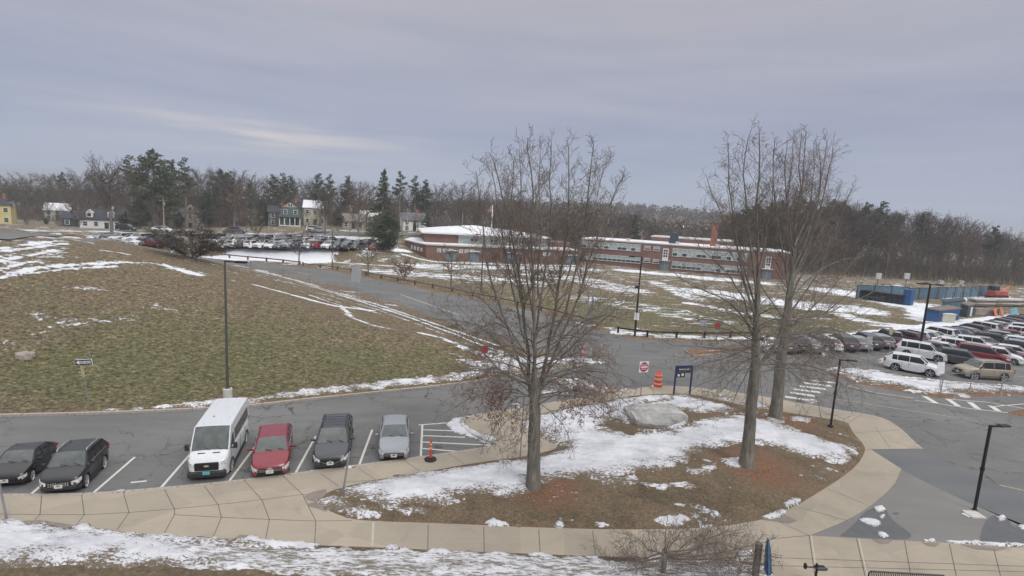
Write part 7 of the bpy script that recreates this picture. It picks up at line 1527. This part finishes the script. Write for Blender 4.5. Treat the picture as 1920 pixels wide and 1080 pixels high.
# ---------- middle distance: one mesh pair per kind, copied
def bare_proto(name, H, spread, seed, mat='far_twig', leafy=False, minr=.027, round_=True, base=.25, dens=1.3, lev=2):
    global RN; RN = random.Random(seed); o = empty(name); out = [[], [], [], []]
    trunk_mesh('trunk', [(0, 0, -.4), (RN.uniform(-.2, .2), 0, H * base), (RN.uniform(-.4, .4), RN.uniform(-.3, .3), H * .55), (0, 0, H * .8)], [H * .020, H * .015, H * .009, H * .003], o, False)
    n = int(15 * dens)
    for k in range(n):
        t = base + (.85 - base) * (k / n); a = k * 2.4 + RN.uniform(-.4, .4); rr = spread * (math.sin(math.pi * (.12 + .80 * (t - base) / (.9 - base))) if round_ else (1 - .6 * t)) * RN.uniform(.75, 1.15)
        s_ = np.array([0, 0, H * t]); rise = H * (.30 - .06 * t) * RN.uniform(.8, 1.2); e_ = s_ + np.array([rr * math.cos(a), rr * math.sin(a), rise]); e_[2] = min(e_[2], H * RN.uniform(.9, 1.0)); m1 = s_ * .55 + e_ * .45 + np.array([rr * .12 * math.cos(a), rr * .12 * math.sin(a), -rise * .08])
        pts = [np.array(p) for p in smoothline([tuple(s_), tuple(m1), tuple(e_)], 1)]; out[0].append((pts, [H * .007 * (1 - .85 * q / (len(pts) - 1)) + .01 for q in range(len(pts))]))
        tot = np.linalg.norm(e_ - s_); nc = int(dens * 9)
        for c_ in range(nc):
            f = .25 + .75 * (c_ + RN.random()) / nc; k2 = min(int(f * (len(pts) - 1)), len(pts) - 2); q = pts[k2] + (pts[k2 + 1] - pts[k2]) * (f * (len(pts) - 1) - k2)
            ax = pts[k2 + 1] - pts[k2]; ax /= np.linalg.norm(ax); grow(q, ax * .8 + vrand(.55) + np.array([0, 0, .35]), H * RN.uniform(.10, .17), H * .0026 + .01, 1, out, .5, 0, .8, 1 + lev, .20 if H > 10 else .55, minr)
    for lv in range(1, 4): out[lv] = [(p_, [max(minr, r_) for r_ in rd_]) for p_, rd_ in out[lv]]
    cr = build_tubes('crown', [(out[0], 5)] + [(g_, 3) for g_ in out[1:] if g_], MATS[mat], o)
    if leafy: leaves(out, 'dead_leaves', o, np.array([0, 0, H * .55]), np.array([spread, spread, H * .5]), 900, .16 if H > 8 else .09)
    return o
def pine_proto(name, H, spread, seed, kind):
    global RN; RN = random.Random(seed); o = empty(name)
    trunk_mesh('trunk', [(0, 0, -.4), (.1, 0, H * .4), (0, .1, H * .8), (0, 0, H * .98)], [H * .018, H * .014, H * .007, H * .002], o, False)
    V = []; Fq_ = []; lo = {'white': .38, 'spruce': .04, 'dense': .12, 'open': .5}[kind]; n = {'white': 60, 'spruce': 95, 'dense': 95, 'open': 34}[kind]
    br = []
    for k in range(n):
        t = lo + (1 - lo) * (k + RN.random()) / n; a = RN.uniform(0, 6.28)
        if kind == 'spruce': rr = spread * (1 - t) ** .85 + .3
        elif kind == 'dense': rr = spread * math.sin(math.pi * min(1, .22 + .8 * (t - lo) / (1 - lo))) ** .6 * RN.uniform(.7, 1.1)
        else: rr = spread * (.55 + .45 * math.sin(math.pi * (t - lo) / (1 - lo))) * (1 - .55 * ((t - lo) / (1 - lo)) ** 2) * RN.uniform(.5, 1.15)
        rise = {'white': .12, 'spruce': -.18, 'dense': .1, 'open': .25}[kind] * rr; z = H * t
        p0 = np.array([0, 0, z]); p1 = p0 + np.array([rr * math.cos(a), rr * math.sin(a), rise + (.1 if kind != 'spruce' else 0)]); br.append(([p0, (p0 + p1) / 2 + np.array([0, 0, -rr * .03]), p1], [.06, .045, .02]))
        m_ = int((26 if kind != 'dense' else 30) * max(.5, rr / 2.2))
        for _ in range(m_):
            f = RN.uniform(.22 if kind != 'spruce' else .1, 1.02); q = p0 + (p1 - p0) * f; wd = .16 + .30 * rr * (.35 + .65 * math.sin(math.pi * min(1, f * .9))) * .5
            side = np.array([-math.sin(a), math.cos(a), 0]); q = q + side * RN.gauss(0, wd) + np.array([0, 0, RN.gauss(.05, .14 if kind != 'dense' else .22)])
            for __ in range(3):
                dirv = np.array([math.cos(a), math.sin(a), .1]) * .5 + vrand(.6); dirv /= np.linalg.norm(dirv); s = RN.uniform(.22, .5) * (H / 20) ** .4; nn = np.cross(dirv, vrand(1)); nn /= np.linalg.norm(nn); i0 = len(V); w_ = s * .24
                V += [q - nn * w_, q + nn * w_, q + dirv * s + nn * w_ * .5, q + dirv * s - nn * w_ * .5]; Fq_.append((i0, i0 + 1, i0 + 2, i0 + 3))
    cr = npmesh('crown', np.array(V), np.array(Fq_), MATS['pine_needles'], o, smooth=False); build_tubes('branches', [(br, 4)], MATS['bark'], cr); KIDS.setdefault(cr.name, [])
    return o
PR = {
 'bare1': bare_proto('bare_tree', 17, 5.2, 21, base=.22), 'bare2': bare_proto('bare_tree', 20, 6.0, 22, base=.3), 'bare3': bare_proto('bare_tree', 15, 5.6, 23, base=.18, dens=1.15), 'bare4': bare_proto('bare_tree', 22, 4.2, 24, base=.42, round_=False), 'bare5': bare_proto('bare_tree', 12, 4.6, 25, base=.12, dens=1.2),
 'rusty': bare_proto('bare_tree', 13, 4.6, 26, leafy=True, base=.15, dens=1.1), 'young': bare_proto('young_tree', 6.5, 2.3, 27, base=.25, dens=.9, minr=.010), 'crab': bare_proto('crabapple_tree', 4.2, 2.1, 28, base=.14, dens=1.1, minr=.010, leafy=True), 'bush': bare_proto('thicket_bush', 5.0, 3.6, 29, base=.04, dens=2.6, minr=.016),
 'white': pine_proto('white_pine', 22, 4.6, 31, 'white'), 'white2': pine_proto('white_pine', 24, 4.0, 32, 'white'), 'open': pine_proto('white_pine', 24, 3.6, 33, 'open'), 'spruce': pine_proto('spruce_tree', 21, 5.2, 34, 'spruce'), 'dense': pine_proto('dense_pine', 20, 5.4, 35, 'dense'), 'smallpine': pine_proto('small_pine', 9, 3.0, 36, 'dense'),
}
PH = dict(bare1=17, bare2=20, bare3=15, bare4=22, bare5=12, rusty=13, young=6.5, crab=4.2, bush=5.0, white=22, white2=24, open=24, spruce=21, dense=20, smallpine=9)
USED = set()
TREEN = {}
def tree(kind, x, y, h, label, group=None, rz=None, wide=1.0):
    o = PR[kind]
    if kind in USED: o = dup(o)
    USED.add(kind); s = h / PH[kind]; z = T1(x, y)
    o.location = (x, y, z - .1); o.scale = (s * wide, s * wide, s); o.rotation_euler = (0, 0, TR.uniform(0, 6.28) if rz is None else rz); tag(o, label, 'tree' if 'bush' not in kind else 'bush', group); return o
TR = random.Random(77)
def tree_px(kind, px, topy, Y, label, group=None, wide=1.0, base_y=None):
    q = PD(px, 440, Y); x = q.x; z = T1(x, Y)
    lo, hi = 1, 60
    for _ in range(30):
        mid = (lo + hi) / 2
        if proj(x, Y, z + mid)[1] > topy: lo = mid
        else: hi = mid
    return tree(kind, x, Y, lo, label, group, wide=wide)
# named ones first
tree_px('dense', 292, 281, 160, 'broad tall dark pine rising above everything on the left', wide=1.15)
tree_px('open', 250, 292, 172, 'open topped pine just left of the broad tall pine'); tree_px('open', 350, 296, 170, 'open pine crown just right of the broad tall pine'); tree_px('white2', 325, 300, 178, 'dark pine tucked behind the broad tall pine')
tree_px('open', 122, 323, 215, 'small dark pine poking above the left tree line')
tree_px('spruce', 717, 318, 150, 'tall dark spruce with a pointed top behind the school lawn', wide=1.05); tree_px('smallpine', 725, 402, 118, 'rounded green pine standing alone in front of the spruce', wide=1.25)
tree_px('open', 748, 322, 172, 'open pine just right of the pointed spruce'); tree_px('open', 776, 330, 178, 'second open pine right of the pointed spruce'); tree_px('white', 795, 338, 185, 'pine with a slanting top left of the gymnasium roof')
for px_, ty, k, lb in [(512, 328, 'white', 'pine above the peach gabled house'), (530, 325, 'open', 'thin topped pine above the peach gabled house'), (545, 330, 'white2', 'pine right of the peach gable top'), (598, 326, 'white', 'broad pine above the cream house'), (618, 327, 'open', 'open pine right of the cream house'), (651, 330, 'white2', 'flat topped pine above the tan cottage'), (415, 318, 'dense', 'dark green pine between the tan house and the peach gable'), (432, 322, 'white', 'slim pine beside the dark green pine'), (470, 340, 'white', 'lower pine left of the peach gable')]:
    tree_px(k, px_, ty, 195 + (px_ % 7) * 2, lb)
tree_px('rusty', 440, 330, 176, 'bare tree with rusty leaves left of the peach gable'); tree_px('rusty', 462, 392, 160, 'low reddish brown tree at the left end of the green lawn', wide=1.4)
tree_px('rusty', 668, 345, 190, 'rusty leaved tree behind the tan cottage')
for px_, py, ty, k, lb in [(210, 440, 300, 'bare2', 'round bare crown left of the tall pines'), (362, 486, 428, 'bush', 'dense round brown bush on the shoulder of the hill'), (480, 452, 395, 'bare5', 'bare tree at the left end of the far car park'), (560, 497, 432, 'young', 'young bare tree at the edge of the snowy rink'), (690, 517, 448, 'young', 'young bare tree beside the post rail'), (846, 540, 462, 'young', 'young bare tree in front of the gymnasium doors'), (757, 527, 484, 'crab', 'small spreading crabapple with brown leaves by the rail'), (610, 450, 362, 'bare4', 'leaning bare tree between the far car park and the street')]:
    x, y, z = (PBX(px_, py) if py < 475 and k != 'bush' else PT(px_, py)); lo, hi = 1, 40
    for _ in range(30):
        mid = (lo + hi) / 2
        if proj(x, y, z + mid)[1] > ty: lo = mid
        else: hi = mid
    tree(k, x, y, lo, lb, wide=1.9 if k == 'bush' else (1.15 if k == 'young' else (1.3 if k == 'crab' else 1)))
for px_, ty, Y_, k, lb in [(337, 398, 176, 'smallpine', 'round evergreen shrub beside the tan hip roofed house'), (494, 372, 190, 'dense', 'dark evergreen left of the peach gabled house'), (632, 392, 172, 'smallpine', 'evergreen bush in front of the cream house'), (800, 402, 165, 'dense', 'dark evergreen right of the white house by the gymnasium'), (742, 412, 160, 'smallpine', 'low dark evergreen left of the white house'), (262, 372, 168, 'dense', 'olive evergreen below the broad tall pine'), (88, 408, 175, 'smallpine', 'small evergreen beside the white snowy roofed house'), (387, 360, 178, 'dense', 'dark evergreen right of the tan hip roofed house'), (232, 402, 165, 'smallpine', 'evergreen shrub beside the white cape house')]:
    tree_px(k, px_, ty, Y_, lb)
# the belts
def belt(n, x0, x1, ys, topf, kinds, label, group, seed, jit=10):
    global TR; TR = random.Random(seed)
    for k in range(n):
        px_ = x0 + (x1 - x0) * (k + TR.random()) / n; Y = TR.uniform(*ys); ty = topf(px_) + TR.uniform(-jit * .5, jit); kd = TR.choice(kinds)
        tree_px(kd, px_, ty, Y, label if 'bare' in kd or kd == 'rusty' else label.replace('bare', 'evergreen'), group if 'bare' in kd or kd == 'rusty' else group.replace('bare', 'evergreen'), wide=TR.uniform(.9, 1.25))
skyL = lambda x: np.interp(x, [-100, 0, 60, 120, 170, 240, 380, 450, 500, 600, 700, 800, 880, 960, 1050], [336, 334, 332, 326, 316, 318, 322, 318, 335, 338, 345, 345, 350, 378, 385])
BK = ['bare1', 'bare2', 'bare3', 'bare1', 'bare3']
belt(50, -60, 900, (215, 240), skyL, BK, 'bare deciduous tree on the skyline behind the left houses', 'bare trees on the left skyline', 1, 12)
belt(42, -60, 900, (198, 214), lambda x: skyL(x) + 22, BK, 'bare deciduous tree in the woods just behind the left houses', 'bare trees behind the left houses', 2, 14)
belt(36, -40, 820, (180, 196), lambda x: skyL(x) + 45, BK + ['bare5'], 'lower bare tree standing among the left houses', 'bare trees among the left houses', 3, 22)
belt(16, 40, 800, (146, 166), lambda x: 388, ['bare5', 'bare3', 'bare5'], 'small bare street tree in front of the left houses', 'bare street trees by the left houses', 4, 16)
skyC = lambda x: np.interp(x, [860, 960, 1080, 1200, 1330, 1400], [362, 380, 392, 402, 418, 405])
belt(34, 860, 1420, (188, 215), lambda x: skyC(x), BK, 'bare brown tree rising behind the school roofs', 'bare trees behind the school', 5, 12)
belt(22, 860, 1420, (172, 186), lambda x: skyC(x) + 22, ['bare3', 'bare5', 'rusty'], 'lower bare tree close behind the school roofs', 'lower bare trees behind the school', 6, 12)
tree_px('spruce', 1189, 402, 185, 'dark pointed spruce behind the long school wing')
skyR = lambda x: np.interp(x, [1360, 1400, 1480, 1600, 1660, 1700, 1760, 1850, 1900, 1960, 2050], [395, 385, 375, 385, 398, 400, 406, 428, 440, 450, 452])
belt(15, 1390, 1605, (168, 190), lambda x: np.interp(x, [1400, 1480, 1560, 1605], [385, 376, 378, 390]), ['dense', 'bare3', 'bare1', 'white', 'bare3'], 'bare tree in the dark grove behind the two right oaks', 'bare trees in the dark grove', 7, 6)
belt(30, 1560, 2000, (180, 215), lambda x: skyR(x), ['bare2', 'bare1', 'bare4', 'bare2'], 'tall bare tree on the right skyline above the ball field', 'bare trees on the right skyline', 8, 8)
belt(26, 1480, 2000, (158, 178), lambda x: skyR(x) + 28, BK + ['rusty'], 'bare tree in the thick woods behind the ball field', 'bare trees behind the ball field', 9, 16)
belt(18, 1500, 2000, (142, 156), lambda x: skyR(x) + 62, ['bare5', 'rusty', 'bare3', 'bare5'], 'low reddish bare tree at the edge of the right woods', 'bare trees at the edge of the right woods', 10, 16)
for px_, ty, k, lb in [(1620, 381, 'white', 'pine left of the twin pines on the right skyline'), (1649, 379, 'white2', 'tallest pine on the right skyline above the scoreboard'), (1731, 398, 'open', 'thin pine with pale lower branches above the screened fence'), (1866, 424, 'white', 'dark pine near the right edge of the skyline'), (1500, 372, 'dense', 'dark broad pine behind the forked oak'), (1575, 378, 'dense', 'dark broad pine right of the forked oak')]:
    tree_px(k, px_, ty, 172, lb)
for k_ in PR:
    if k_ not in USED: print('unused tree', k_)
# far wooded ridges: one mass
rn = np.random.default_rng(4); N = 5200
fx_ = rn.uniform(-420, 620, N); fy_ = rn.uniform(250, 820, N) ** 1.0
keep = (np.abs(fx_) < fy_ * 1.15); fx_, fy_ = fx_[keep], fy_[keep]; fz_ = T(fx_, fy_); V = []; Fl = []; off_ = 0
hs = rn.uniform(8, 13, len(fx_))
per = 26
tt = rn.uniform(0, 1, (len(fx_), per)); aa = rn.uniform(0, 6.28, (len(fx_), per)); rr = 3.6 * np.sin(np.pi * (.15 + .8 * tt)) * rn.uniform(.3, 1, (len(fx_), per))
cx = fx_[:, None] + rr * np.cos(aa); cy = fy_[:, None] + rr * np.sin(aa); cz = fz_[:, None] + hs[:, None] * (.15 + .85 * tt)
C_ = np.stack([cx, cy, cz], -1).reshape(-1, 3); d1 = rn.normal(0, 1, C_.shape); d1 /= np.linalg.norm(d1, axis=1, keepdims=True); d2 = np.cross(d1, rn.normal(0, 1, C_.shape)); d2 /= np.linalg.norm(d2, axis=1, keepdims=True); s_ = rn.uniform(.5, 1.3, (len(C_), 1))
V = np.stack([C_ - d1 * s_, C_ - d2 * s_ * .6, C_ + d1 * s_, C_ + d2 * s_ * .6], 1).reshape(-1, 3); F_ = np.arange(len(V)).reshape(-1, 4)
o = npmesh('far_woods', V, F_, MATS['far_wood_cover'], smooth=False); tag(o, 'distant wooded ridge on the horizon behind the school', 'woods', kind='stuff')
# undergrowth masses that close the woods at ground level
def thicket(name, regs, n, h0, h1, label, mat, seed):
    r_ = np.random.default_rng(seed); Vv = []
    for (x0, x1, y0, y1) in regs:
        X = r_.uniform(x0, x1, n); Y = r_.uniform(y0, y1, n); Zb = T(X, Y); hh = r_.uniform(h0, h1, n) * r_.uniform(.2, 1, n)
        b = np.stack([X, Y, Zb - .2], -1); tip = b + np.stack([r_.normal(0, .35, n) * hh, r_.normal(0, .35, n) * hh, hh + .3], -1); w_ = r_.uniform(.025, .06, n)[:, None]; sd_ = r_.normal(0, 1, (n, 3)); sd_[:, 2] = 0; sd_ /= np.linalg.norm(sd_, axis=1, keepdims=True)
        Vv.append(np.stack([b - sd_ * w_, b + sd_ * w_, tip + sd_ * w_ * .3, tip - sd_ * w_ * .3], 1).reshape(-1, 3))
    V = np.concatenate(Vv); return tag(npmesh(name, V, np.arange(len(V)).reshape(-1, 4), MATS[mat], smooth=False), label, 'undergrowth', kind='stuff')
thicket('undergrowth', [(60, 260, 140, 200)], 26000, 2, 8, 'brown undergrowth filling the right woods', 'far_twig', 1)
thicket('undergrowth', [(-230, -20, 190, 250)], 20000, 2, 8, 'brown undergrowth in the woods behind the left houses', 'far_twig', 2)
thicket('undergrowth', [(-20, 90, 165, 230)], 14000, 2, 7, 'brown undergrowth behind the school', 'far_twig', 3)

# ---------------------------------------------------------------- thin winter haze in the air
mh = bpy.data.materials.new('haze'); mh.use_nodes = True; t_ = mh.node_tree; t_.nodes.clear(); oo = t_.nodes.new('ShaderNodeOutputMaterial'); pv = t_.nodes.new('ShaderNodeVolumePrincipled')
pv.inputs['Color'].default_value = (.86, .88, .95, 1); pv.inputs['Density'].default_value = .0005; pv.inputs['Anisotropy'].default_value = .2; t_.links.new(pv.outputs[0], oo.inputs['Volume'])
mb = MB(); mb.box((0, 1980, 24), (6040, 4060, 76)); hz = mb.build('haze', mh); tag(hz, kind='stuff')
